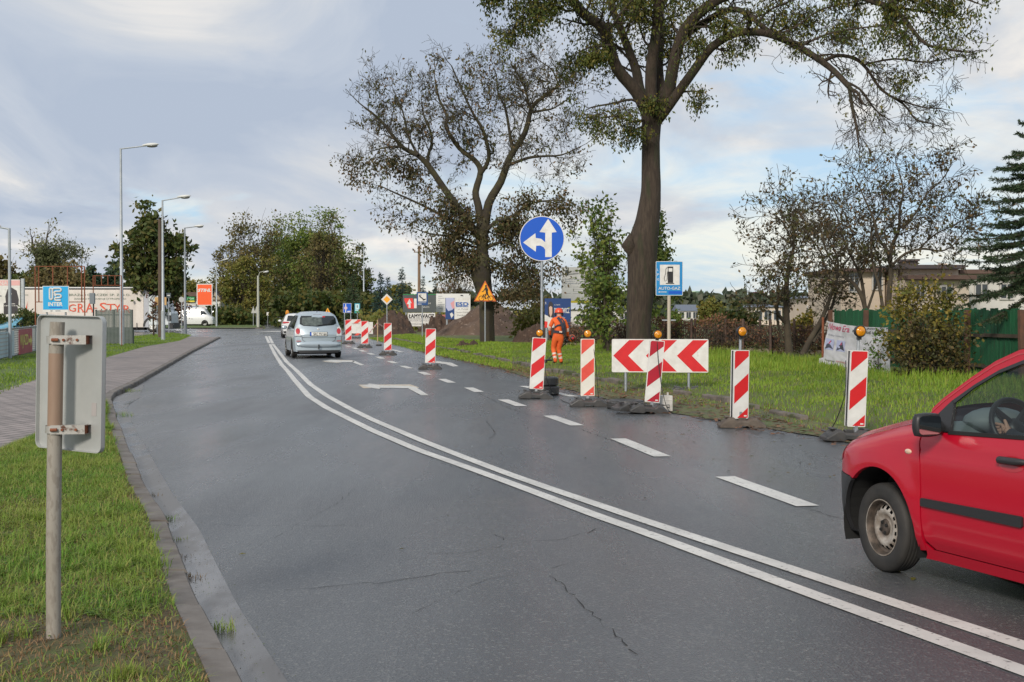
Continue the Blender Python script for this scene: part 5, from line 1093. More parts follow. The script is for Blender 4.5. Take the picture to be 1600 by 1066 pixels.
def tubes_np(polys, sides):
    V = []; Fs = []; off = 0
    for pts, rad in polys:
        pts = np.asarray(pts, float); n = len(pts); k = sides
        d = np.gradient(pts, axis=0); d /= (np.linalg.norm(d, axis=1, keepdims=True)+1e-9)
        ref = np.array([0,0,1.0]) if abs(d[0][2]) < 0.9 else np.array([1.0,0,0])
        a = np.cross(d, ref); a /= (np.linalg.norm(a,axis=1,keepdims=True)+1e-9); b = np.cross(d, a)
        t = 2*math.pi*np.arange(k)/k; r = np.asarray(rad)[:,None,None]
        V.append((pts[:,None,:] + (a[:,None,:]*np.cos(t)[None,:,None]+b[:,None,:]*np.sin(t)[None,:,None])*r).reshape(-1,3))
        i = np.arange(n-1)[:,None]*k; j = np.arange(k)[None,:]; jn = (j+1)%k
        Fs.append(np.stack([i+j, i+jn, i+k+jn, i+k+j],-1).reshape(-1,4)+off); off += n*k
    return (np.concatenate(V), np.concatenate(Fs)) if V else (np.zeros((0,3)), np.zeros((0,4),int))
class Tree:
    def __init__(s, seed): s.th = []; s.mid = []; s.tw = []; s.tips = []; s.r = random.Random(seed); s.thick_lim = 0.05
    def addp(s, pts, rad):
        m = max(rad); (s.th if m > 0.06 else s.mid if m > 0.018 else s.tw).append((pts, rad))
    def grow(s, p, d, L_, r, lvl, up=0.0, wob=0.22, kids=4, spread=0.8, taper=0.35, shrink=0.62, minr=0.0075, leafy=True):
        R = s.r; n = 4 if lvl > 1 else 5; pts = [np.array(p, float)]; rad = [r]; d = np.array(d, float); d /= np.linalg.norm(d)+1e-9
        for k in range(n):
            d = d + np.array([R.gauss(0,wob),R.gauss(0,wob),R.gauss(0,wob)+up]); d /= np.linalg.norm(d); pts.append(pts[-1]+d*L_/n); rad.append(max(minr, r*(1-(1-taper)*(k+1)/n)))
        s.addp(pts, rad)
        if lvl <= 0:
            for q in pts[1:]: s.tips.append((q, d))
            return
        for c in range(kids):
            f = 0.25+0.75*(c+R.random()*0.8)/kids; i = min(int(f*n), n-1); u = f*n-i; u = min(max(u,0),1); q = pts[i]*(1-u)+pts[i+1]*u
            dd = pts[i+1]-pts[i]; dd /= np.linalg.norm(dd)+1e-9; rv = np.array([R.gauss(0,1),R.gauss(0,1),R.gauss(0,1)]); rv -= dd*rv.dot(dd); rv /= np.linalg.norm(rv)+1e-9
            s.grow(q, dd*(1-spread*.5)+rv*spread, L_*shrink*R.uniform(.7,1.2), rad[i]*0.66, lvl-1, up, wob, kids, spread, taper, shrink, minr)
        s.tips.append((pts[-1], d))
    def limb(s, pts, rad, lvl=2, kids=6, L_=1.6, f0=0.3, up=0.05, spread=0.9, kr=0.45, shrink=0.6, sub=3, wob=0.22, both=None, maxr=0.05):
        """explicit limb (smoothed) that sprouts random branches"""
        P = [np.array(q, float) for q in pts]; out = []; rr = []
        for i in range(len(P)-1):
            a = P[max(i-1,0)]; b = P[i]; c = P[i+1]; d = P[min(i+2,len(P)-1)]
            for k in range(sub):
                u = k/sub; out.append(0.5*((2*b)+(-a+c)*u+(2*a-5*b+4*c-d)*u*u+(-a+3*b-3*c+d)*u**3)); rr.append(rad[i]*(1-u)+rad[i+1]*u)
        out.append(P[-1]); rr.append(rad[-1]); s.addp(out, rr); n = len(out)-1; R = s.r
        for c in range(kids):
            f = f0+(1-f0)*(c+R.random())/kids; i = min(int(f*n), n-1); q = out[i]; dd = out[i+1]-out[i]; dd /= np.linalg.norm(dd)+1e-9
            rv = np.array([R.gauss(0,1),R.gauss(0,1),R.gauss(0,1)]); rv -= dd*rv.dot(dd); rv /= np.linalg.norm(rv)+1e-9
            s.grow(q, dd*0.5+rv*spread+np.array([0,0,up*3]), L_*R.uniform(.6,1.2), min(rr[i]*kr, maxr), lvl, up, wob, 4, spread, 0.35, shrink)
        s.grow(out[-1], out[-1]-out[-2], L_*.8, rr[-1]*.8, max(lvl-1,0), up, wob, 4, spread, 0.35, shrink)
    def wood(s, root, m, name='trunk', mt=None):
        parts = []; off = 0; Vs = []; Fs = []
        for L_, k in ((s.th, 12), (s.mid, 5), (s.tw, 3)):
            if L_:
                V, Fc = tubes_np(L_, k); Vs.append(V); Fs.append(Fc+off); off += len(V)
        return np_obj(name, np.concatenate(Vs), np.concatenate(Fs), m, root, smooth=True)
def leaves_np(C_, size, seed, ratio=0.45, droop=0.3, jit=0.3, dirs=None):
    """one folded diamond per centre"""
    r = np.random.default_rng(seed); n = len(C_); C_ = np.asarray(C_, float) + r.normal(0, jit, (n,3))
    d = r.normal(0,1,(n,3)); d[:,2] -= droop*1.5
    if dirs is not None: d = d*0.6+dirs
    d /= np.linalg.norm(d,axis=1,keepdims=True)+1e-9; a = np.cross(d, r.normal(0,1,(n,3))); a /= np.linalg.norm(a,axis=1,keepdims=True)+1e-9
    s_ = size*r.uniform(0.6,1.3,(n,1)); V = np.stack([C_, C_+d*s_*.45+a*s_*ratio*.5, C_+d*s_, C_+d*s_*.45-a*s_*ratio*.5],1).reshape(-1,3)
    return V, np.arange(n*4).reshape(-1,4)
def leaf_obj(root, C_, size, seed, m, name='crown', **k):
    V, Fc = leaves_np(C_, size, seed, **k); return np_obj(name, V, Fc, m, root)

# ------------------------------------------------------------------ the big ash with the hanging bough
Y1 = 47.0
def T(px, py, dy=0.0): 
    q = at(px, py, Y1); return (q.x*(Y1+dy)/Y1*1.0 if False else q.x, Y1+dy, q.z)
b0 = at(999,562,Y1)
t1 = thing('ash_tree','largest tree, tall ash with thick bare trunk and a long bough arching over the verge','tree',(0,0,0))
tr = Tree(11); k1 = Y1/F_
def TR(w): return w*k1/2
P_ = [T(999,572),T(998,545),T(998,500),T(1003,430),T(1004,385),T(1012,345),T(1017,300),T(1017,260),T(1017,222),T(1018,190),T(1019,172)]
tr.limb(P_, [TR(42),TR(39),TR(38),TR(45),TR(48),TR(38),TR(31),TR(29),TR(28),TR(31),TR(38)], lvl=0, kids=0, L_=0.05, sub=5)
tr.th.append(([np.array(T(985,402,-0.15)),np.array(T(981,385,-0.28)),np.array(T(985,366,-0.15))],[0.05,0.26,0.05])); 
def limb(l, w, dys=0.0, **k):
    n = len(l); pts = [T(x,y,(dys*(i/(n-1))**1.0)) for i,(x,y) in enumerate(l)]; rad = [TR(w[0]+(w[1]-w[0])*(i/(n-1))**0.8) for i in range(n)]
    tr.limb(pts, rad, **k)
limb([(1014,182),(993,146),(962,113),(948,79),(937,56),(909,39),(892,22),(878,3),(862,-24),(850,-60)],(21,12),-3.0,lvl=2,kids=15,L_=1.5,f0=0.25)
limb([(1015,178),(1001,140),(997,110),(990,84),(979,51),(968,17),(962,0),(950,-50),(945,-90)],(18,9),2.0,lvl=2,kids=16,L_=1.5,f0=0.25)
limb([(1018,180),(1016,112),(1021,70),(1024,34),(1021,0),(1015,-60),(1018,-110)],(20,11),-1.5,lvl=2,kids=14,L_=1.5,f0=0.3)
limb([(1022,180),(1033,141),(1033,98),(1037,56),(1040,0),(1045,-60),(1050,-110)],(18,10),2.5,lvl=2,kids=14,L_=1.5,f0=0.3)
limb([(1024,182),(1042,150),(1047,118),(1055,79),(1067,52),(1088,31),(1116,14),(1153,3),(1200,-12),(1230,-20)],(21,13),-2.5,lvl=2,kids=12,L_=1.5,f0=0.3)
limb([(1068,62),(1077,53),(1097,42),(1119,31),(1139,31),(1156,45),(1176,68),(1200,88)],(12,7),-2.8,lvl=2,kids=7,L_=1.4,f0=0.2)
limb([(1026,190),(1038,175),(1060,144),(1082,113),(1102,87),(1133,70),(1161,70),(1187,79),(1218,98),(1251,124),(1268,144),(1282,166)],(17,8),-4.0,lvl=2,kids=9,L_=1.1,f0=0.25,up=0.0)
e7 = -4.0
def limb2(l, w, d0, d1, **k):
    n = len(l); pts = [T(x,y,d0+(d1-d0)*i/(n-1)) for i,(x,y) in enumerate(l)]; rad = [TR(w[0]+(w[1]-w[0])*(i/(n-1))) for i in range(n)]; tr.limb(pts, rad, **k)
kk = dict(lvl=2, L_=0.85, f0=0.12, up=-0.06, spread=0.65, maxr=0.024)
limb2([(1282,166),(1285,197),(1289,225),(1291,252)],(6,2),e7,-4.4,kids=13,**kk)
limb2([(1251,124),(1270,117),(1294,124),(1310,144),(1325,172),(1353,194),(1367,217),(1384,224)],(6,2),-3.27,-5.0,kids=20,**kk)
limb2([(1340,185),(1372,200),(1397,205)],(3,1.5),-4.5,-5.2,kids=8,**kk)
limb2([(1275,155),(1299,169),(1313,191),(1325,205),(1339,215)],(4,1.5),-3.8,-4.2,kids=11,**kk)
limb2([(1303,134),(1341,130),(1378,139),(1424,133)],(3.5,1.5),-4.0,-5.5,kids=13,**kk)
limb2([(1187,79),(1215,70),(1240,52),(1262,44),(1300,38)],(4,2),-2.55,-3.5,kids=13,**kk)
limb2([(1220,100),(1250,88),(1280,84),(1330,82)],(4,2),-2.95,-4.5,kids=13,**kk)
limb2([(1161,70),(1180,40),(1220,22),(1262,8)],(4,2),-2.2,-2.0,kids=8,**kk)
limb2([(1230,-20),(1257,0),(1294,14),(1313,37),(1341,52),(1356,73),(1370,101),(1384,118),(1420,128)],(12,3),-2.5,-5.5,kids=16,lvl=2,L_=1.0,f0=0.2,up=0.0)
limb2([(1336,48),(1370,39),(1412,45),(1442,62)],(6,2),-4.2,-5.5,kids=9,lvl=2,L_=0.9,f0=0.1,up=0.03)
limb2([(1345,52),(1390,62),(1420,70)],(5,2),-4.0,-4.6,kids=8,lvl=2,L_=0.9,f0=0.1)
limb2([(1313,30),(1350,8),(1400,-10),(1450,-22)],(6,3),-4.2,-5.5,kids=12,lvl=2,L_=1.2,f0=0.1)
limb2([(1400,40),(1440,30),(1465,26)],(3,1.5),-5.0,-5.6,kids=4,lvl=1,L_=0.6,f0=0.1)
limb2([(1275,8),(1277,35),(1279,54)],(3,1.5),-4.0,-4.2,kids=2,lvl=0,L_=0.3,f0=0.1)
limb2([(892,18),(872,6),(858,22),(844,31),(833,42),(822,54),(812,68),(804,80)],(6,1.5),-3.0,-4.2,kids=14,lvl=2,L_=0.8,f0=0.2,up=-0.03)
limb2([(880,0),(850,-5),(815,6),(790,14),(768,18)],(6,1.5),-3.0,-4.5,kids=12,lvl=2,L_=0.9,f0=0.2,up=-0.03)
limb2([(850,-40),(810,-25),(780,-8)],(7,2),-3.5,-5.0,kids=10,lvl=2,L_=1.0,f0=0.1)
limb2([(1005,170),(985,160),(955,168),(925,175),(912,182)],(5,1.5),-0.3,-1.5,kids=10,lvl=2,L_=0.75,f0=0.2,up=-0.02)
limb2([(1004,190),(985,195),(960,190),(935,196)],(5,1.5),-0.3,-1.8,kids=10,lvl=2,L_=0.7,f0=0.2,up=-0.03)
limb2([(1003,200),(985,208),(975,220)],(4,1.5),-0.2,-0.9,kids=8,lvl=1,L_=0.5,f0=0.2,up=-0.04)
limb2([(948,85),(920,90),(900,100)],(5,1.5),-1.6,-2.2,kids=8,lvl=2,L_=0.7,f0=0.2,up=-0.05)
limb2([(1052,150),(1078,148),(1095,152)],(4,1.5),-0.6,-0.9,kids=7,lvl=1,L_=0.55,f0=0.3,up=-0.05)
limb2([(1019,185),(1022,172),(1024,160)],(4,2),-0.4,-0.5,kids=6,lvl=1,L_=0.4,f0=0.1)
wood1 = tr.wood(t1, m_bark)
def hang_clusters(tips, keep, seed, n_per=8, spread=0.17, fn=None):
    R = random.Random(seed); C_ = []
    for q, d in tips:
        if fn is not None and R.random() > fn(q): continue
        if fn is None and R.random() > keep: continue
        for k in range(n_per): C_.append((q[0]+R.gauss(0,spread), q[1]+R.gauss(0,spread), q[2]+R.gauss(0,spread*.8)-0.08))
    return C_
bare_x = at(1180,0,Y1).x; 
def dens1(q):
    x = 800+q[0]/q[1]*F_; y_ = 486-(q[2]-CAMH)/q[1]*F_
    if x > 1180 and y_ > 60:
        base = 0.035 if y_ < 115 or x < 1300 else 0.01
        if 1220 < x < 1260 and y_ < 140: base = 0.12
        if x > 1330 and y_ < 85: base = 0.22
        if 1390 < x < 1440 and 110 < y_ < 145: base = 0.35
        return base
    if x > 1180: return 0.32 if x < 1300 else .5
    if y_ > 118 and x < 1000: return 0.26
    return 0.68
C1 = hang_clusters(tr.tips, 1, 3, n_per=4, spread=0.14, fn=dens1)
print('ash tips', len(tr.tips), 'leaves', len(C1))
leaf_obj(t1, C1, 0.13, 5, l_ash, jit=0.03, ratio=0.42, droop=1.0)

# ------------------------------------------------------------------ half bare tree with the cyclist sign
Y2 = 66.3
def T2(cx, cy, dy=0.0): q = at(520+cx/2.1325, 60+cy/2.1325, Y2); return (q.x, Y2+dy, q.z)
t2 = thing('half_bare_tree','half bare tree with withered crown behind the cyclist sign','tree',(0,0,0))
tr = Tree(23); k2 = Y2/F_/2.1325
def lb(l, w, d0, d1, **k):
    n = len(l); tr.limb([T2(x,y,d0+(d1-d0)*i/(n-1)) for i,(x,y) in enumerate(l)], [w[0]*k2/2+(w[1]-w[0])*k2/2*(i/(n-1)) for i in range(n)], **k)
lb([(515,1040),(515,1015),(512,900),(505,800),(498,740),(498,690),(500,640)],(54,36),0,0,lvl=1,kids=5,L_=0.7,f0=0.5,sub=4)
tr.th.append(([np.array(T2(500,860,-.1)),np.array(T2(494,790,-.15)),np.array(T2(500,720,-.1))],[0.25,0.5,0.3]))
A_ = dict(lvl=3, L_=1.5, up=0.06, spread=0.75, shrink=0.62, maxr=0.035)
lb([(490,660),(455,620),(420,570),(370,500),(325,435),(290,400),(245,378),(210,340),(170,290),(120,250)],(30,6),0,-2.0,kids=11,f0=0.35,**A_)
lb([(325,435),(318,400),(330,330),(300,250),(290,200)],(13,4),-1,1.5,kids=8,f0=0.2,**A_)
lb([(250,380),(225,378),(190,385),(150,400)],(9,3),-1.6,-3,kids=6,f0=0.2,**A_)
lb([(290,400),(255,330),(235,250),(200,170)],(10,3),-1.3,0.5,kids=7,f0=0.2,**A_)
lb([(495,640),(485,560),(475,510),(492,440),(470,400),(420,360),(375,290),(378,250),(350,190),(335,120)],(28,5),0,1.5,kids=11,f0=0.3,**A_)
lb([(490,450),(520,400),(505,320),(470,260),(440,200),(400,110)],(16,4),0.4,-1.5,kids=9,f0=0.2,**A_)
lb([(505,640),(520,550),(560,480),(590,400),(640,320),(662,240),(700,205),(738,178)],(32,8),0,-1.0,kids=10,f0=0.35,**A_)
lb([(662,250),(655,230),(640,160),(600,80)],(12,4),-0.8,1,kids=8,f0=0.2,**A_)
lb([(738,178),(750,165),(730,110),(680,70)],(8,3),-1,0,kids=6,f0=0.1,**A_)
lb([(660,255),(700,252),(735,248),(790,215)],(10,3),-0.8,-2,kids=6,f0=0.2,**A_)
lb([(588,425),(650,405),(700,402),(760,400),(820,375)],(12,3),-0.5,-1.8,kids=9,f0=0.2,**A_)
lb([(600,390),(590,320),(575,230),(550,170),(545,110)],(12,4),-0.5,1.5,kids=8,f0=0.2,**A_)
B_ = dict(lvl=2, L_=1.5, up=0.0, spread=0.9, shrink=0.6, maxr=0.03)
lb([(505,650),(540,615),(590,600),(650,560),(710,548),(760,548)],(14,3),0,-1.5,kids=11,f0=0.15,**B_)
lb([(510,700),(560,680),(610,700),(640,760),(660,820)],(12,3),0,-0.8,kids=10,f0=0.15,**B_)
lb([(515,730),(560,760),(580,800),(600,850)],(9,2),0,1,kids=8,f0=0.15,**B_)
lb([(490,660),(430,620),(380,600),(300,560),(210,520),(165,500)],(14,3),0,-1.5,kids=11,f0=0.15,**B_)
lb([(488,690),(440,670),(390,660),(330,655),(285,640)],(10,3),0,-0.8,kids=9,f0=0.15,**B_)
lb([(495,700),(450,690),(420,690),(380,720)],(9,3),0,0.8,kids=8,f0=0.15,**B_)
tr.wood(t2, m_bark2)
def dens2(q):
    x = (800+q[0]/q[1]*F_-520)*2.1325; y_ = (486-(q[2]-CAMH)/q[1]*F_-60)*2.1325
    if y_ > 520 and x > 360: return 0.20
    if y_ > 400 and x < 300: return 0.16
    if 440 < x < 540 and y_ > 80: return 0.13
    if y_ > 480: return 0.16
    return 0.045
C2 = hang_clusters(tr.tips, 1, 8, n_per=3, spread=0.16, fn=dens2)+hang_clusters(tr.tips, 1, 9, n_per=9, spread=0.24, fn=lambda q: .36 if dens2(q) == .20 else (.08 if dens2(q) == .16 else 0)); print('tree2 tips', len(tr.tips), len(C2))
leaf_obj(t2, C2, 0.17, 6, l_brown, jit=0.03, ratio=0.5, droop=0.8)

# ------------------------------------------------------------------ three dark bare trees by the banner
def T3f(Y): return lambda cx, cy, dy=0.0: (at(1120+cx/2.5375, 200+cy/2.5375, Y).x, Y+dy, at(1120+cx/2.5375, 200+cy/2.5375, Y).z)
def baretree(label, Y, limbs, seed, dens, m=m_barkd, lm=l_brown, lsz=0.12, lv=2, L_=1.0):
    tt = thing('bare_tree', label, 'tree', (0,0,0), 0, 'dark bare trees beside the cloth banner'); global tr; tr = Tree(seed); f = T3f(Y); k_ = Y/F_/2.5375
    for l, w0, w1, d1, kids, f0 in limbs:
        n = len(l); tr.limb([f(x,y,d1*i/(n-1)) for i,(x,y) in enumerate(l)], [w0*k_/2+(w1-w0)*k_/2*(i/(n-1)) for i in range(n)], lvl=lv, kids=int(kids*1.25), L_=L_, f0=f0, up=0.05, spread=0.8, shrink=0.62, maxr=0.022)
    tr.wood(tt, m); C_ = hang_clusters(tr.tips, dens*2.6, seed, n_per=2, spread=0.08); print('bare', len(tr.tips), len(C_)); leaf_obj(tt, C_, lsz, seed, lm, jit=0.02, ratio=0.6)
baretree('leftmost of the dark bare trees, forked trunk before the iron fence', 44.0, [
  ([(292,915),(285,870),(278,780),(275,700),(278,600),(290,530),(305,470),(300,420)],34,8,0,8,0.35),
  ([(278,780),(240,740),(215,690),(170,660),(130,655)],16,3,-0.8,8,0.3),
  ([(300,470),(270,400),(230,360),(190,345)],9,3,-0.8,7,0.2),([(302,450),(320,380),(330,330)],8,3,0.6,6,0.2),
  ([(280,640),(260,560),(240,520),(215,500)],7,2,0.8,5,0.2),([(262,840),(238,760),(240,640)],12,10,-0.2,0,0.9)], 31, 0.11)
baretree('middle of the dark bare trees, leaning right over the banner edge', 42.0, [
  ([(340,900),(370,840),(410,770),(440,700),(460,640),(490,560)],26,8,0,6,0.4),
  ([(380,850),(420,790),(470,700),(490,600),(500,520),(470,440)],16,5,0.8,8,0.3),
  ([(490,560),(540,480),(520,400),(480,320),(420,280)],8,3,-0.6,9,0.2),([(440,600),(420,500),(380,430),(345,380)],8,3,0.5,8,0.2),([(455,600),(400,590),(350,570)],6,2,-0.5,6,0.2)], 37, 0.10)
baretree('third dark bare tree, slender stems rising behind the green fence', 39.5, [
  ([(592,760),(590,725),(575,670),(545,620),(505,590),(470,545),(430,480),(410,380)],22,5,0,9,0.3),
  ([(592,740),(580,600),(560,540),(520,440),(500,350),(470,280)],16,4,0.8,9,0.3),([(595,730),(620,640),(640,560),(600,450),(590,360)],12,4,-0.6,8,0.3)], 41, 0.05)
baretree('broadest of the dark bare trees, forked in front of the cream house', 38.0, [
  ([(682,760),(682,690),(688,600),(688,540),(672,480),(640,440),(625,370),(590,290),(545,190)],24,4,0,11,0.35),
  ([(688,540),(700,470),(735,400),(745,320),(765,240),(750,150)],18,4,0.8,11,0.2),
  ([(735,400),(780,340),(820,260),(870,210),(890,160)],10,3,-0.8,10,0.2),
  ([(695,545),(740,500),(800,482),(860,492),(900,470),(950,400)],13,3,-1.0,11,0.2),
  ([(660,725),(655,640),(640,560),(635,480),(650,380),(700,300),(690,200)],16,4,1.2,11,0.3),
  ([(800,482),(850,430),(900,400),(960,370),(1030,345)],8,2,-0.6,9,0.2)], 43, 0.06)
# ------------------------------------------------------------------ generic crown tree
def crown(name, label, cat, Y, px, pbase, ptop, pleft, pright, lm, nc=60, per=70, lsz=0.35, seed=1, group=None, pcb=None, bark=m_barkd, trunk_w=0.4, bare=0.0, irr=0.35, gz=0.0, cl=0.2, stems=1, flat=1.0, gapz=0.0):
    """tree in a box given by pixels at distance Y; crown made of leaf clumps at branch ends"""
    R = random.Random(seed); b = at(px, pbase, Y); top = at(px, ptop, Y).z; xl, xr = at(pleft,ptop,Y).x, at(pright,ptop,Y).x; zb = at(px, pcb if pcb else pbase-8, Y).z
    tt = thing(name, label, cat, (b.x, Y, gz), 0, group); H = top-gz; rx = (xr-xl)/2; cx = (xl+xr)/2-b.x; cz = (zb+top)/2-gz; rz_ = (top-zb)/2; ry = min(rx*flat, rx)
    tr = Tree(seed); C_ = []; hub = np.array([cx*0.3,0,max(0.3,cz-rz_*.75)])
    for s_ in range(stems):
        o = (s_-(stems-1)/2)*0.35*min(rx,1.5); tr.addp([np.array([o*.4,0,-0.1]),np.array([o*.6,0,hub[2]*.5]),np.array([hub[0]+o,0,hub[2]]),np.array([cx*.8+o*2,0,cz+rz_*.3])],[trunk_w/2*1.25/stems**.5,trunk_w/2/stems**.5,trunk_w/2*.8/stems**.5,trunk_w*.15])
    for k in range(nc):
        while True:
            u = np.array([R.uniform(-1,1),R.uniform(-1,1),R.uniform(-1,1)]); l = np.linalg.norm(u)
            if 0.25 < l <= 1: break
        if R.random() < 0.65: u = u/l*R.uniform(0.72,1.0)
        nv = 1+irr*(noise.noise(Vector((u[0]*2.2+seed*3.1,u[1]*2.2,u[2]*2.2)))*1.6-0.10)
        q = np.array([cx+u[0]*rx*nv*.93, u[1]*ry*nv*.93, cz+u[2]*rz_*nv*.93]); 
        mid = hub*.45+q*.55+np.array([0,0,-0.08*rz_])+np.array([R.gauss(0,.1)*rx,R.gauss(0,.1)*rx,0]); rr = trunk_w*.13*(1 if k < nc*.4 else .6)
        tr.addp([hub+np.array([0,0,R.uniform(0,.8)*rz_]), mid, q],[rr, rr*.55, rr*.2])
        for _ in range(3 if bare else 2):
            e = q+np.array([R.gauss(0,1),R.gauss(0,1),R.gauss(0.3,1)])*cl*rx*.9; tr.addp([mid*.3+q*.7,(q+e)/2+np.array([0,0,.05]),e],[rr*.35,rr*.22,0.012])
        if R.random() < bare: continue
        n_ = int(per*R.uniform(.5,1.4)); cr_ = cl*rx*R.uniform(.6,1.3)
        for _ in range(n_): C_.append((q[0]+R.gauss(0,cr_),q[1]+R.gauss(0,cr_),q[2]+R.gauss(0,cr_*.62)))
    tr.wood(tt, bark)
    C_ = np.array(C_); C_ = C_[C_[:,2] > 0.15]
    leaf_obj(tt, C_, lsz, seed, lm, jit=lsz*.2, ratio=0.62, droop=0.1); return tt
# maple at the side road, its pieces
crown('maple_tree','big dark green maple behind the street lamps at the side road','tree',112.0,243,516,327,190,291,l_dark,nc=110,per=80,lsz=0.42,seed=51,pcb=498,trunk_w=0.8,irr=0.55,cl=0.15)
crown('red_tree','small copper red tree beside the cab of the truck','tree',126.0,240,516,446,222,292,l_red,nc=46,per=60,lsz=0.22,seed=52,pcb=513,trunk_w=0.2,irr=0.5,cl=0.2)
crown('hanging_shrub','dark red leafy sprays hanging before the truck cab','shrub',88.0,240,524,462,228,248,l_red,nc=13,per=13,lsz=0.17,seed=53,pcb=505,trunk_w=0.12,irr=0.8,cl=0.22,group=None)
# avenue trees at the bend
G_ = 'tall trees lining the road at the bend'
av = [
 ('sparse bushy tree leftmost in the clump at the bend',205,352,508,372,326,388,l_brn2,70,45,0.35,0.28,61),
 ('tall olive tree with loose top left in the clump at the bend',185,398,508,334,348,446,l_brn2,110,60,0.30,0.10,62),
 ('round yellowish green tree low in front of the clump at the bend',172,380,508,400,346,424,l_olive,80,80,0.30,0.0,63),
 ('dense green tree in the middle of the clump at the bend',200,448,508,350,404,488,l_mid,110,80,0.32,0.0,64),
 ('tallest green tree in the clump with brown bare twigs',190,496,508,331,446,542,l_mid,130,80,0.32,0.06,65),
 ('brownish thin tree before the tallest green one',170,506,510,352,468,540,l_brn2,110,60,0.26,0.15,66),
 ('dark green tree closing the clump behind the white car',210,470,508,400,425,520,l_dark,90,80,0.36,0.0,67),
 ('green tree on the far edge of the clump with a loose side bough',180,536,508,372,505,566,l_mid,80,60,0.3,0.10,68),
 ('low hazy green tree seen above the far dark car',260,440,505,462,410,470,l_olive,50,70,0.42,0.0,69),
]
for lb_, Y, px, pb, pt, pl_, pr_, lm, nc, per, lsz, bare, sd_ in av:
    crown('avenue_tree', lb_, 'tree', Y, px, pb, pt-10, pl_, pr_, lm, nc=nc, per=per, lsz=lsz*1.15, seed=sd_, group=G_, pcb=500, trunk_w=0.55, bare=bare, irr=0.5, cl=0.17)
crown('avenue_tree','small dark pine like tree at the foot of the clump near the blue sign','tree',150.0,556,510,385,532,578,l_dark,nc=60,per=60,lsz=0.32,seed=70,group=G_,pcb=500,trunk_w=0.35,irr=0.6,cl=0.18)
# left background
crown('background_tree','brown edged tree at the very edge behind the portrait billboard','tree',120.0,2,512,400,-40,22,l_brn2,nc=60,per=60,lsz=0.36,seed=71,pcb=480)
crown('background_tree','low broad tree behind the portrait billboard, under the bare snag','tree',118.0,45,512,428,10,70,l_dark,nc=70,per=60,lsz=0.38,seed=72,pcb=480)
crown('background_tree','drooping tree with windblown shoots behind the wide steel frame','tree',115.0,92,512,412,48,134,l_brn2,nc=100,per=60,lsz=0.34,seed=73,pcb=480,irr=0.6,bare=0.06)
crown('background_tree','small green tree between the frames, above the truck','tree',118.0,120,512,432,104,140,l_dark,nc=50,per=60,lsz=0.34,seed=74,pcb=480)
for lb_, px, pl_, pr_, pt, sd_ in (('poplar with swept tips, nearer the wide steel frame',143,131,156,415,75),('poplar with swept tips, further from the wide frame',170,154,192,413,76)):
    crown('poplar', lb_, 'tree', 125.0, px, 512, pt, pl_, pr_, leafmat('poplar_leaf%d'%sd_,(0.035,0.07,0.035),(0.06,0.095,0.05),(0.09,0.12,0.07),0.4), nc=60, per=60, lsz=0.34, seed=sd_, pcb=490, irr=0.6)
crown('background_tree','round green tree between the tallest lamp post and the maple','tree',150.0,205,512,434,190,216,l_olive,nc=40,per=60,lsz=0.4,seed=77,pcb=490)
crown('background_tree','pale bushy tree behind the orange board','tree',230.0,297,508,432,280,326,l_olive,nc=50,per=50,lsz=0.42,seed=78,pcb=480,bare=0.1)
# dead snag
tt = thing('dead_tree','leafless forked snag standing out above the trees behind the portrait billboard','tree',(0,0,0)); tr = Tree(80)
def T5(x, y, dy=0.0): q = at(x, y, 122.0); return (q.x, 122.0+dy, q.z)
for l, w in (([(62,505),(62,440),(60,412),(58,400),(52,388),(50,372)],(0.7,0.12)),([(60,408),(68,396),(72,380),(74,364)],(0.3,0.08)),([(58,402),(52,396),(46,390)],(0.2,0.06)),([(63,415),(75,402),(80,396)],(0.2,0.06))):
    tr.limb([T5(x,y) for x,y in l],[w[0]/2+(w[1]-w[0])/2*i/(len(l)-1) for i in range(len(l))],lvl=1,kids=5,L_=1.3,f0=0.5)
tr.wood(tt, m_barkd); leaf_obj(tt, hang_clusters(tr.tips,0.15,80,4,0.2), 0.3, 80, l_olive)
tt = thing('willow_tree','thin willow with long trailing shoots blown over the steel frames','tree',(0,0,0)); tr = Tree(81)
for l, w in (([(82,505),(82,450),(85,425),(95,405),(105,398),(118,393),(130,394)],(0.5,0.06)),([(85,425),(80,408),(88,397),(100,390)],(0.25,0.06)),([(84,430),(96,415),(108,412),(120,414)],(0.2,0.05))):
    tr.limb([T5(x,y,-4) for x,y in l],[w[0]/2+(w[1]-w[0])/2*i/(len(l)-1) for i in range(len(l))],lvl=2,kids=8,L_=1.4,f0=0.5,up=-0.12)
tr.wood(tt, m_barkd); leaf_obj(tt, hang_clusters(tr.tips,0.8,81,3,0.2), 0.32, 81, leafmat('willow_leaf',(0.075,0.09,0.03),(0.10,0.11,0.04),(0.13,0.14,0.06),0.4), ratio=0.3, droop=0.8)
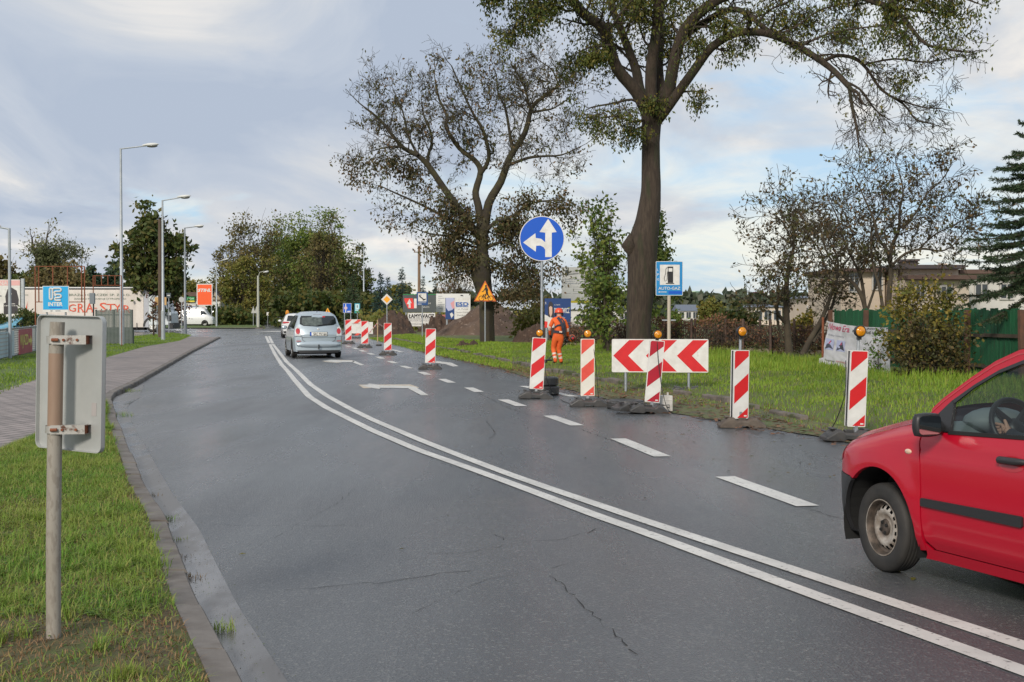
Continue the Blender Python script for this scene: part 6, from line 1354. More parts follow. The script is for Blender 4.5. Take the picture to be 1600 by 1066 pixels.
# hedge behind the mesh fence
def bushmass(name, label, cat, pts, r, n, lsz, lm, seed, kind=None, group=None, hz=0.7):
    """loose leafy mass along ground points (x,y,height)"""
    R = random.Random(seed); C_ = []
    for _ in range(n):
        k = R.randrange(len(pts)-1); u = R.random(); a, b = pts[k], pts[k+1]; h = a[2]*(1-u)+b[2]*u; nv = 1+0.45*noise.noise(Vector(((a[0]+(b[0]-a[0])*u)*0.9,seed,0)))+0.2*noise.noise(Vector(((a[0]+(b[0]-a[0])*u)*3,seed,0)))
        z = h*nv*(1-(R.random()**1.6)*hz*1.2); z = max(z,0.05)
        C_.append((a[0]+(b[0]-a[0])*u+R.gauss(0,.12), a[1]+(b[1]-a[1])*u+R.gauss(0,r*(1.05-z/(h*nv+.01)*.5)), z+R.gauss(0,.04)))
    o = leaf_obj(None, C_, lsz, seed, lm, name=name, jit=0.03, ratio=0.6, droop=0.1); return tag(o, label, cat, group, kind)
hx = lambda px, Y: at(px,500,Y).x
bushmass('hedge','dark clipped hedge row behind the mesh fence and below the portrait billboard','hedge',[(hx(-30,62),62,1.6),(hx(25,62),62,1.35),(hx(56,61),61,1.5)],0.5,9000,0.13,l_dark,91,hz=1.0)
# conifers
def spruce(label, Y, px, pbase, ptop, pw, lm, seed, group=None, n_wh=22, tufts=9, gz=0.0, lean=0.0, name='spruce_tree', csz=None):
    b = at(px,pbase,Y); H = at(px,ptop,Y).z-gz; R0 = pw/2*Y/F_; R = random.Random(seed); tt = thing(name, label, 'tree', (b.x,Y,gz), 0, group); tr = Tree(seed); C_ = []; D = []
    tr.addp([np.array([0,0,-0.1]),np.array([lean*.5,0,H*.5]),np.array([lean,0,H])],[R0*.09,R0*.05,0.012])
    for k in range(n_wh):
        f = (k+.3)/n_wh; z = H*(0.06+0.93*f); rad = R0*(1-f)**0.85*R.uniform(.85,1.1)+R0*.03; nb = max(4,int(9*(1-f)+4))
        for j in range(nb):
            a = 2*math.pi*(j+R.random()*.7)/nb; L_ = rad*R.uniform(.7,1.15); dz = -0.22*L_+0.1*L_*R.uniform(-1,1) if f < .75 else 0.35*L_
            e = np.array([math.cos(a)*L_+lean*f, math.sin(a)*L_, z+dz]); s_ = np.array([lean*f,0,z]); m_ = (s_+e)/2+np.array([0,0,0.02*L_]); tr.addp([s_,m_,e],[max(.008,R0*.014),max(.006,R0*.01),.005])
            nt_ = max(2,int(tufts*L_/R0))
            for q in range(nt_):
                u = (q+.6)/nt_; p_ = s_*(1-u)+e*u; w_ = L_*.22*(1-u*.6)
                for _ in range(5):
                    C_.append(p_+np.array([R.gauss(0,w_*.6),R.gauss(0,w_*.6),R.gauss(-.02,.05*R0)])); dv = (e-s_)/(np.linalg.norm(e-s_)+1e-6)+np.array([R.gauss(0,.5),R.gauss(0,.5),R.gauss(-.1,.3)]); D.append(dv)
    tr.wood(tt, m_barkd); V, Fc = leaves_np(np.array(C_), csz or R0*.20, seed, ratio=.32, droop=0.2, jit=.02, dirs=np.array(D)*1.6); np_obj('crown', V, Fc, lm, tt); return tt
GS = 'spruces beyond the closed lane'
for lb_, Y, px, pt, pw, lm, sd_ in (
  ('blue green spruce tallest of the row, left of the dark billboard',140,628,418,40,l_bspr,101),
  ('broad blue green spruce just behind the diamond sign',128,595,426,44,l_bspr,102),
  ('dark spruce between the far lamp post and the blue spruces',150,577,424,34,l_spr,103),
  ('twin topped blue spruce low beside the yellow diamond sign',120,606,432,34,l_bspr,104),
  ('blue spruce right behind the utility pole',170,661,430,28,l_bspr,105),
  ('blue spruce standing above the white billboard',175,680,434,26,l_bspr,106),
  ('dark spruce low behind the pale timber post',118,640,440,30,l_spr,107),
  ('dark wide spruce beside the far lamp post',135,552,428,46,l_spr,108)):
    spruce(lb_, Y, px, 508, pt, pw, lm, sd_, GS, n_wh=18, tufts=8)
crown('background_tree','yellowish tree between the blue spruces','tree',180.0,612,505,440,596,646,l_olive,nc=50,per=60,lsz=0.42,seed=110,pcb=495)
crown('background_tree','thin brown twiggy bush tree above the ESD billboard','tree',150.0,716,510,424,690,744,l_brn2,nc=90,per=14,lsz=0.22,seed=111,pcb=480,bare=0.45,irr=0.5)
crown('background_tree','pale brown twiggy tree beside the last spruce','tree',160.0,700,510,440,682,716,l_dead,nc=60,per=14,lsz=0.2,seed=112,pcb=480,bare=0.4)
# big spruce at the right edge
tt = thing('spruce_tree','large spruce with long drooping boughs at the edge above the green fence','tree',(0,0,0)); tr = Tree(120); R = random.Random(120); Ysp = 31.0; C_ = []; D = []
tx = at(1634,500,Ysp).x; zt = at(1600,170,Ysp).z; tr.addp([np.array([tx,Ysp,0.0]),np.array([tx-.05,Ysp,zt*.5]),np.array([tx,Ysp,zt])],[0.2,0.12,0.02])
def bough(s_, e, sag, w_):
    n_ = 9; pts = []; s_ = np.array(s_,float); e = np.array(e,float)
    for k in range(n_+1): u = k/n_; p_ = s_*(1-u)+e*u; p_[2] += -sag*math.sin(u*math.pi*.85)+0.25*sag*u*u; pts.append(p_)
    tr.addp(pts,[0.03-0.024*k/n_ for k in range(n_+1)]); side = np.cross(e-s_,[0,0,1.0]); side /= np.linalg.norm(side)+1e-9; dv = (e-s_)/(np.linalg.norm(e-s_)+1e-9)
    for k in range(2,n_+1):
        for sg_ in (-1,1):
            for rep in range(2):
                L_ = w_*(1.1-k/n_*.75)*R.uniform(.6,1.2); q = pts[k]+ (pts[k-1]-pts[k])*R.random(); dd = dv*.75+side*sg_*R.uniform(.3,.9)+np.array([0,0,R.uniform(-.55,.05)]); dd /= np.linalg.norm(dd); tr.addp([q,q+dd*L_*.5,q+dd*L_+np.array([0,0,-.05*L_])],[.007,.005,.003])
                m_ = int(L_/0.03)+2
                for j in range(m_):
                    p_ = q+dd*L_*(j+.5)/m_
                    for _ in range(4): C_.append(p_); D.append(dd*.9+np.array([R.gauss(0,.6),R.gauss(0,.6),R.gauss(.15,.5)]))
        for _ in range(10): C_.append(pts[k]); D.append(dv+np.array([R.gauss(0,.6),R.gauss(0,.6),R.gauss(.2,.4)]))
for k in range(16):
    f = (k+.5)/16; z = 2.3+(zt-2.3)*f; L_ = 2.0*(1-f)**.75+.22
    for j in range(5):
        a = 2*math.pi*(j+R.random())/6; l_ = L_*R.uniform(.65,1.1); bough((tx,Ysp,z),(tx+math.cos(a)*l_,Ysp+math.sin(a)*l_,z-0.12*l_+(0.35*l_ if f > .8 else 0)),0.10*l_,.34*(1.15-f*.7))
for (x, y_) , zs in (((1573,243),4.7),((1560,262),4.5),((1568,290),4.2),((1562,345),3.9),((1570,370),3.7),((1515,385),3.4),((1540,400),3.2),((1502,372),3.5),((1490,480),2.6),((1520,470),2.7),((1470,455),3.0),((1505,440),3.0),((1530,505),2.3),((1555,500),2.4)):
    e = at(x,y_,Ysp-.4); bough((tx,Ysp,zs if zs > e.z else e.z+.3),(e.x,e.y,e.z),0.08,.34)
tr.wood(tt, m_barkd); V, Fc = leaves_np(np.array(C_), 0.075, 120, ratio=.22, droop=0, jit=.006, dirs=np.array(D)*1.5); print('spruce needles', len(C_)); np_obj('crown', V, Fc, l_spr, tt)
# ------------------------------------------------------------------ young tree behind the ash trunk
crown('young_tree','young green tree with feathery leaves behind the ash trunk','tree',50.5,945,548,287,906,982,l_mid,nc=150,per=16,lsz=0.17,seed=130,pcb=520,trunk_w=0.14,irr=0.7,gz=0.1,cl=0.17,bark=m_barkd)
crown('young_tree','leafy half of the thicket right of the ash trunk behind the fuel sign','tree',52.0,1012,548,318,990,1050,l_mid,nc=170,per=24,lsz=0.17,seed=131,pcb=500,trunk_w=0.12,irr=0.7,gz=0.1,cl=0.18,bark=m_barkd)
crown('young_tree','low spreading part of the thicket hiding the foot of the white information board','tree',49.5,950,548,420,898,985,l_mid,nc=100,per=16,lsz=0.17,seed=132,pcb=528,trunk_w=0.12,irr=0.6,gz=0.1,cl=0.17,bark=m_barkd)
# shrub in front of the green fence
crown('shrub','yellowing leafy shrub growing against the green plank fence','shrub',31.0,1443,612,432,1378,1506,l_yel,nc=150,per=26,lsz=0.10,seed=140,pcb=600,trunk_w=0.09,irr=0.4,gz=0.05,cl=0.17,stems=3,flat=0.55)
crown('shrub','dark lower growth below the yellowing shrub at the fence foot','shrub',30.6,1448,617,500,1385,1520,leafmat('olive_shrub_leaf',(0.058,0.065,0.021),(0.091,0.078,0.026),(0.156,0.104,0.039),1.5),nc=110,per=26,lsz=0.09,seed=141,pcb=606,trunk_w=0.07,irr=0.4,gz=0.05,cl=0.18,stems=3,flat=0.5)
crown('sapling','thin leafy shoots crossing the banner in front of its lettering','shrub',32.0,1372,604,508,1352,1392,l_grn,nc=45,per=5,lsz=0.085,seed=142,pcb=590,trunk_w=0.02,irr=0.6,gz=0.05,cl=0.15,flat=0.3)
# background bushes over the iron fence
for lb_, Y, px, pt, pl_, pr_, lm, sd_ in (
  ('dark green bush beyond the iron fence, right of the fuel sign',70.0,1150,470,1120,1182,l_dark,150),('yellow green willow bush beyond the iron fence under the fuel sign',90.0,1104,466,1086,1124,l_olive,151),
  ('dusty green bush behind the fuel sign post',80.0,1045,487,1028,1068,l_mid,152),('yellow leaved bush behind the dark bare trees',70.0,1262,484,1235,1290,l_yel,153),
  ('green bush behind the low hall, right of the big heap',75.0,838,482,800,872,l_olive,154),('dark bushy tree between the round sign post and the billboard',120.0,850,466,832,868,l_brn2,155),
  ('dark tree mass right of the second tree crown foot',190.0,832,472,812,856,l_brn2,156),('small green tree behind the cream house corner',72.0,1307,468,1296,1318,l_dark,157)):
    crown('bush', lb_, 'bush', Y, px, 548 if Y < 85 else 515, pt, pl_, pr_, lm, nc=46, per=46, lsz=0.22 if Y < 100 else 0.35, seed=sd_, pcb=540 if Y < 85 else 512, trunk_w=0.12, irr=0.5, cl=0.22, gz=0.05, group='bushes beyond the iron fence')
fA = Vector((at(872,500,58).x,58.3,0)); fB = Vector((at(1300,500,46).x,46.3,0))
pts = [(fA.x+(fB.x-fA.x)*u, fA.y+(fB.y-fA.y)*u, h) for u, h in ((0,1.15),(.12,1.25),(.2,1.35),(.3,1.05),(.42,1.45),(.48,1.1),(.58,1.3),(.68,1.5),(.78,1.05),(.9,1.15),(1,0.9))]
bushmass('climbing_vine','dry brown climbing vine smothering the rusty iron fence','vine',pts,0.28,9000,0.10,l_dead,160,kind='stuff',hz=1.0)
bushmass('climbing_vine','sparse green growth at the foot of the iron fence','vine',[(p_[0],p_[1]-.5,0.5) for p_ in pts],0.3,3500,0.11,l_brown,161,kind='stuff',hz=1.0)
# dry vine twigs
mbp = []; R = random.Random(5)
for k in range(900):
    u = R.random(); p_ = np.array([fA.x+(fB.x-fA.x)*u, fA.y+(fB.y-fA.y)*u-.1, R.uniform(.2,.6)]); q = p_+np.array([R.gauss(0,.4),R.gauss(0,.1),R.uniform(.3,.9)]); mbp.append(([p_,(p_+q)/2+np.array([R.gauss(0,.15),0,0]),q],[.012,.009,.005]))
V, Fc = tubes_np(mbp,3); tag(np_obj('vine_stems',V,Fc,m_twig),'tangle of bare vine stems in the iron fence','vine',kind='stuff')
# far woods on the horizon
def far_wood(name, label, x0, x1, Y, hfn, lm, n, seed, lsz):
    R = random.Random(seed); C_ = []
    for _ in range(n):
        px = R.uniform(x0,x1); h = hfn(px)*(1+0.35*noise.noise(Vector((px*.06,seed,0)))+.2*noise.noise(Vector((px*.3,seed,0)))); X_ = at(px,480,Y).x; C_.append((X_,Y+R.uniform(-8,8),max(0,h*(1-R.random()**2))))
    o = leaf_obj(None, C_, lsz, seed, lm, name=name, jit=.3, ratio=.8); return tag(o, label, 'woods', None, 'stuff')
l_far = leafmat('distant_foliage',(0.06,0.08,0.05),(0.08,0.10,0.06),(0.10,0.10,0.07),0.05,tr=0.1)
far_wood('far_woods','far off line of woods along the horizon behind the fields',560,1330,330.0,lambda x: 4.5,l_far,11000,201,2.2)
far_wood('far_woods','far off line of woods behind the truck and workshop',-60,420,300.0,lambda x: 5.5,l_far,9000,202,2.0)
far_wood('far_treeline','dusky line of trees closing the view beyond the cream house',1300,1900,200.0,lambda x: 4.5,l_brn2,6000,203,1.4)
far_wood('roadside_bushes','low bushes along the far road below the avenue trees',330,412,168.0,lambda x: 1.6,l_dark,3500,204,0.5)
far_wood('roadside_bushes','undergrowth below the trees beside the closed lane',442,600,150.0,lambda x: 3.2,l_dark,9000,205,0.5)
far_wood('roadside_bushes','weeds and low bushes behind the soil heaps and billboards',570,870,112.0,lambda x: 1.3,l_olive,8000,206,0.32)
mb = MB(); n_ = 24
for k in range(n_): 
    a = math.pi*k/(n_-1)
V = []; 
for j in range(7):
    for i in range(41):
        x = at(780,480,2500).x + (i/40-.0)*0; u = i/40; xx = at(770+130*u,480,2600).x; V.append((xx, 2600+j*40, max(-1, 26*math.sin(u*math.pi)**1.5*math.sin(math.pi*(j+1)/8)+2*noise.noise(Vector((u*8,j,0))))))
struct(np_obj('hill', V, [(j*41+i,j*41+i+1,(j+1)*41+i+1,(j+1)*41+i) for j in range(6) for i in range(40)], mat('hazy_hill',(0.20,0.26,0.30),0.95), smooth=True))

# ------------------------------------------------------------------ grass, weeds, leaf litter
def blades(name, label, pts, h, w_, m, seed, lean=0.5, cat='grass'):
    r = np.random.default_rng(seed); P = np.asarray(pts, float); n = len(P); a = r.uniform(0,2*math.pi,n); hh = h*r.uniform(.45,1.25,n); ww = w_*r.uniform(.6,1.3,n); ln = lean*r.uniform(.1,1.2,n)
    dx, dy = np.cos(a), np.sin(a); sx, sy = -dy, dx; z0 = np.zeros(n)
    def pt(f, s_): 
        cur = ln*f*f*hh; return np.stack([P[:,0]+dx*cur+sx*ww*s_/2, P[:,1]+dy*cur+sy*ww*s_/2, P[:,2]+hh*f*(1-.25*ln*f)],1)
    V = np.stack([pt(0,-1),pt(0,1),pt(.55,.8),pt(.55,-.8),pt(1,.12),pt(1,-.12)],1).reshape(-1,3); b = np.arange(n)[:,None]*6
    Fc = np.concatenate([b+np.array([[0,1,2,3]]), b+np.array([[3,2,4,5]])]); o = np_obj(name, V, Fc, m); return tag(o, label, cat, None, 'stuff')
g_fresh = leafmat('grass_blade',(0.14,0.27,0.032),(0.23,0.31,0.05),(0.34,0.31,0.10),1.1,tr=0.3)
g_dry = leafmat('dry_grass_blade',(0.240,0.140,0.066),(0.155,0.113,0.040),(0.378,0.239,0.119),2.2,tr=0.2)
g_bank = leafmat('bank_grass_blade',(0.139,0.237,0.024),(0.219,0.344,0.032),(0.323,0.344,0.059),0.5,tr=0.3)
r = np.random.default_rng(77)
def scatter_left(n, fn=None, y0=2.2, y1=24.0, pw=1.0):
    Y = y0+(y1-y0)*r.random(n)**1.5; a = XL(Y)-0.16; b = np.minimum(SR(Y), a-0.01); u = r.random(n); X_ = a*(1-u)+b*u
    nz_ = np.array([noise.noise(Vector((x*.9,y*.9,4)))+.5*noise.noise(Vector((x*2.6,y*2.6,1))) for x, y in zip(X_,Y)])
    d = np.hypot(X_+2.36, (Y-6.7)*.8); bald = (d < 0.40)*0.75 + np.clip((7.4-Y)/1.2,0,1)*0.45; edge = np.clip((np.abs(X_-a))/0.10,0,1)
    bx, by = g(255,985,.1).xy; bare_by_kerb = np.clip(1.5-np.hypot((X_-bx)/.22,(Y-by)/.42),0,1)*0.95
    pr_ = np.clip(0.98+nz_*1.3,0.06,1)*(1-bald)*(0.25+.75*edge)*(1-bare_by_kerb); k = r.random(n) < (pr_ if fn is None else fn(X_,Y,nz_,bald+bare_by_kerb)); X_, Y = X_[k], Y[k]
    return np.stack([X_, Y, np.array([0.073+.35*zl(x,y) for x, y in zip(X_,Y)])],1)
blades('verge_grass','mown green grass on the verge around the grey sign post', scatter_left(250000), 0.062, 0.0058, g_fresh, 1, lean=1.7)
blades('verge_grass','dry brown grass stalks on the bare part of the verge', scatter_left(110000, lambda X_,Y,nz_,bl: np.clip(.38-nz_+bl*.9,0.12,.95)), 0.035, 0.005, g_dry, 2, lean=1.6)
cc = scatter_left(900, lambda X_,Y,nz_,bl: np.clip(.5+nz_,0.15,1)); cc = np.repeat(cc, 38, 0); cc[:,:2] += r.normal(0,.028,(len(cc),2))
blades('verge_tufts','taller loose tufts standing out of the mown verge grass', cc, .105, .0058, g_fresh, 21, lean=1.3)
def scatter_px(n, poly, jitter=0.0, zf=None):
    xs = [p[0] for p in poly]; ys = [p[1] for p in poly]; out = []
    W = [g(x,y,0.1) for x,y in poly]; x0, x1 = min(p.x for p in W), max(p.x for p in W); y0, y1 = min(p.y for p in W), max(p.y for p in W)
    PX = np.array([[p.x,p.y] for p in W]); Xs = r.uniform(x0,x1,n*3); Ys = r.uniform(y0,y1,n*3); inside = np.zeros(n*3,bool); j = len(PX)-1
    for i in range(len(PX)):
        c = ((PX[i,1] > Ys) != (PX[j,1] > Ys)) & (Xs < (PX[j,0]-PX[i,0])*(Ys-PX[i,1])/(PX[j,1]-PX[i,1]+1e-9)+PX[i,0]); inside ^= c; j = i
    Xs, Ys = Xs[inside][:n], Ys[inside][:n]; return np.stack([Xs,Ys,np.array([zf(a,b) for a,b in zip(Xs,Ys)]) if zf else np.full(len(Xs),.1)],1)
bank = scatter_px(90000, [(800,574),(860,575),(930,590),(1010,602),(1110,617),(1220,640),(1330,664),(1430,690),(1700,735),(1900,640),(1700,612),(1500,596),(1390,592),(1300,572),(1150,556),(1000,548),(880,540),(800,540)], zf=zright)
d_ = bank[:,0]-XK(bank[:,1]); kp = r.random(len(bank)) < np.clip(d_/2.0,0.15,1); bank = bank[kp]; d_ = d_[kp]
blades('bank_grass','lush green grass on the bank behind the chevron board', bank, 0.085, 0.013, g_bank, 3, lean=0.9)
tall = bank[(d_ > 4.5)]; tall = tall[r.random(len(tall)) < 0.20+.35*np.sin(tall[:,0]*1.3+tall[:,1]*.4)**2]
blades('tall_grass','unmown tufts of taller grass on top of the bank', tall, 0.22, 0.014, g_bank, 4, lean=0.6)
far_b = scatter_px(26000, [(575,527),(650,545),(720,560),(800,575),(800,540),(700,531),(640,524)], zf=zright); blades('bank_grass','grass between the closed lane and the soil heaps', far_b, 0.09, 0.025, g_bank, 5, lean=0.6)
dry_b = scatter_px(17000, [(640,541),(700,552),(780,570),(860,590),(930,602),(1010,618),(1110,630),(1220,652),(1330,676),(1430,700),(1700,760),(1700,735),(1430,686),(1220,636),(1010,600),(860,574),(760,556)], zf=lambda a,b: max(zright(a,b),.02)); blades('dry_grass','cut dry grass strewn along the old kerb', dry_b, 0.075, 0.010, g_dry, 6, lean=1.8)
st_b = scatter_px(16000, [(640,541),(780,570),(930,602),(1110,632),(1220,652),(1330,676),(1430,700),(1700,760),(1700,735),(1430,686),(1220,636),(1010,600),(860,574),(760,556)], zf=lambda a,b: max(zright(a,b),.02)); blades('strip_grass','thin mossy grass creeping over the old kerb and dirt strip', st_b, 0.06, 0.012, g_bank, 16, lean=1.2)
lw = scatter_px(40000, [(-60,640),(60,592),(169,558),(225,542),(281,532.6),(300,524),(265,520),(170,530),(60,552),(-60,575)]); blades('lawn_grass','short green grass between the path and the mesh fence', lw, 0.07, 0.02, leafmat('lawn_blade',(0.132,0.227,0.020),(0.189,0.297,0.028),(0.246,0.297,0.045),0.5,tr=.3), 7, lean=0.6)
# broad leaved weeds on the verge, each one a plant
def weed(px, py, size, seed, label, z=0.09, n_=11, up=0.35, lm=None):
    p = g(px,py,z); R = random.Random(seed); V = []; Fc = []; 
    for k in range(n_):
        a = 2*math.pi*k/n_+R.uniform(-.3,.3); L_ = size*R.uniform(.6,1.1); wd_ = L_*R.uniform(.20,.30); u_ = up*R.uniform(.5,1.3); d = np.array([math.cos(a),math.sin(a),0]); s_ = np.array([-math.sin(a),math.cos(a),0]); o = len(V)
        prof = [(0,.15),(.3,.6),(.55,1.0),(.8,.75),(1,.05)]
        for f, w_ in prof:
            c = d*L_*f+np.array([0,0,L_*u_*math.sin(f*2.0)]); V += [c-s_*wd_*w_/2, c+np.array([0,0,-wd_*w_*.12]), c+s_*wd_*w_/2]
        for i in range(len(prof)-1): Fc += [(o+i*3,o+i*3+1,o+i*3+4,o+i*3+3),(o+i*3+1,o+i*3+2,o+i*3+5,o+i*3+4)]
    o = np_obj('weed_plant',V,Fc,lm or l_grn,smooth=True); o.location = p; return tag(o,label,'weed','low leafy weeds on the verge')
wl = [(160,966,.10,'dandelion like weed right of the grey sign post base'),(110,975,.06,'small weed just beside the foot of the grey post'),(185,1000,.05,'tiny bright weed below the dandelion like weed'),(195,1022,.045,'small weed on brown soil below the tiny bright one'),(165,1035,.05,'small weed near the lower frame edge beside bare soil'),(285,1044,.07,'low weed lying on the kerb edge at the lower frame'),(235,1030,.05,'little weed between the bare soil patch and the kerb'),(28,1048,.06,'light green weed in the lower corner left of the post'),(65,1044,.05,'pale weed near the lower corner, right of the other one'),(60,962,.07,'broad yellow green weed just left of the grey post'),(215,998,.045,'weed with small leaves near the soil patch'),(145,905,.05,'weed in thin grass above the dandelion like weed')]
for i, (x, y_, s_, lb_) in enumerate(wl): weed(x, y_, s_, 300+i, lb_)
def tuft(px, py, n_, h, seed, label, z=0.0, m=None, sp=.05):
    p = g(px,py,z); rr = np.random.default_rng(seed); P = np.stack([p.x+rr.normal(0,sp,n_),p.y+rr.normal(0,sp,n_),np.full(n_,z)],1); o = blades('grass_tuft',label,P,h,.005,m or g_fresh,seed,lean=.9,cat='grass tuft'); o['kind'] = 'thing'; o['group'] = 'tufts growing in the gutter'; return o
for x, y_, n_, h, lb_, m in [(350,986,50,.07,'grass tuft in the wet gutter nearest the camera',None),(303,903,34,.035,'flat clump of wet leaves and grass in the gutter',g_dry),(262,812,40,.05,'grass tuft in the gutter above the flat clump',None),(282,872,20,.03,'brown tuft in the gutter between two green ones',g_dry),(273,845,30,.03,'small green tuft against the kerb face',None),(188,650,90,.08,'broad tuft where the kerb bends',None),(200,612,110,.08,'wide weedy patch in the kerb bend further on',None),(360,1060,30,.04,'brown tuft at the lower edge of the gutter',g_dry),(240,775,24,.03,'dark brown clump in the gutter far up',g_dry)]:
    tuft(x,y_,n_,h,int(x),lb_,0.006,m,sp=.035 if n_ < 60 else .12)
blades('grass_tuft','dense bright tuft on the verge at the lower frame edge',np.stack([g(198,1062,.09).x+r.normal(0,.04,260),g(198,1062,.09).y+r.normal(0,.03,260),np.full(260,.085)],1),.085,.004,g_fresh,9,lean=.8,cat='grass tuft')
# litter leaves on road, verge and strip
def litter(name, label, P, size, m, seed): 
    rr = np.random.default_rng(seed); n_ = len(P); P = np.asarray(P,float); a = rr.uniform(0,6.28,n_); s_ = size*rr.uniform(.5,1.4,n_); dx, dy = np.cos(a)*s_, np.sin(a)*s_; z = P[:,2]; k = rr.uniform(.0,.35,n_)*s_
    V = np.stack([np.stack([P[:,0]-dx,P[:,1]-dy,z+.003],1),np.stack([P[:,0]-dy*.45,P[:,1]+dx*.45,z+k+.004],1),np.stack([P[:,0]+dx,P[:,1]+dy,z+.004+k*.5],1),np.stack([P[:,0]+dy*.45,P[:,1]-dx*.45,z+.003],1)],1).reshape(-1,3)
    return tag(np_obj(name,V,np.arange(n_*4).reshape(-1,4),m),label,'leaf litter',None,'stuff')
ll = scatter_px(7000, [(640,545),(720,562),(830,590),(880,605),(960,628),(1060,648),(1190,668),(1290,684),(1450,715),(1450,690),(1290,664),(1190,642),(1060,610),(930,596),(830,574),(740,555)], zf=lambda a,b: max(zright(a,b),.03)); litter('leaf_litter','fallen brown leaves along the closed lane edge', ll, .05, l_dead, 11)
lr = scatter_px(260, [(820,590),(1000,640),(1290,690),(1420,740),(1200,740),(950,680),(840,620)], zf=lambda a,b:.004); litter('leaf_litter','dark wet leaf bits scattered on the closed lane', lr, .02, l_brown, 12)
cl = scatter_left(30000, lambda X_,Y,nz_,bl: np.clip(.30+nz_*.8+np.clip((8.5-Y)/2,0,.5),0.04,.9)); cl[:,2] += r.random(len(cl))*.035; litter('clover_leaves','small bright clover and weed leaves spread through the verge', cl, .013, l_grn, 15)
lv = scatter_left(9000, lambda X_,Y,nz_,bl: np.full(len(X_),.5)); litter('leaf_litter','brown leaf bits lying in the verge grass', lv, .014, l_dead, 13)
gp = []
for _ in range(700):
    Yq = 4+14*r.random()**1.4; gp.append((float(XL(Yq))+.02+.28*r.random()**1.5,Yq,.006))
litter('gutter_grit','dark grit and leaf crumbs in the wet gutter', gp, .006, m_soil, 14)
R = random.Random(9)
for i, (x, y_, s_, c_) in enumerate([(1297,745,.035,'y'),(1427,905,.05,'y'),(379,866,.03,'y'),(915,716,.02,'y'),(712,698,.015,'d'),(700,806,.018,'d'),(1008,778,.015,'d'),(628,858,.02,'d'),(1190,684,.02,'d'),(1010,668,.02,'y')]):
    p = g(x,y_,.006); mb = MB(); mb.flat([(-s_,0,0),(0,-s_*.35,.004),(s_,0,.003),(0,s_*.4,.008)]); o = mb.build('fallen_leaf', l_yel if c_ == 'y' else l_brown); o.location = p; o.rotation_euler = (0,0,R.uniform(0,3))
    tag(o, ['yellow leaf on the asphalt in front of the red car bonnet','curled straw coloured leaf below the red car wheel','tan leaf on the asphalt near the gutter','pale leaf beyond the double line near the lane dashes','tiny dark leaf bit on the double line','dark crumb in the middle of the near lane','dark leaf crumb just below the double line','dark crumb left of the long transverse crack','dark leaf on the damp closed lane','pale leaf chip beside the dashed line'][i], 'leaf')
# ================================================================== vehicles
def glassmat(name, tint, gloss=0.9, base=0.12):
    m = bpy.data.materials.new(name); m.use_nodes = True; t = m.node_tree; t.nodes.clear(); o = t.nodes.new('ShaderNodeOutputMaterial')
    tr_ = t.nodes.new('ShaderNodeBsdfTransparent'); tr_.inputs[0].default_value = (*tint,1); gl = t.nodes.new('ShaderNodeBsdfGlossy'); gl.inputs['Roughness'].default_value = 0.02; gl.inputs[0].default_value = (gloss,)*3+(1,)
    fr = t.nodes.new('ShaderNodeLayerWeight'); pw = t.nodes.new('ShaderNodeMath'); pw.operation = 'POWER'; pw.inputs[1].default_value = 4.0; t.links.new(fr.outputs['Facing'], pw.inputs[0]); ad = t.nodes.new('ShaderNodeMath'); ad.operation = 'MULTIPLY_ADD'; ad.inputs[1].default_value = 0.7; ad.inputs[2].default_value = base; t.links.new(pw.outputs[0], ad.inputs[0])
    mx = t.nodes.new('ShaderNodeMixShader'); t.links.new(ad.outputs[0], mx.inputs[0]); t.links.new(tr_.outputs[0], mx.inputs[1]); t.links.new(gl.outputs[0], mx.inputs[2]); t.links.new(mx.outputs[0], o.inputs[0]); return m
m_glass = glassmat('car_glass',(0.62,0.69,0.69),0.9,0.03)
m_dglass = mat('dark_car_glass',(0.012,0.016,0.018),0.04,spec=0.9)
m_redp_ = mat('red_car_paint',(0.43,0.002,0.018),0.5,coat=0.7,spec=0.2)
m_silver = mat('silver_blue_paint',(0.43,0.50,0.55),0.3,metal=0.45,coat=0.9); m_whitep = mat('white_car_paint',(0.68,0.68,0.67),0.3,coat=0.8); m_darkp = mat('dark_car_paint',(0.02,0.025,0.035),0.3,coat=0.8); m_bluep = mat('light_blue_car_paint',(0.12,0.33,0.46),0.3,coat=0.8)
m_trim = mat('black_car_trim',(0.022,0.022,0.024),0.45,bump=0.05,bs=200); m_tyre = mat('car_tyre',(0.021,0.020,0.019),0.72,col2=(0.034,0.031,0.028),vs=7); m_under = mat('underbody',(0.008,0.008,0.008),0.9)
m_rim = mat('scuffed_steel_rim',(0.60,0.54,0.47),0.42,metal=0.55,col2=(0.28,0.22,0.17),vs=12,bump=0.1,bs=40); m_rimd = mat('dull_rim_well',(0.045,0.037,0.03),0.6,metal=0.4,col2=(0.13,0.10,0.08),vs=14)
m_lensr = mat('red_lamp_lens',(0.50,0.015,0.02),0.12,coat=1.0,col2=(0.35,0.01,0.015),vs=14); m_lensw = mat('clear_lamp_lens',(0.62,0.62,0.60),0.1,metal=0.3,coat=1.0); m_plate2 = mat('plate_white',(0.66,0.65,0.60),0.4); m_lenso = mat('peach_repeater_lens',(0.66,0.44,0.32),0.15,coat=1.0)

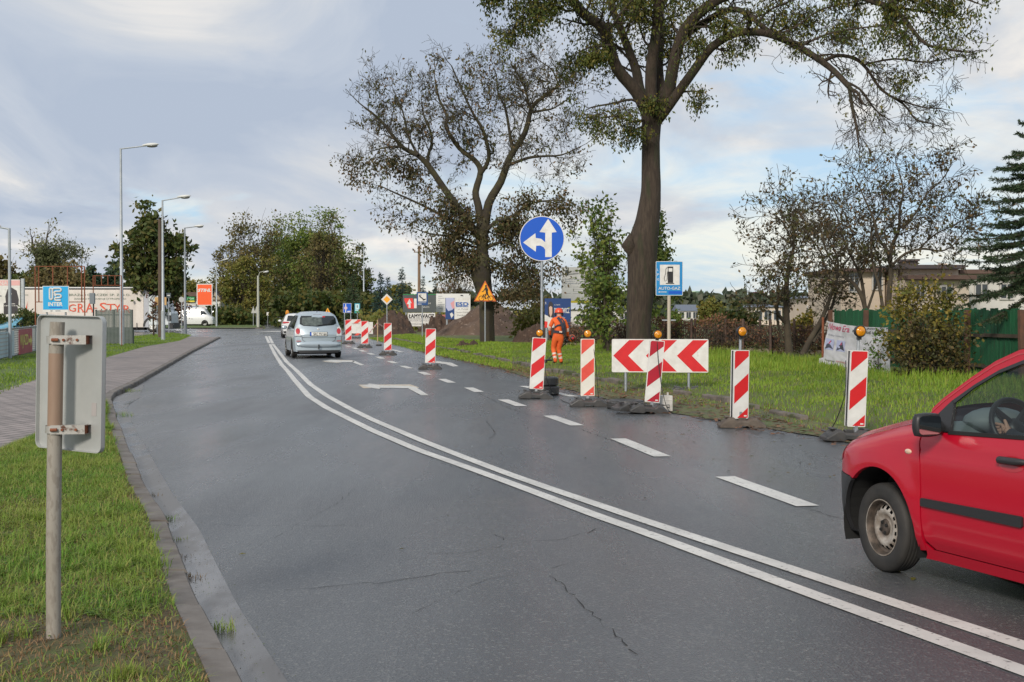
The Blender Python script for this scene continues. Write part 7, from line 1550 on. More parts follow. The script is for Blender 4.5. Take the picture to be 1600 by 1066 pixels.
def patch_geo(poly, cell):
    """cut a 2D polygon by a square grid: vertices and faces in 2D"""
    xs = [p[0] for p in poly]; ys = [p[1] for p in poly]; vid = {}; V = []; Fc = []
    def vi(p):
        k = (round(p[0]*20000), round(p[1]*20000))
        if k not in vid: vid[k] = len(V); V.append(p)
        return vid[k]
    i0, i1 = math.floor(min(xs)/cell), math.floor(max(xs)/cell); j0, j1 = math.floor(min(ys)/cell), math.floor(max(ys)/cell)
    def clip(P, ax, v, keep_hi):
        out = []
        for q in range(len(P)):
            a, b = P[q-1], P[q]; fa, fb = (a[ax]-v), (b[ax]-v)
            if not keep_hi: fa, fb = -fa, -fb
            if (fa < 0) != (fb < 0): t = fa/(fa-fb); out.append((a[0]+(b[0]-a[0])*t, a[1]+(b[1]-a[1])*t))
            if fb >= 0: out.append(b)
        return out
    for i in range(i0, i1+1):
        S = clip(clip(poly, 0, i*cell, True), 0, (i+1)*cell, False)
        if len(S) < 3: continue
        for j in range(j0, j1+1):
            P = clip(clip(S, 1, j*cell, True), 1, (j+1)*cell, False)
            if len(P) < 3: continue
            ids = []
            for p in P:
                k = vi(p)
                if not ids or (ids[-1] != k and ids[0] != k or k not in ids): 
                    if k not in ids: ids.append(k)
            if len(ids) >= 3:
                A = sum(V[ids[k-1]][0]*V[ids[k]][1]-V[ids[k]][0]*V[ids[k-1]][1] for k in range(len(ids)))
                if abs(A) > 1e-8: Fc.append(tuple(ids))
    return V, Fc
def patch(mb, poly, fn, cell=0.05, mi=0, both=None, thick=0.0, rimdir=None):
    """polygon -> curved sheet; thick folds its outline inwards so it reads as a real panel"""
    V, Fc = patch_geo(poly, cell); mb.add([fn(a, b) for a, b in V], Fc, mi)
    if thick:
        P = []
        for i in range(len(poly)):
            a, b = poly[i], poly[(i+1)%len(poly)]; n_ = max(1,int(math.hypot(b[0]-a[0],b[1]-a[1])/cell))
            for k in range(n_): P.append((a[0]+(b[0]-a[0])*k/n_, a[1]+(b[1]-a[1])*k/n_))
        o = [Vector(fn(*p)) for p in P]; i_ = [q+Vector(rimdir)*thick for q in o]; n_ = len(o)
        mb.add(o+i_, [(k,(k+1)%n_,n_+(k+1)%n_,n_+k) for k in range(n_)], mi)
def arcp(cx, cz, r, a0, a1, n=14): return [(cx+r*math.cos(R_(a0+(a1-a0)*k/n)), cz+r*math.sin(R_(a0+(a1-a0)*k/n))) for k in range(n+1)]
def wheel(root, x, y, r, w, side, steer=0.0, steel=True, detail=True, rimr=None, name='wheel'):
    """side +1: the outer face looks to +y"""
    rimr = rimr or r*0.62
    M = Matrix.Translation((x,y,r)) @ Matrix.Rotation(steer,4,'Z') @ Matrix.Rotation(-side*math.pi/2,4,'X')
    h = w/2; mb = MB(); prof = [(rimr,-h*.85),(rimr*1.08,-h),(r*.90,-h),(r*.975,-h*.86),(r,-h*.6)]
    for k in range(4): zz = -h*.45+h*.3*k; prof += [(r,zz-.006),(r*.985,zz-.004),(r*.985,zz+.004),(r,zz+.006)]
    prof += [(r,h*.6),(r*.985,h*.80),(r*.95,h*.93),(r*.86,h*.99),(r*.78,h*1.0),(r*.70,h*.97),(rimr*1.03,h*.88),(rimr,h*.80)]
    mb.lathe(prof, 48 if detail else 24, 0, M); tb = mb.build('tyre', m_tyre, None, smooth=45)
    mb = MB()
    if detail:
        pr = [(rimr,h*.80),(rimr*1.015,h*.90),(rimr*.975,h*.90),(rimr*.93,h*.78),(rimr*.90,h*.42),(rimr*.80,h*.34)]
        mb.lathe(pr, 48, 0, M, seg_mi=[0,0,1,1,1])
        # disc with a ring of holes (the outer slope between hub dish and well)
        n_ = 64; ri, ro = rimr*.60, rimr*.80; zi, zo = h*.62, h*.34; V = []; Fs = []
        rings = [(.80,.34),(.74,.50),(.66,.60),(.60,.62),(.52,.60),(.45,.48),(.36,.45),(.30,.48)]
        for rr, zz in rings:
            for k in range(n_): t = 2*math.pi*k/n_; V.append(M @ Vector((rimr*rr*math.cos(t), rimr*rr*math.sin(t), h*zz)))
        mis = []
        for i in range(len(rings)-1):
            for k in range(n_):
                if i in (0,1) and (k % 4) in (1,2): continue
                Fs.append((i*n_+k, i*n_+(k+1)%n_, (i+1)*n_+(k+1)%n_, (i+1)*n_+k))
        mb.add(V, Fs, 0)
        mb.lathe([(rimr*.88,h*.1),(0,h*.1)], 24, 2, M)
        mb.lathe([(rimr*.30,h*.48),(rimr*.27,h*.62),(rimr*.12,h*.66),(0,h*.66)], 20, 1, M)
        for k in range(4):
            t = 2*math.pi*(k+.3)/4; c = M @ Vector((rimr*.20*math.cos(t), rimr*.20*math.sin(t), h*.68)); mb.ell(c, (.012,.012,.012), 6, 4, 2)
    else:
        mb.lathe([(rimr,h*.80),(rimr*.9,h*.6),(rimr*.3,h*.7),(0,h*.72)], 20, 0, M)
        for k in range(5):
            t = 2*math.pi*k/5; c = M @ Vector((rimr*.55*math.cos(t), rimr*.55*math.sin(t), h*.66)); mb.ell(c, (rimr*.16,.02,rimr*.16), 8, 4, 2)
    rm = mb.build('rim', [m_rim if detail else m_lensw, m_rimd, m_under], None, smooth=40)
    e = bpy.data.objects.new(name, None); C.objects.link(e); e.parent = root; tb.parent = e; rm.parent = e; return e

# ------------------------------------------------------------------ the red car
PH = R_(20.4); Pc = g(1381,893); ORG = Vector((Pc.x+math.cos(PH)*0.72, Pc.y+math.sin(PH)*0.72, 0))
red = thing('parked_hatchback','small red hatchback with black bumper and steel wheels, cut by the frame edge','car',ORG,math.pi/2+PH)
red.name = 'red_hatchback'
HX = Vector((-math.sin(PH),math.cos(PH),0)); LF = Vector((-math.cos(PH),-math.sin(PH),0))
def carpx(px, py, yl):
    d = ray(px,py); t = (yl+ORG.dot(LF))/d.dot(LF); p = Vector((0,0,CAMH))+d*t-ORG; return (p.dot(HX), yl, p.z)
fW = smooth_f([(-.72,.42),(-.66,.55),(-.58,.655),(-.48,.725),(-.35,.765),(-.2,.782),(0,.79),(.5,.792),(2.2,.79),(2.45,.78),(2.65,.74),(2.78,.66),(2.86,.55)], win=0.25, lo=-1, hi=3.2, n=1200)
fTop = smooth_f([(-.62,.76),(-.55,.80),(-.46,.825),(-.36,.845),(-.2,.885),(-.017,.93),(.23,.99),(.36,1.03),(.543,1.175),(.743,1.302),(.928,1.409),(1.11,1.48),(1.4,1.528),(1.9,1.545),(2.3,1.52),(2.55,1.46),(2.70,1.35),(2.80,1.12),(2.84,.98)], win=0.06, lo=-1, hi=3.2, n=1200)
def pz(z): return float(np.interp(z,[.15,.22,.30,.42,.55,.70,.80,.88,.93,.97],[-.085,-.060,-.026,-.008,0,-.004,-.012,-.028,-.048,-.068]))
def side(x, z, e=0.0):
    W = float(fW(-x)); y = W+pz(min(z,.97))
    if z > .97: y -= (z-.97)*0.265
    zt = float(fTop(-x)); 
    if x > -.42:
        q = (z-(zt-.11))/.11
        if q > 0: y -= .085*min(q,1.0)**2.2
        # flared arch brow
    d = math.hypot(x+.0, z-.29)
    if z < 1.0 and d < .56: y += .016*max(0,1-abs(d-.42)/.13)
    d2 = math.hypot(x+2.3, z-.29)
    if z < 1.0 and d2 < .56: y += .016*max(0,1-abs(d2-.42)/.13)
    # a soft swage line along the door at belt height
    y += -.006*math.exp(-((z-.845)/.018)**2)*(1 if x < -.3 else 0)
    return y+e
SL_ = lambda s, e=0.0: (lambda x, z: (x, s*side(x,z,e), z))
arch_f = arcp(-.01,.295,.395,193,47,22)
fender = [(-.463,.215)]+[(max(x,-.45),z) for x,z in arch_f]+[(.30,.60),(.47,.607),(.545,.64),(.575,.70),(.578,.745),(.55,.785),(.46,.815),(.36,.838),(.2,.882),(.017,.927),(-.23,.985),(-.375,1.03),(-.40,.975),(-.412,.89),(-.45,.75),(-.466,.60),(-.468,.4)]
bump_s = [(.25,.222),(.36,.215),(.46,.235),(.52,.35),(.545,.50),(.54,.60),(.47,.602),(.28,.594)]+arcp(-.01,.295,.395,44,-10,10)
door_f = [(-.56,.235),(-1.36,.235),(-1.393,.27),(-1.398,.55),(-1.398,.985),(-.66,.958),(-.42,.955),(-.425,.89),(-.460,.75),(-.477,.60),(-.480,.36),(-.495,.28)]
door_r = [(-1.95,.235),(-1.44,.235),(-1.412,.27),(-1.408,.55),(-1.408,.985),(-2.12,1.00),(-2.14,.80)]+arcp(-2.3,.295,.405,70,150,12)[0:]+[(-1.96,.40)]
door_r = [(-1.40-.01,.985),(-2.12,1.0),(-2.14,.80),(-2.13,.665)]+[( -2.3+.405*math.cos(R_(a)), .295+.405*math.sin(R_(a))) for a in range(62,-1,-8)]+[(-1.90,.25),(-1.86,.235),(-1.44,.235),(-1.41,.27)]
sill = [(-.463,.19),(-.44,.16),(-1.93,.16),(-1.90,.228),(-.52,.228),(-.475,.26)]
quarter = [(-2.13,.99),(-2.15,.80),(-2.14,.67)]+[(-2.3+.405*math.cos(R_(a)), .295+.405*math.sin(R_(a))) for a in range(66,170,8)]+[(-2.70,.42),(-2.80,.60),(-2.82,.80),(-2.82,.98),(-2.5,1.02)]
rb_s = [(-2.69,.40),(-2.79,.58),(-2.80,.25),(-2.70,.22),(-2.66,.23)]
rail_out = [(-.375,1.035),(-.543,1.172),(-.743,1.300),(-.928,1.405),(-1.11,1.475),(-1.4,1.522),(-1.9,1.538),(-2.3,1.515),(-2.52,1.46),(-2.66,1.36)]
rail_in = [(-2.50,1.36),(-2.3,1.43),(-1.9,1.472),(-1.4,1.466),(-1.157,1.418),(-.976,1.355),(-.793,1.262),(-.64,1.165),(-.42,.985)]
win_f = [(-.655,.972),(-.631,1.142),(-.793,1.249),(-.976,1.342),(-1.157,1.404),(-1.345,1.444),(-1.345,.990)]
sail = [(-.425,.985),(-.622,1.155),(-.643,1.135),(-.668,.968),(-.44,.963)]
win_r = [(-1.46,.992),(-1.46,1.452),(-1.9,1.458),(-2.03,1.445),(-2.08,1.01)]
win_q = [(-2.15,1.02),(-2.12,1.43),(-2.3,1.415),(-2.46,1.35),(-2.40,1.12),(-2.30,1.04)]
cpil = [(-2.08,1.0),(-2.03,1.46),(-2.12,1.45),(-2.15,1.0)]
dpil = [(-2.28,1.02),(-2.40,1.12),(-2.47,1.35),(-2.52,1.38),(-2.66,1.36),(-2.80,1.12),(-2.82,.98),(-2.5,1.0)]
for s in (1,-1):
    sn = 'left' if s > 0 else 'right'; rd = (0,-s,0)
    def mk(name, poly, m, e=0.0, cell=.04, thick=.03, parent=red, sm=35):
        mb = MB(); patch(mb, poly, SL_(s,e), cell, 0, thick=thick, rimdir=rd); return mb.build(name, m, parent, smooth=sm)
    mk('fender', fender, m_redp_, cell=.03); mk('sill', sill, m_redp_, cell=.05); mk('quarter_panel', quarter, m_redp_); mk('roof_rail', rail_out+rail_in, m_redp_, cell=.05)
    # rounded return along the bonnet edge comes with the hood
    dd = mk('door', door_f, m_redp_, cell=.03); dr = mk('door', door_r, m_redp_)
    fr_ = []
    mk('bumper_corner', bump_s, m_trim, e=.004, parent=red); mk('rear_bumper_corner', rb_s, m_trim, e=.004, thick=.02)
    # black channel round the glass and the sail panel
    mk('roof_gutter', [(a,b-.022) for a,b in rail_out[:7]]+[(a,b-.030) for a,b in reversed(rail_out[:7])], m_lensr, e=.003, cell=.06, thick=.01)
    mk('sail_panel', sail, m_trim, e=.004, parent=dd, thick=.02)
    mk('weather_strip', [(-.66,.953),(-1.398,.978),(-1.398,1.000),(-.66,.974)], m_under, e=.007, parent=dd, thick=.015)
    ins = [(-.62,1.155),(-.793,1.262),(-.976,1.355),(-1.157,1.418),(-1.37,1.458),(-1.37,1.436),(-1.157,1.396),(-.976,1.334),(-.793,1.241),(-.635,1.132)]
    mk('window_seal', ins, m_trim, e=.001, parent=dd, thick=.015)
    mk('pillar', [(-1.34,.985),(-1.34,1.448),(-1.465,1.462),(-1.465,.985)], m_trim, e=-.002, thick=.03); mk('pillar', cpil, m_trim, e=-.002); mk('pillar', dpil, m_redp_)
    mb = MB(); patch(mb, win_f, SL_(s,-.014), .08, 0); mb.build('window', m_glass, dd, smooth=60)
    mb = MB(); patch(mb, win_r, SL_(s,-.014), .08, 0); mb.build('window', m_glass, dr, smooth=60); mb = MB(); patch(mb, win_q, SL_(s,-.012), .08, 0); mb.build('window', m_dglass, red, smooth=60)
    mk('rub_strip', [(-.490,.498),(-1.372,.492),(-1.384,.502),(-1.384,.548),(-1.374,.556),(-.495,.548),(-.486,.54),(-.486,.506)], m_trim, e=.016, cell=.06, thick=.02, parent=dd)
    mk('rub_strip', [(-1.425,.495),(-1.87,.495),(-1.89,.51),(-1.90,.55),(-1.425,.556)], m_trim, e=.016, cell=.06, thick=.02, parent=dr)
    # handles
    for hx_, par in ((-1.265,dd),(-2.02,dr)):
        mb = MB(); mb.tube([(hx_+.095,s*side(hx_+.09,.855,.004),.852),(hx_+.08,s*side(hx_,.855,.030),.853),(hx_-.06,s*side(hx_,.855,.034),.855),(hx_-.10,s*side(hx_-.09,.855,.006),.856)],[.016,.022,.022,.016],8); h_ = mb.build('handle', m_trim, par, smooth=50); h_.scale = (1,1,1)
        mb = MB(); patch(mb, [(hx_+.10+.0*k,0) for k in ()] or [(hx_+.11*math.cos(R_(a)), .835+.045*math.sin(R_(a))) for a in range(0,360,24)], SL_(s,.0015), .05, 0); mb.build('handle_recess', mat('red_recess_paint',(0.40,0.004,0.012),0.35,coat=.6), par, smooth=50)
    # side repeater
    mb = MB(); cx, cy, cz = -.325, s*side(-.325,.818,.001), .818; mb.ell((cx,cy,cz),(.034,.011,.017),16,8); mb.build('side_repeater', m_lenso, red, smooth=60)
    # headlight wrapping the corner
    mb = MB(); patch(mb, [(.30,.70),(.52,.66),(.575,.70),(.576,.745),(.54,.785),(.44,.812),(.40,.80),(.36,.74)] if False else [(.46,.70),(.56,.67),(.577,.72),(.565,.77),(.50,.798),(.47,.76)], SL_(s,.004), .03, 0); mb.build('headlight', mat('red_tinted_lens',(0.35,0.03,0.03),0.1,coat=1) if False else m_redp_, red, smooth=50)
    wheel(red, 0.0, s*.665, .289, .165, s, steer=-R_(3.2), rimr=.182); wheel(red, -2.3, s*.665, .289, .165, s, rimr=.182)
    # mirror
    m0 = carpx(1448,664,.885) if s > 0 else None
    mp_ = (m0[0], .885, m0[2]) if s > 0 else (carpx(1448,664,.885)[0], -.885, carpx(1448,664,.885)[2])
    mb = MB(); mb.ell(mp_, (.062,.098,.074), 20, 12)
    for i_, v in enumerate(mb.v):
        x, y_, z = v; q = ((y_-mp_[1])/.098, (z-mp_[2])/.074); l = max(abs(q[0]),abs(q[1])); r_ = math.hypot(*q)
        f = (r_/max(l,1e-6))**.62 if r_ > 1e-6 else 1; x2 = mp_[0]-.030 if x < mp_[0]-.030 else x
        mb.v[i_] = (x2, mp_[1]+(y_-mp_[1])*f, mp_[2]+(z-mp_[2])*f)
    mb.tube([(mp_[0]+.01,mp_[1]-s*.04,mp_[2]-.035),(mp_[0]+.05,mp_[1]-s*.13,mp_[2]-.04),(mp_[0]+.10,s*.70,mp_[2]-.015)],[.035,.03,.035],8); mo = mb.build('mirror', m_trim, red, smooth=50)
    mb = MB(); rr = rrect(-.078,-.055,.078,.055,.025,4); mb.add([(mp_[0]-.034, mp_[1]+a, mp_[2]+b) for a,b in rr],[tuple(range(len(rr)))],0); mb.build('mirror_glass', mat('mirror_silver',(0.55,0.58,0.58),0.06,metal=1.0), mo)
# top surfaces
def top_surf(x0, x1, n, m, name, crown=.03, bulge=lambda x: 0.0, inset=0.0, e=0.0, parent=red, ny=16, ylim=1.0):
    V = []
    for i in range(n+1):
        x = x0+(x1-x0)*i/n; zt = float(fTop(-x)); ye = (side(x, zt)-inset)
        for j in range(ny+1):
            q = (-1+2*j/ny)*ylim; k = 1-q*q; cr = crown(x) if callable(crown) else crown; V.append((x+bulge(x)*k, q*ye, zt+cr*(1-abs(q)**2.6)+e))
    return np_obj(name, V, [(i*(ny+1)+j,(i+1)*(ny+1)+j,(i+1)*(ny+1)+j+1,i*(ny+1)+j+1) for i in range(n) for j in range(ny)], m, parent, smooth=True)
hb = lambda x: .12*min(1,max(0,(x+.40)/.5))+.13
top_surf(.56,-.385,22,m_redp_,'bonnet',crown=lambda x: .055, bulge=hb)
top_surf(-.372,-1.02,14,m_glass,'windscreen',crown=.05,bulge=lambda x: .13+.10*min(1,max(0,(x+1.05)/.7))*0+.0,inset=.012)
top_surf(-1.01,-2.56,24,m_redp_,'roof',crown=.035,bulge=lambda x: .13*max(0,(x+1.7)/.7) if x > -1.7 else 0.0)
top_surf(-2.56,-2.78,10,m_dglass,'rear_window',crown=.02,bulge=lambda x: -.05)
# front and rear faces
def endface(zs, xf, bulge, m, name, e=0.0, ny=18, xsgn=1):
    V = []
    for z in zs:
        x = xf(z); ye = side(x, z)
        for j in range(ny+1): q = -1+2*j/ny; V.append((x+xsgn*bulge(z)*(1-abs(q)**2.4)+e, q*ye, z))
    return np_obj(name, V, [(i*(ny+1)+j,i*(ny+1)+j+1,(i+1)*(ny+1)+j+1,(i+1)*(ny+1)+j) for i in range(len(zs)-1) for j in range(ny)], m, red, smooth=True)
endface([.605,.65,.70,.745,.785], lambda z: float(np.interp(z,[.6,.64,.7,.745,.785],[.50,.545,.575,.578,.555])), lambda z: .16, m_redp_, 'front_panel')
endface([.222,.30,.42,.52,.603], lambda z: float(np.interp(z,[.22,.3,.45,.6],[.44,.51,.54,.52])), lambda z: .22, m_trim, 'front_bumper')
endface([.62,.66,.70,.74], lambda z: .56, lambda z: .185, m_trim, 'grille', e=-.0, ny=8) if False else None
for s in (1,-1):
    mb = MB(); pl = [(s*(.34+.20*u), z) for u, z in ((0,.66),(1,.67),(1,.76),(0,.765))]
    mb.add([(.70-.10*((abs(y)-.34)/.2)**1.5 if False else (.735-1.05*(abs(y)-.30)**1.6*1.0), y, z) for y, z in pl],[(0,1,2,3)],0); mb.build('headlamp', m_lensw, red)
endface([.24,.42,.60], lambda z: -2.78, lambda z: .10, m_trim, 'rear_bumper', xsgn=-1); endface([.60,.80,.98,1.10], lambda z: float(np.interp(z,[.6,.98,1.1],[-2.80,-2.80,-2.775])), lambda z: .06, m_redp_, 'tailgate', xsgn=-1)
for s in (1,-1):
    mb = MB(); patch(mb, [(-2.70,.72),(-2.81,.72),(-2.81,1.0),(-2.72,1.0)], SL_(s,.006), .05); mb.build('tail_lamp', m_lensr, red)
# under body and inner arches
mb = MB(); mb.box((-1.15,0,.34),(1.44,1.42,.26)); mb.box((-2.2,0,.5),(.9,.95,.4)); mb.box((.05,0,.5),(.75,.95,.45)); mb.box((-.42,0,.50),(.05,1.46,.55)); mb.box((-1.9,0,.5),(.05,1.46,.5)); mb.box((.40,0,.42),(.05,1.25,.32))
for s in (1,-1):
    for cx in (-.01,-2.3):
        A_ = arcp(cx,.295,.41,200,-20,22); mb.add([(x,s*.76,z) for x,z in A_]+[(x,s*.46,z) for x,z in A_],[(k,k+1,len(A_)+k+1,len(A_)+k) for k in range(len(A_)-1)],0)
        mb.add([(x,s*.46,z) for x,z in A_],[tuple(range(len(A_)))],0)
mb.build('underbody', m_under, red)
# interior
m_dash = mat('grey_dashboard',(0.20,0.225,0.23),0.6,bump=.05,bs=80); m_seat = mat('dark_grey_seat_cloth',(0.035,0.038,0.045),0.9,bump=.3,bs=120)
mb = MB(); prof = [(-.36,.90),(-.36,.985),(-.45,1.01),(-.55,1.02),(-.62,.99),(-.65,.90),(-.60,.78),(-.40,.74)]
mb.add([(x,y_,z) for y_ in (-.68,.68) for x,z in prof],[tuple(range(7,-1,-1)),tuple(range(8,16))]+[(k,(k+1)%8,8+(k+1)%8,8+k) for k in range(8)],0)
mb.ell((-.60,.34,1.02),(.14,.22,.085),16,8,0); mb.build('dashboard', m_dash, red, smooth=50)
sw = Vector((-.80,.34,1.0)); tilt = Matrix.Rotation(R_(-62),3,'Y')
mb = MB(); nrm_ = tilt @ Vector((0,0,1)); ring = [sw+tilt @ Vector((.178*math.cos(a),.178*math.sin(a),0)) for a in np.linspace(0,2*math.pi,37)]; mb.tube(ring,.0165,8,0,caps=False)
for a in (0,math.pi*.75,-math.pi*.75): mb.tube([sw-nrm_*.02,sw+tilt @ Vector((-.17*math.cos(a),.17*math.sin(a),0))],[.03,.016],6)
mb.ell(sw-nrm_*.01,(.06,.06,.03),12,6,0,tilt); mb.build('steering_wheel', m_trim, red, smooth=50)
for y_ in (.34,-.34):
    mb = MB(); mb.box((-1.38,y_,.58),(.50,.48,.18)); mb.box((-1.66,y_,.92),(.16,.46,.62),R=Matrix.Rotation(R_(-12),3,'Y')); mb.box((-1.73,y_,1.28),(.09,.26,.18)); mb.build('seat', m_seat, red, bevel=.05)
mb = MB(); mb.box((-2.35,0,.80),(.14,1.15,.62),R=Matrix.Rotation(R_(-14),3,'Y')); mb.box((-2.12,0,.56),(.45,1.15,.16)); mb.build('rear_seat', m_seat, red, bevel=.05)
mb = MB(); mb.box((-1.2,0,.475),(1.5,1.36,.03)); mb.box((-.95,.675,.70),(.85,.03,.42)); mb.box((-.95,-.675,.70),(.85,.03,.42)); mb.build('cabin_lining', m_dash, red)

# ------------------------------------------------------------------ generic car for the traffic further off
def gen_car(name, label, loc, rz, Lc, W, H, top, belt, paint, wins, wb, wr=.31, group=None, rear=None, front=None, archr=.38, track=None, bottom=.24, kb=.10, tumble=.26):
    t = thing(name, label, 'car', loc, rz, group); fT = lerp_f(top); hw = W/2
    fW_ = lerp_f([(0,.93),(.18,.985),(.5,1),(Lc-.9,1),(Lc-.35,.95),(Lc-.1,.86),(Lc,.78)])
    def sy(x, z, e=0.0):
        w_ = hw*float(fW_(x)); y = w_*(1-.05*abs((z-.62)/.45)**2 if z < belt else 1-.05*abs((belt-.62)/.45)**2)
        if z > belt: y -= hw*tumble*(z-belt)/(H-belt)
        return y+e
    def ring_y(x, z, tz):
        y = sy(x, min(z, tz)); q = (z-(tz-.13))/.13
        if q > 0: y *= (1-.20*min(q,1)**2)
        return y
    K = 11; zsf = [0,.12,.3,.5,.68,.80,.88,.93,.97,.99,1.0]; NX = 46; V = []; ny = 6
    xs = sorted(set([round(p[0],3) for p in top]+[round(Lc*i/NX,3) for i in range(NX+1)]))
    per = K*2+ny-1
    for x in xs:
        tz = float(fT(x)); endk = kb*(max(0,1-x/.5)+0.0)-kb*1.3*max(0,1-(Lc-x)/.5)
        pts = []
        for f in zsf: z = bottom+(tz-bottom)*f; y = ring_y(x,z,tz); pts.append((x+endk*(y/hw)**2, y, z))
        ye = pts[-1][1]
        for j in range(1,ny): q = 1-2*j/ny; pts.append((x+endk*(q*ye/hw)**2, q*ye, tz+.03*(1-q*q)))
        for f in reversed(zsf): z = bottom+(tz-bottom)*f; y = ring_y(x,z,tz); pts.append((x+endk*(y/hw)**2, -y, z))
        V += pts
    n_ = len(pts); Fs = [(i*n_+k,(i+1)*n_+k,(i+1)*n_+k+1,i*n_+k+1) for i in range(len(xs)-1) for k in range(n_-1)]
    mb = MB(); mb.add(V,Fs,0)
    for i_, sgn in ((0,1),(len(xs)-1,-1)):
        base = V[i_*n_:(i_+1)*n_]; half = K
        V2 = []; cols = 9
        for k in range(K):
            a, b = base[k], base[n_-1-k]
            for c in range(cols): q = c/(cols-1); y = a[1]*(1-q)+b[1]*q; x = xs[i_]; endk = kb if sgn > 0 else -kb*1.3; V2.append((x+endk*(y/hw)**2, y, a[2]+(.03*(1-(1-2*q)**2) if k == K-1 else 0)))
        mb.add(V2,[(k*cols+c,k*cols+c+1,(k+1)*cols+c+1,(k+1)*cols+c) for k in range(K-1) for c in range(cols-1)],0)
    body = mb.build('body', paint, t, smooth=38)
    mb = MB(); mb.box((Lc/2,0,bottom-.02),(Lc*.9,W*.88,.14)); mb.build('underbody', m_under, t)
    for s in (1,-1):
        for wx in wb:
            mb = MB(); patch(mb, arcp(wx,wr,archr,195,-15,16), lambda x,z,s=s: (x,s*(sy(x,z,.004)),z), .1); mb.build('wheel_arch', m_under, t)
            wheel(t, wx, s*(sy(wx,.5)-.085), wr, .19, s, detail=False)
        for i_, poly in enumerate(wins):
            mb = MB(); patch(mb, poly, lambda x,z,s=s: (x,s*sy(x,z,.006),z), .1); mb.build('side_window', m_dglass, t, smooth=60)
        mx_ = Lc-1.35; mb = MB(); mb.ell((mx_,s*(hw+.09),belt+.08),(.06,.11,.075),12,8); mb.build('mirror', paint, t, smooth=60)
    rz_f = [(p[1],p[0]) for p in top if p[0] < Lc*.4]; xrr = lambda z: float(np.interp(z,[p[0] for p in rz_f],[p[1] for p in rz_f]))
    ff = sorted([(p[1],p[0]) for p in top if p[0] > Lc*.45]); xff = lambda z: float(np.interp(z,[p[0] for p in ff],[p[1] for p in ff])) if z > top[-1][1] else Lc
    if z0z := True: pass
    RM = lambda e: (lambda y, z: (xrr(z)+kb*max(0,1-xrr(z)/.5)*(y/hw)**2-e-.012, y, z+.004)); FM = lambda e: (lambda y, z: (xff(z)-kb*1.3*max(0,1-(Lc-xff(z))/.5)*(y/hw)**2+e+.012, y, z+.012))
    return t, sy, RM, FM
def rect4(a, b, c, d): return [(a,b),(c,b),(c,d),(a,d)]
# silver minivan
top = [(0,.84),(.03,.93),(.08,1.05),(.17,1.22),(.30,1.46),(.38,1.57),(.50,1.625),(.8,1.65),(1.6,1.665),(2.3,1.63),(2.75,1.50),(3.4,1.13),(3.55,1.06),(4.05,.92),(4.3,.80),(4.36,.70)]
pv = g(500,560); hd = R_(14.0)
mv, sy, RM, FM = gen_car('minivan','light silver blue minivan seen from behind with a tow bar','', (pv.x-0.05,pv.y,0), math.pi/2+hd, 4.36, 1.77, 1.66, top, 1.0, m_silver,
   [[(.55,1.06),(.62,1.50),(1.5,1.54),(1.5,1.04)],[(1.58,1.04),(1.58,1.54),(2.35,1.52),(2.75,1.36),(3.15,1.10),(3.1,1.02)]], [.90,3.65], wr=.32, kb=.13) if False else gen_car('minivan','light silver blue minivan seen from behind with a tow bar', (pv.x-0.05,pv.y,0), math.pi/2+hd, 4.36, 1.77, 1.66, top, 1.0, m_silver,
   [[(.55,1.06),(.62,1.50),(1.5,1.54),(1.5,1.04)],[(1.58,1.04),(1.58,1.54),(2.35,1.52),(2.75,1.36),(3.15,1.10),(3.1,1.02)]], [.90,3.65], wr=.32, kb=.13)
mv['category'] = 'car'
cv = lambda l: [((605-x)/398.0, (905-y)/386.0) for x, y in l]
def rp(name, l, m, e=.004, cell=.08, par=None, th=0): 
    mb = MB(); patch(mb, cv(l), RM(e), cell); return mb.build(name, m, par or mv, smooth=60)
wn = rp('rear_window',[(345,430),(352,350),(372,318),(832,320),(860,350),(866,425),(825,445),(600,470),(395,455)],m_dglass)
rp('rear_window_glare',[(375,420),(385,345),(560,335),(660,345),(670,440),(590,458),(400,445)],mat('painted_window_glare',(0.13,0.15,0.14),0.15,col2=(0.06,0.075,0.07),vs=9),e=.006,par=wn); rp('window_sticker',[(672,322),(712,322),(712,340),(672,340)],m_lensr,e=.008,par=wn)  # paler patch on the rear window: glare put into the colour
for L_ in ([(275,500),(300,462),(340,480),(358,590),(345,600),(275,595)],[(935,500),(912,462),(876,480),(860,590),(870,598),(938,592)]):
    o = rp('tail_light',L_,m_lensw,e=.010); cx = sum(a for a,b in L_)/len(L_); ang = [(cx+30*math.cos(R_(a)),530+42*math.sin(R_(a))) for a in range(0,360,30)]; rp('red_lens',ang,m_lensr,e=.016,par=o)
pl_ = rp('number_plate',[(482,541),(735,541),(735,598),(482,598)],m_black,e=.010); rp('plate_face',[(505,546),(728,546),(728,592),(505,592)],m_plate2,e=.014,par=pl_); rp('plate_band',[(487,546),(504,546),(504,592),(487,592)],m_blue,e=.014,par=pl_)
mb = MB(); vs, fs = text_geo('SRC 9V16A',.02,0); a = np.array(vs); lo = a.min(0); hi = a.max(0)
c0 = cv([(530,588),(725,552)]); mb.add([RM(.017)(c0[0][0]+(c0[1][0]-c0[0][0])*(p[0]-lo[0])/(hi[0]-lo[0]), c0[0][1]+(c0[1][1]-c0[0][1])*(p[1]-lo[1])/(hi[1]-lo[1])) for p in vs], fs, 0); mb.build('plate_lettering', m_black, pl_)
def rbar(name, pts, r, m, e=.01, par=None): mb = MB(); mb.tube([RM(e)(*q) for q in cv(pts)], r, 6); return mb.build(name, m, par or mv, smooth=60)
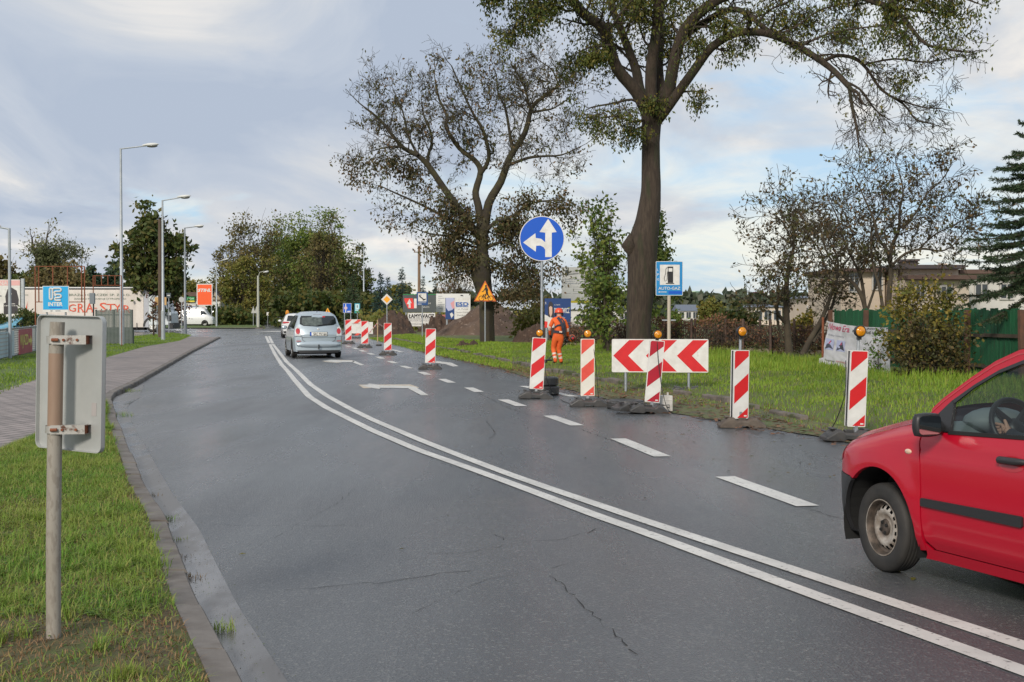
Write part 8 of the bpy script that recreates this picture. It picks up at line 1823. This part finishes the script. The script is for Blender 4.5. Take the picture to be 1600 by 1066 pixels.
rbar('tailgate_seam',[(370,600),(372,618),(605,622),(853,618),(856,600)],.006,m_trim,e=.0); rbar('tailgate_seam',[(372,618),(385,660),(420,674),(800,676),(838,662),(853,618)],.006,m_trim,e=.0); rbar('tailgate_seam',[(262,604),(370,600)],.005,m_trim,e=0)
rbar('wiper',[(598,448),(650,444),(765,428)],.012,m_trim,e=.02,par=wn); rp('brake_light',[(545,288),(660,288),(660,300),(545,300)],mat('dull_red_lens',(0.20,0.06,0.08),0.2),e=.012)
mb = MB(); mb.ell((0.0,0,.50),(.07,.80,.13),20,10); o = mb.build('bumper', m_silver, mv, smooth=60); o.location = (.02,0,0)
for x0 in (290,868): rp('reflector',[(x0,662),(x0+66,662),(x0+66,672),(x0,672)],m_lensr,e=.055)
rp('lower_valance',[(290,795),(925,795),(880,830),(340,830)],m_trim,e=.03); 
mb = MB(); mb.tube([(.10,0,.36),(-.10,0,.34),(-.13,0,.40),(-.13,0,.44)],.022,8); mb.ell((-.13,0,.47),(.03,.03,.03),8,6); mb.build('tow_bar', m_trim, mv, smooth=50)
mb = MB(); mb.tube([(.55,0,1.66),(.50,0,1.74)],.01,5); mb.build('aerial', m_trim, mv); mb = MB(); p0 = RM(.012)(0,(905-505)/386); mb.ell(p0,(.008,.05,.035),12,6); mb.build('badge', m_lensw, mv, smooth=60)
# white car ahead of it
top = [(0,.86),(.05,.98),(.14,1.10),(.30,1.36),(.40,1.46),(.6,1.50),(1.6,1.53),(2.3,1.48),(2.9,1.25),(3.3,1.04),(3.45,1.0),(4.1,.88),(4.35,.74)]
pw = g(460,528); sv, sy, RM, FM = gen_car('estate_car','white car half hidden behind the silver minivan', (pw.x+.15,pw.y,0), math.pi/2+R_(11), 4.35, 1.78, 1.53, top, .98, m_whitep, [[(.55,1.03),(.7,1.38),(1.5,1.42),(1.5,1.0)],[(1.58,1.0),(1.58,1.42),(2.3,1.38),(2.9,1.12),(2.9,1.0)]], [.85,3.5], wr=.32, kb=.12)
def rq(name, l, m, e=.006, par=None, root=None): mb = MB(); patch(mb, l, RM(e), .08); return mb.build(name, m, par or root or sv, smooth=60)
rq('rear_window',[(-.62,1.06),(.62,1.06),(.54,1.40),(-.54,1.40)],m_dglass)
for s in (1,-1): rq('tail_light',[(s*.86,.90),(s*.86,1.02),(s*.50,1.01),(s*.46,.94)],m_lensr,e=.014)
rq('plate_recess',[(-.42,.72),(.42,.72),(.36,.94),(-.36,.94)],mat('painted_recess_shade',(0.13,0.17,0.16),0.3),e=.005); rq('number_plate',[(-.26,.78),(.26,.78),(.26,.89),(-.26,.89)],m_plate2,e=.012); rq('lower_bumper',[(-.80,.28),(.80,.28),(.84,.42),(-.84,.42)],m_trim,e=.01)  # plate recess is a flat patch, its shade put into the colour
# flag like marks beyond: marker post by the white car
p = g(437,524); t = thing('marker_post','tiny red and white marker with an orange top left of the white car','traffic marker',(p.x,p.y+3,0)); mb = MB(); mb.box((0,0,.65),(.28,.03,1.2),0); mb.box((0,-.02,1.1),(.26,.02,.2),1); mb.box((0,-.02,.7),(.26,.02,.2),1); mb.build('panel',[m_white,m_red2],t); mb = MB(); mb.ell((0.05,0,1.55),(.14,.08,.22),10,6); mb.build('lamp_lens',m_yplast,t); mb = MB(); mb.box((0,0,.05),(.5,.3,.1)); mb.build('foot',m_rub,t)
# dark oncoming car
top = [(0,.80),(.10,.98),(.5,1.20),(1.0,1.42),(1.6,1.46),(2.2,1.40),(2.9,1.05),(3.3,.95),(3.9,.82),(4.15,.68)]
po = g(433.5,511.5); oc, sy, RM, FM = gen_car('saloon_car','far dark oncoming car with shining headlights under the trees', (po.x+.35,po.y+4.1,0), -math.pi/2+R_(10), 4.15, 1.75, 1.46, top, .95, m_darkp, [[(.8,1.0),(1.1,1.34),(2.1,1.34),(2.6,1.0)]], [.75,3.35], wr=.31)
def fq(name, l, m, e=.006, root=None): mb = MB(); patch(mb, l, FM(e), .1); return mb.build(name, m, root or oc, smooth=60)
fq('windscreen',[(-.66,1.06),(.66,1.06),(.58,1.36),(-.58,1.36)],m_dglass)
m_hl = mat('lit_headlight',(1.0,0.97,0.9),0.3,emit=2.5)
for s in (1,-1): mb = MB(); mb.ell((4.05,s*.66,.66),(.08,.16,.09),12,8); mb.build('headlight', m_hl, oc, smooth=60)
mb = MB(); mb.box((4.17,0,.50),(.03,.52,.11)); mb.build('number_plate', m_plate2, oc); mb = MB(); mb.box((4.14,0,.66),(.04,.7,.1)); mb.build('grille', m_trim, oc)
# parked cars on the left
tp = [(0,.80),(.08,1.0),(.35,1.30),(.7,1.45),(1.5,1.48),(2.2,1.42),(2.9,1.06),(3.3,.97),(3.8,.84),(4.0,.70)]
pk = at(60,500,63.0); gen_car('hatchback','light blue parked car between the hedge and the grey sign back', (pk.x+1.4,63.0,.05), math.pi+R_(35), 4.0, 1.7, 1.48, tp, .95, m_bluep, [[(.55,1.0),(.75,1.36),(1.5,1.38),(1.5,1.0)],[(1.58,1.0),(1.58,1.38),(2.2,1.33),(2.7,1.0)]], [.7,3.2])
pk = at(274,500,155.0); gen_car('saloon_car','dark parked car in front of the workshop beside the white van', (pk.x,155.0,.02), 0.0, 4.3, 1.7, 1.42, tp[:-2]+[(4.0,.84),(4.3,.70)], .93, m_darkp, [[(.6,1.0),(.8,1.33),(1.5,1.36),(1.5,1.0)],[(1.58,1.0),(1.58,1.36),(2.2,1.32),(2.7,1.0)]], [.8,3.4])
vt = [(0,1.9),(.05,2.0),(.2,2.05),(3.6,2.08),(4.0,1.9),(4.5,1.25),(4.7,1.15),(5.1,.95),(5.15,.8)]
pk = at(296,500,166.0); gen_car('delivery_van','white delivery van parked at the workshop doors', (pk.x,166.0,.02), 0.0, 4.6, 1.9, 2.08, [(a*.89,b) for a,b in vt], 1.2, m_whitep, [[(3.1,1.25),(3.1,1.75),(3.6,1.7),(3.95,1.3)]], [.8,3.7])
pk = at(262,500,150.0); gen_car('delivery_van','white van with red stripe parked at the truck nose', (pk.x+.3,152.0,.02), 0.0, 4.4, 1.9, 2.0, [(a*.85,b) for a,b in vt], 1.2, m_whitep, [[(3.0,1.25),(3.0,1.7),(3.4,1.65),(3.75,1.3)]], [.8,3.5])
pk = at(305,500,176.0); gen_car('hatchback','blue roofed car behind the white delivery van', (pk.x,178.0,.02), 0.0, 4.0, 1.7, 1.48, tp, .95, m_bluep, [[(.55,1.0),(.75,1.36),(1.5,1.38),(1.5,1.0)]], [.7,3.2])

# ------------------------------------------------------------------ lorry
Yl = 111.0; kx = Yl/F_; x0 = at(38,500,Yl).x
t = thing('curtain_lorry','white curtain sided lorry with large red lettering behind the fences','lorry',(x0,Yl,0.0)); U = lambda x: (x-38)*kx; Zz = lambda y_: at(0,y_,Yl).z
m_curt = mat('cream_curtain',(0.66,0.60,0.54),0.6,col2=(0.58,0.52,0.46),vs=1.0,stretch=(1.5,1,.25),bump=.15,bs=6); m_cab = mat('lorry_cab_white',(0.62,0.66,0.67),0.35,coat=.5)
mb = MB(); xe = U(224.5); zt, zb = Zz(452), Zz(511.5)
nx_ = 60; V = []
for j, z in enumerate((zb,zb+.35,(zb+zt)/2,zt-.2,zt)):
    for i in range(nx_+1): x = xe*i/nx_; V.append((x, -.012*abs(math.sin(i*.9))-(.02 if 0 < j < 4 else 0), z))
mb.add(V,[(j*(nx_+1)+i,j*(nx_+1)+i+1,(j+1)*(nx_+1)+i+1,(j+1)*(nx_+1)+i) for j in range(4) for i in range(nx_)],0); mb.box((xe/2,1.27,(zb+zt)/2),(xe,2.46,zt-zb)); mb.build('curtain', m_curt, t)
mb = MB(); mb.box((xe/2,1.25,zt+.03),(xe+.1,2.6,.10)); mb.build('roof_rail', m_trim, t); mb = MB(); mb.box((xe/2,1.25,zt+.12),(xe,2.5,.10)); mb.build('roof', m_whitep, t)
mb = MB(); mb.box((xe+.20,1.25,(zb+zt)/2+.05),(.40,2.5,zt-zb+.1)); mb.build('bulkhead', mat('lorry_front_wall',(0.42,0.43,0.46),0.6), t)
mb = MB(); mb.box((xe/2,.6,zb-.12),(xe,.9,.22)); mb.box((xe*.5,.03,zb-.45),(xe*.75,.06,.10)); mb.build('chassis', m_under, t); mb = MB(); mb.box((U(211),.0,zb-.55),(U(222)-U(200),.05,.09)); mb.build('side_guard', m_curt, t)
for x_ in (U(206),U(214)):
    mb = MB(); mb.box((x_,-.05,zb+.10),(.05,.04,.5)); mb.build('strap', m_trim, t)
mb = MB()
def rtext(s_, xa, xb, yb_, yt, mi, bold=0, slope=0.0):
    vs, fs = text_geo(s_, bold, 0); a = np.array(vs); lo = a.min(0); hi = a.max(0)
    mb.add([(U(xa)+(U(xb)-U(xa))*(p[0]-lo[0])/(hi[0]-lo[0]), -.075, Zz(yb_)+(Zz(yt)-Zz(yb_))*(p[1]-lo[1])/(hi[1]-lo[1])-slope*(p[0]-lo[0])/(hi[0]-lo[0])) for p in vs], fs, mi)
for ch, xa, xb, yb_, yt in (('G',107.5,119,487,475.5),('R',122,132,487.5,474.5),('A',134.5,146,487,474),('-',147.5,152,482,481),('S',156,167,488,473),('T',167,179.5,486,475),('Y',178,190,487,475),('R',193,204,489,477)): rtext(ch,xa,xb,yb_,yt,0,.0)
for ch, xa, xb, yb_, yt in (('G',107.5,119,487,475.5),('R',122,132,487.5,474.5),('A',134.5,146,487,474),('T',167,179.5,486,475),('Y',178,190,487,475),('R',193,204,489,477)):
    pass
# serifs
for x in (123,130.5,135,145,173,184,194,203): mb.flat([(U(x-1.8),-.076,Zz(488)+.0),(U(x+1.8),-.076,Zz(488)),(U(x+1.8),-.076,Zz(487.2)),(U(x-1.8),-.076,Zz(487.2))],0)
rtext('BRAZA I GRACZEK SP. Z O.O.',108,204,462.5,459,1); rtext('ZAKŁAD PRODUKCJI STYROPIANU',116,197,469,465.6,1); rtext('O.O.',40,45,462.5,459.5,1); mb.flat([(U(40),-.076,Zz(484)),(U(42.5),-.076,Zz(484)),(U(43.5),-.076,Zz(470)),(U(42.5),-.076,Zz(476))],0)
mb.build('lettering',[mat('red_orange_letter',(0.66,0.085,0.03),0.6),mat('green_grey_letter',(0.20,0.24,0.18),0.7)],t)
cb = U(231); mb = MB(); prof = [(cb,.55),(cb,2.75),(cb+.35,3.0),(cb+.9,2.95),(cb+1.35,2.72),(cb+1.62,1.75),(cb+1.85,1.55),(cb+1.90,.55)]
mb.add([(x,y_,z) for y_ in (.02,2.46) for x,z in prof],[tuple(range(7,-1,-1)),tuple(range(8,16))]+[(k,(k+1)%8,8+(k+1)%8,8+k) for k in range(8)],0); cab = mb.build('cab', m_cab, t, bevel=.06)
mb = MB(); mb.prism([(cb+.55,1.65),(cb+1.50,1.65),(cb+1.30,2.50),(cb+.55,2.50)],-.01,.02); mb.build('side_window', m_dglass, cab); mb = MB(); mb.add([(cb+1.645,.2,1.80),(cb+1.645,2.3,1.80),(cb+1.40,2.3,2.66),(cb+1.40,.2,2.66)],[(0,1,2,3)]); mb.build('windscreen', m_dglass, cab)
mb = MB(); mb.box((cb+1.82,1.25,.52),(.36,2.52,.42)); mb.build('bumper', m_trim, t); mb = MB(); mb.box((cb+1.75,-.0,1.12),(.30,.06,.45)); mb.build('headlamp_surround', m_trim, t); mb = MB(); mb.ell((cb+1.95,.3,.62),(.06,.16,.10),10,6); mb.build('headlamp', m_lensw, t, smooth=60); mb = MB(); mb.box((cb+1.35,-.2,2.0),(.12,.10,.55)); mb.build('mirror', m_trim, t)
for wx in (cb+.35, 1.8, 3.1): 
    if wx == cb+.35:
        mb = MB(); A_ = arcp(wx,.5,.74,185,-5,16); B_ = arcp(wx,.5,.58,-5,185,16); mb.prism(A_+B_,-.03,.3); mb.build('mudguard', m_trim, t)
    for y_, s in ((.17,-1),(2.3,1)): wheel(t, wx, y_, .5, .30, s, detail=False)
# ================================================================== people
def skin_body(name, J, E_, mats, bone_mi, parent, sub=2, root=None, smooth=True):
    """J: name -> (pos, radius); E_: list of (a, b); one continuous skinned surface, material by nearest bone"""
    names = list(J); idx = {n: i for i, n in enumerate(names)}; me = bpy.data.meshes.new(name)
    me.from_pydata([tuple(J[n][0]) for n in names], [(idx[a], idx[b]) for a, b in E_], []); ob = bpy.data.objects.new(name, me); C.objects.link(ob)
    ob.modifiers.new('skin','SKIN'); ly = me.skin_vertices[0] if me.skin_vertices else None
    if ly is None:
        bpy.context.view_layer.objects.active = ob; bpy.context.view_layer.update(); ly = me.skin_vertices[0]
    for n in names:
        r = J[n][1]; r = (r, r) if isinstance(r, (int, float)) else r; ly.data[idx[n]].radius = r; ly.data[idx[n]].use_root = (n == (root or names[0]))
    ss = ob.modifiers.new('sub','SUBSURF'); ss.levels = sub; ss.render_levels = sub
    dg = bpy.context.evaluated_depsgraph_get(); dg.update(); nm = bpy.data.meshes.new_from_object(ob.evaluated_get(dg)); bpy.data.objects.remove(ob)
    nm.materials.clear()
    for m in mats: nm.materials.append(m)
    segs = [(Vector(J[a][0]), Vector(J[b][0]), bone_mi.get((a,b), 0)) for a, b in E_]
    for p in nm.polygons:
        c = p.center; best = 1e9; mi = 0
        for a, b, k in segs:
            ab = b-a; u = max(0,min(1,(c-a).dot(ab)/max(ab.length_squared,1e-9))); d = (c-(a+ab*u)).length
            if d < best: best = d; mi = k(u) if callable(k) else k
        p.material_index = mi; p.use_smooth = True
    o = bpy.data.objects.new(name, nm); C.objects.link(o); o.parent = parent; return o
m_orange = mat('high_visibility_orange',(0.78,0.13,0.02),0.75,col2=(0.68,0.10,0.018),vs=6,bump=.5,bs=14); m_refl = mat('reflective_tape',(0.62,0.50,0.44),0.5); m_skin = mat('skin',(0.50,0.28,0.20),0.55); m_boot = mat('brown_work_boot',(0.10,0.05,0.03),0.7); m_glove = mat('dark_work_glove',(0.05,0.045,0.04),0.8); m_strap = mat('harness_webbing',(0.025,0.028,0.045),0.8)
# -------- worker with a brush cutter, back to the camera
Yw = 43.5; pw_ = g(872,570,0.12)
Yw = pw_.y
wk = thing('person','worker in orange high visibility clothing and helmet using a brush cutter','person',(0,0,0))
def K6(x, y, dy=0.0): 
    q = at(800+x/6.6625, 460+y/6.6625, Yw); s = (Yw+dy)/Yw; return Vector((q.x, Yw+dy, q.z))
J = {'pelvis':(K6(480,432,0),(.155,.125)),'waist':(K6(482,385,0),(.150,.115)),'chest':(K6(484,320,.02),(.180,.125)),'upper':(K6(488,270,.04),(.165,.105)),'neck':(K6(491,235,.07),.062),'headb':(K6(492,214,.09),.078),'headt':(K6(490,186,.09),.092),
 'shL':(K6(428,272,.03),.078),'elL':(K6(392,350,.06),.056),'wrL':(K6(398,418,.22),.038),'haL':(K6(402,436,.27),.036),
 'shR':(K6(548,282,.03),.078),'elR':(K6(580,362,.05),.056),'wrR':(K6(582,432,.18),.038),'haR':(K6(584,448,.22),.036),
 'hipL':(K6(452,460,0),.112),'knL':(K6(430,560,.08),.080),'anL':(K6(448,672,-.02),.062),'heL':(K6(455,697,-.03),.055),'toL':(K6(436,708,.16),.040),
 'hipR':(K6(512,462,0),.112),'knR':(K6(485,565,.10),.080),'anR':(K6(508,672,.12),.062),'heR':(K6(512,700,.10),.055),'toR':(K6(520,712,.30),.040)}
E_ = [('pelvis','waist'),('waist','chest'),('chest','upper'),('upper','neck'),('neck','headb'),('headb','headt'),('upper','shL'),('shL','elL'),('elL','wrL'),('wrL','haL'),('upper','shR'),('shR','elR'),('elR','wrR'),('wrR','haR'),('pelvis','hipL'),('hipL','knL'),('knL','anL'),('anL','heL'),('heL','toL'),('pelvis','hipR'),('hipR','knR'),('knR','anR'),('anR','heR'),('heR','toR')]
band = lambda u: 1 if (.42 < u < .62 or .80 < u < .97) else 0
bm = {('neck','headb'):2,('headb','headt'):2,('wrL','haL'):4,('wrR','haR'):4,('heL','toL'):3,('heR','toR'):3,('elL','wrL'):(lambda u: 1 if .05 < u < .25 else 0),('elR','wrR'):(lambda u: 1 if .05 < u < .3 else 0),('shL','elL'):(lambda u: 1 if u > .85 else 0),('shR','elR'):(lambda u: 1 if u > .9 else 0),('knL','anL'):band,('knR','anR'):band}
skin_body('body',J,E_,[m_orange,m_refl,m_skin,m_boot,m_glove],bm,wk,sub=2,root='pelvis')
hc = J['headt'][0]; mb = MB(); mb.lathe([(.0,.105),(.05,.10),(.09,.075),(.115,.03),(.122,-.02),(.145,-.03),(.12,-.032)],20,0,Matrix.Translation(hc+Vector((0,0,.02)))); mb.box(hc+Vector((.01,.13,-.015)),(.16,.09,.012)); mb.build('helmet', mat('orange_red_helmet',(0.72,0.07,0.02),0.35), wk, smooth=50)
mb = MB(); 
for s in (-1,1): mb.ell(hc+Vector((s*.105,.0,-.06)),(.030,.045,.055),12,8)
mb.build('ear_defender', m_trim, wk, smooth=60)
mb = MB(); mb.ell(hc+Vector((0,.10,-.065)),(.016,.025,.022),8,6,0); mb.ell(hc+Vector((-.035,.085,-.035)),(.012,.008,.008),8,6,1); mb.ell(hc+Vector((.035,.085,-.035)),(.012,.008,.008),8,6,1); mb.ell(hc+Vector((0,.085,-.105)),(.026,.01,.006),8,6,2); mb.build('face_features',[m_skin,m_black,mat('lip',(0.4,0.16,0.13),0.5)],wk,smooth=60)
def strap(pts, w_=.045, off=-.012):
    V = []; mb = MB(); P = [Vector(p) for p in pts]
    for i, p in enumerate(P):
        d = (P[min(i+1,len(P)-1)]-P[max(i-1,0)]).normalized(); s = d.cross(Vector((0,1,0))).normalized()*w_/2; V += [p-s,p+s,p+s+Vector((0,.012,0)),p-s+Vector((0,.012,0))]
    mb.add(V,[(i*4+k,i*4+(k+1)%4,(i+1)*4+(k+1)%4,(i+1)*4+k) for i in range(len(P)-1) for k in range(4)],0); return mb
b_ = -.145
strap([K6(424,385,b_+.03),K6(455,388,b_-.01),K6(485,392,b_-.02),K6(515,396,b_),K6(545,402,b_+.05)],.075).build('belt',m_strap,wk)
strap([K6(440,345,b_+.03),K6(475,322,b_-.02),K6(510,318,b_-.02),K6(535,330,b_+.02)],.045).build('harness_strap',m_strap,wk); strap([K6(476,240,b_+.09),K6(500,270,b_+.015),K6(520,310,b_-.02),K6(530,350,b_-.02),K6(540,400,b_+.02)],.085).build('harness_strap',m_strap,wk)
strap([K6(512,248,b_+.10),K6(540,285,b_+.05),K6(548,330,b_+.03),K6(548,395,b_+.04)],.05).build('harness_strap',m_strap,wk); strap([K6(490,388,b_-.045),K6(520,392,b_-.035)],.045).build('belt_label',m_refl,wk)
for side_, hn, wn_, sx in (('L','haL','wrL',-1),('R','haR','wrR',1)):
    h0 = J[hn][0]; d = (h0-J[wn_][0]).normalized(); mb = MB()
    for k in range(4):
        a = h0+Vector((sx*(-.022+.015*k),0,0))+d*.01; b = a+d*(.035+.006*(1 if k in (1,2) else 0)); c = b+Vector((-sx*.012,.012,-.022)); mb.tube([a,b,c,c+Vector((-sx*.016,-.004,.004))],[.011,.010,.009,.007],6)
    mb.tube([h0+Vector((-sx*.03,0,.01)),h0+Vector((-sx*.045,.015,-.01))+d*.02,h0+Vector((-sx*.035,.03,-.02))+d*.03],[.012,.011,.009],6); mb.build('fingers', m_glove, wk, smooth=60)
bc = thing('brush_cutter','orange and black brush cutter with long shaft held by the worker','garden tool',(0,0,0))
eng = K6(622,458,.28); mb = MB(); mb.ell(eng,(.13,.12,.115),18,12); mb.build('engine', mat('orange_engine_cover',(0.50,0.10,0.02),0.45,col2=(0.06,0.04,0.03),vs=9,thr=(.48,.55)), bc, smooth=60)
mb = MB(); mb.lathe([(.075,0),(.07,.03),(.03,.045),(0,.045)],18,0,Matrix.Translation(eng+Vector((.03,-.09,0))) @ Matrix.Rotation(math.pi/2,4,'X')); mb.ell(eng+Vector((-.12,.02,-.07)),(.10,.08,.07),12,8); mb.build('starter_and_tank', m_trim, bc, smooth=60)
mb = MB(); mb.lathe([(.04,0),(.035,.015),(0,.018)],14,0,Matrix.Translation(eng+Vector((.04,-.13,0))) @ Matrix.Rotation(math.pi/2,4,'X')); mb.build('starter_cap', m_lensr, bc, smooth=60)
ce = K6(352,706,.30); mb = MB(); mb.tube([eng,eng.lerp(ce,.35),ce],.016,8); mb.build('shaft', m_trim, bc, smooth=60)
mb = MB(); hp = eng.lerp(ce,.22); mb.tube([K6(402,440,.30),hp+Vector((-.15,.05,.08)),hp,K6(584,450,.26)],.014,8); mb.build('handlebar', m_trim, bc, smooth=60); mb = MB(); mb.lathe([(0,.03),(.05,.03),(.06,0),(.05,-.03),(0,-.03)],16,0,Matrix.Translation(ce)); mb.ell(ce+Vector((.10,0,.05)),(.13,.13,.03),12,6); mb.build('cutting_head', m_trim, bc, smooth=60)
# -------- driver, hand on the wheel (car local coordinates, left hand drive)
dr_ = thing('person','driver of the red car in a dark jacket with one hand on the steering wheel','person',ORG,math.pi/2+PH)
hx0 = Vector((-1.085,.445,1.02)); yl = .43; hp_ = Vector(carpx(1573,668,yl)); print('hand', hp_, 'wheel', sw)
J = {'pelvis':((-1.440,.34,.74),(.17,.14)),'waist':((-1.480,.34,.90),(.16,.125)),'chest':((-1.500,.34,1.08),(.18,.13)),'upper':((-1.500,.34,1.20),(.15,.10)),'neck':((-1.480,.34,1.28),.06),'headb':((-1.460,.34,1.335),.075),'headt':((-1.455,.34,1.40),.088),
 'shL':((-1.480,.52,1.17),.07),'elL':((-1.220,.585,.935),.055),'wrL':(tuple(hp_+Vector((-.085,.01,-.045))),.034),
 'shR':((-1.480,.16,1.17),.07),'elR':((-1.230,.10,.95),.052),'wrR':((-1.020,.20,.97),.034),
 'hipL':((-1.380,.44,.72),.10),'knL':((-0.980,.46,.78),.075),'anL':((-0.750,.46,.58),.05),'hipR':((-1.380,.24,.72),.10),'knR':((-0.980,.22,.78),.075),'anR':((-0.750,.24,.58),.05)}
E_ = [('pelvis','waist'),('waist','chest'),('chest','upper'),('upper','neck'),('neck','headb'),('headb','headt'),('upper','shL'),('shL','elL'),('elL','wrL'),('upper','shR'),('shR','elR'),('elR','wrR'),('pelvis','hipL'),('hipL','knL'),('knL','anL'),('pelvis','hipR'),('hipR','knR'),('knR','anR')]
skin_body('body',J,E_,[mat('dark_jacket',(0.02,0.024,0.032),0.85,bump=.4,bs=30),m_skin],{('neck','headb'):1,('headb','headt'):1},dr_,root='pelvis')
mb = MB(); mb.ell((-1.480,.34,1.44),(.105,.09,.075),16,10); mb.ell((-1.530,.34,1.39),(.07,.085,.09),12,8); mb.build('hair', mat('brown_hair',(0.05,0.03,0.02),0.7), dr_, smooth=60)
mb = MB(); mb.ell((-1.365,.34,1.375),(.02,.013,.02),8,6,0); 
for s in (-1,1): mb.ell((-1.375,.34+s*.032,1.40),(.008,.012,.007),8,6,1); mb.ell((-1.455,.34+s*.09,1.38),(.02,.01,.03),8,6,0)
mb.ell((-1.374,.34,1.335),(.008,.024,.006),8,6,2); mb.build('face_features',[m_skin,m_black,m_lensr],dr_,smooth=60)
# hand: palm and five separate fingers, left hand seen from outside
Rh = carpx
def HP(px, py, dy=0.0): return Vector(carpx(px, py, yl+dy))
fing = {'index':[(1566,664,0),(1560,663,.006),(1555,661.5,.002),(1553.5,661,-.01)],'middle':[(1566.5,668,.002),(1560,668,.01),(1554.5,667.5,.004),(1553,667,-.008)],'ring':[(1567,672,.002),(1560.5,672.5,.01),(1556,672.5,.003),(1555,672.5,-.01)],'little':[(1568,675.5,0),(1562.5,676.5,.008),(1559,676.5,.0),(1558,676.5,-.012)],'thumb':[(1573,665,-.004),(1571.5,660.5,.0),(1569.8,657,0),(1569.5,655.5,-.002)]}
Jh = {'wr':(HP(1580,679,.0),.026),'p0':(HP(1576,675,.0),(.026,.018)),'p1':(HP(1570,669,.0),(.032,.017))}; Eh = [('wr','p0'),('p0','p1')]
for fn_, pts in fing.items():
    prev = 'p1' if fn_ != 'thumb' else 'p0'
    for i, (x, y_, dy) in enumerate(pts):
        Jh[fn_+str(i)] = (HP(x,y_,dy), [.0105,.0098,.0085,.007][i] if fn_ != 'thumb' else [.013,.0115,.0095,.0075][i]); Eh.append((prev, fn_+str(i))); prev = fn_+str(i)
skin_body('hand',Jh,Eh,[m_skin],{},dr_,root='wr')
mb = MB(); mb.tube([HP(1590,685,.0),HP(1583,681,.0),HP(1578.5,678,.0)],[.045,.038,.036],12); mb.build('cuff', mat('dark_jacket',(0.02,0.024,0.032),0.85), dr_, smooth=60)
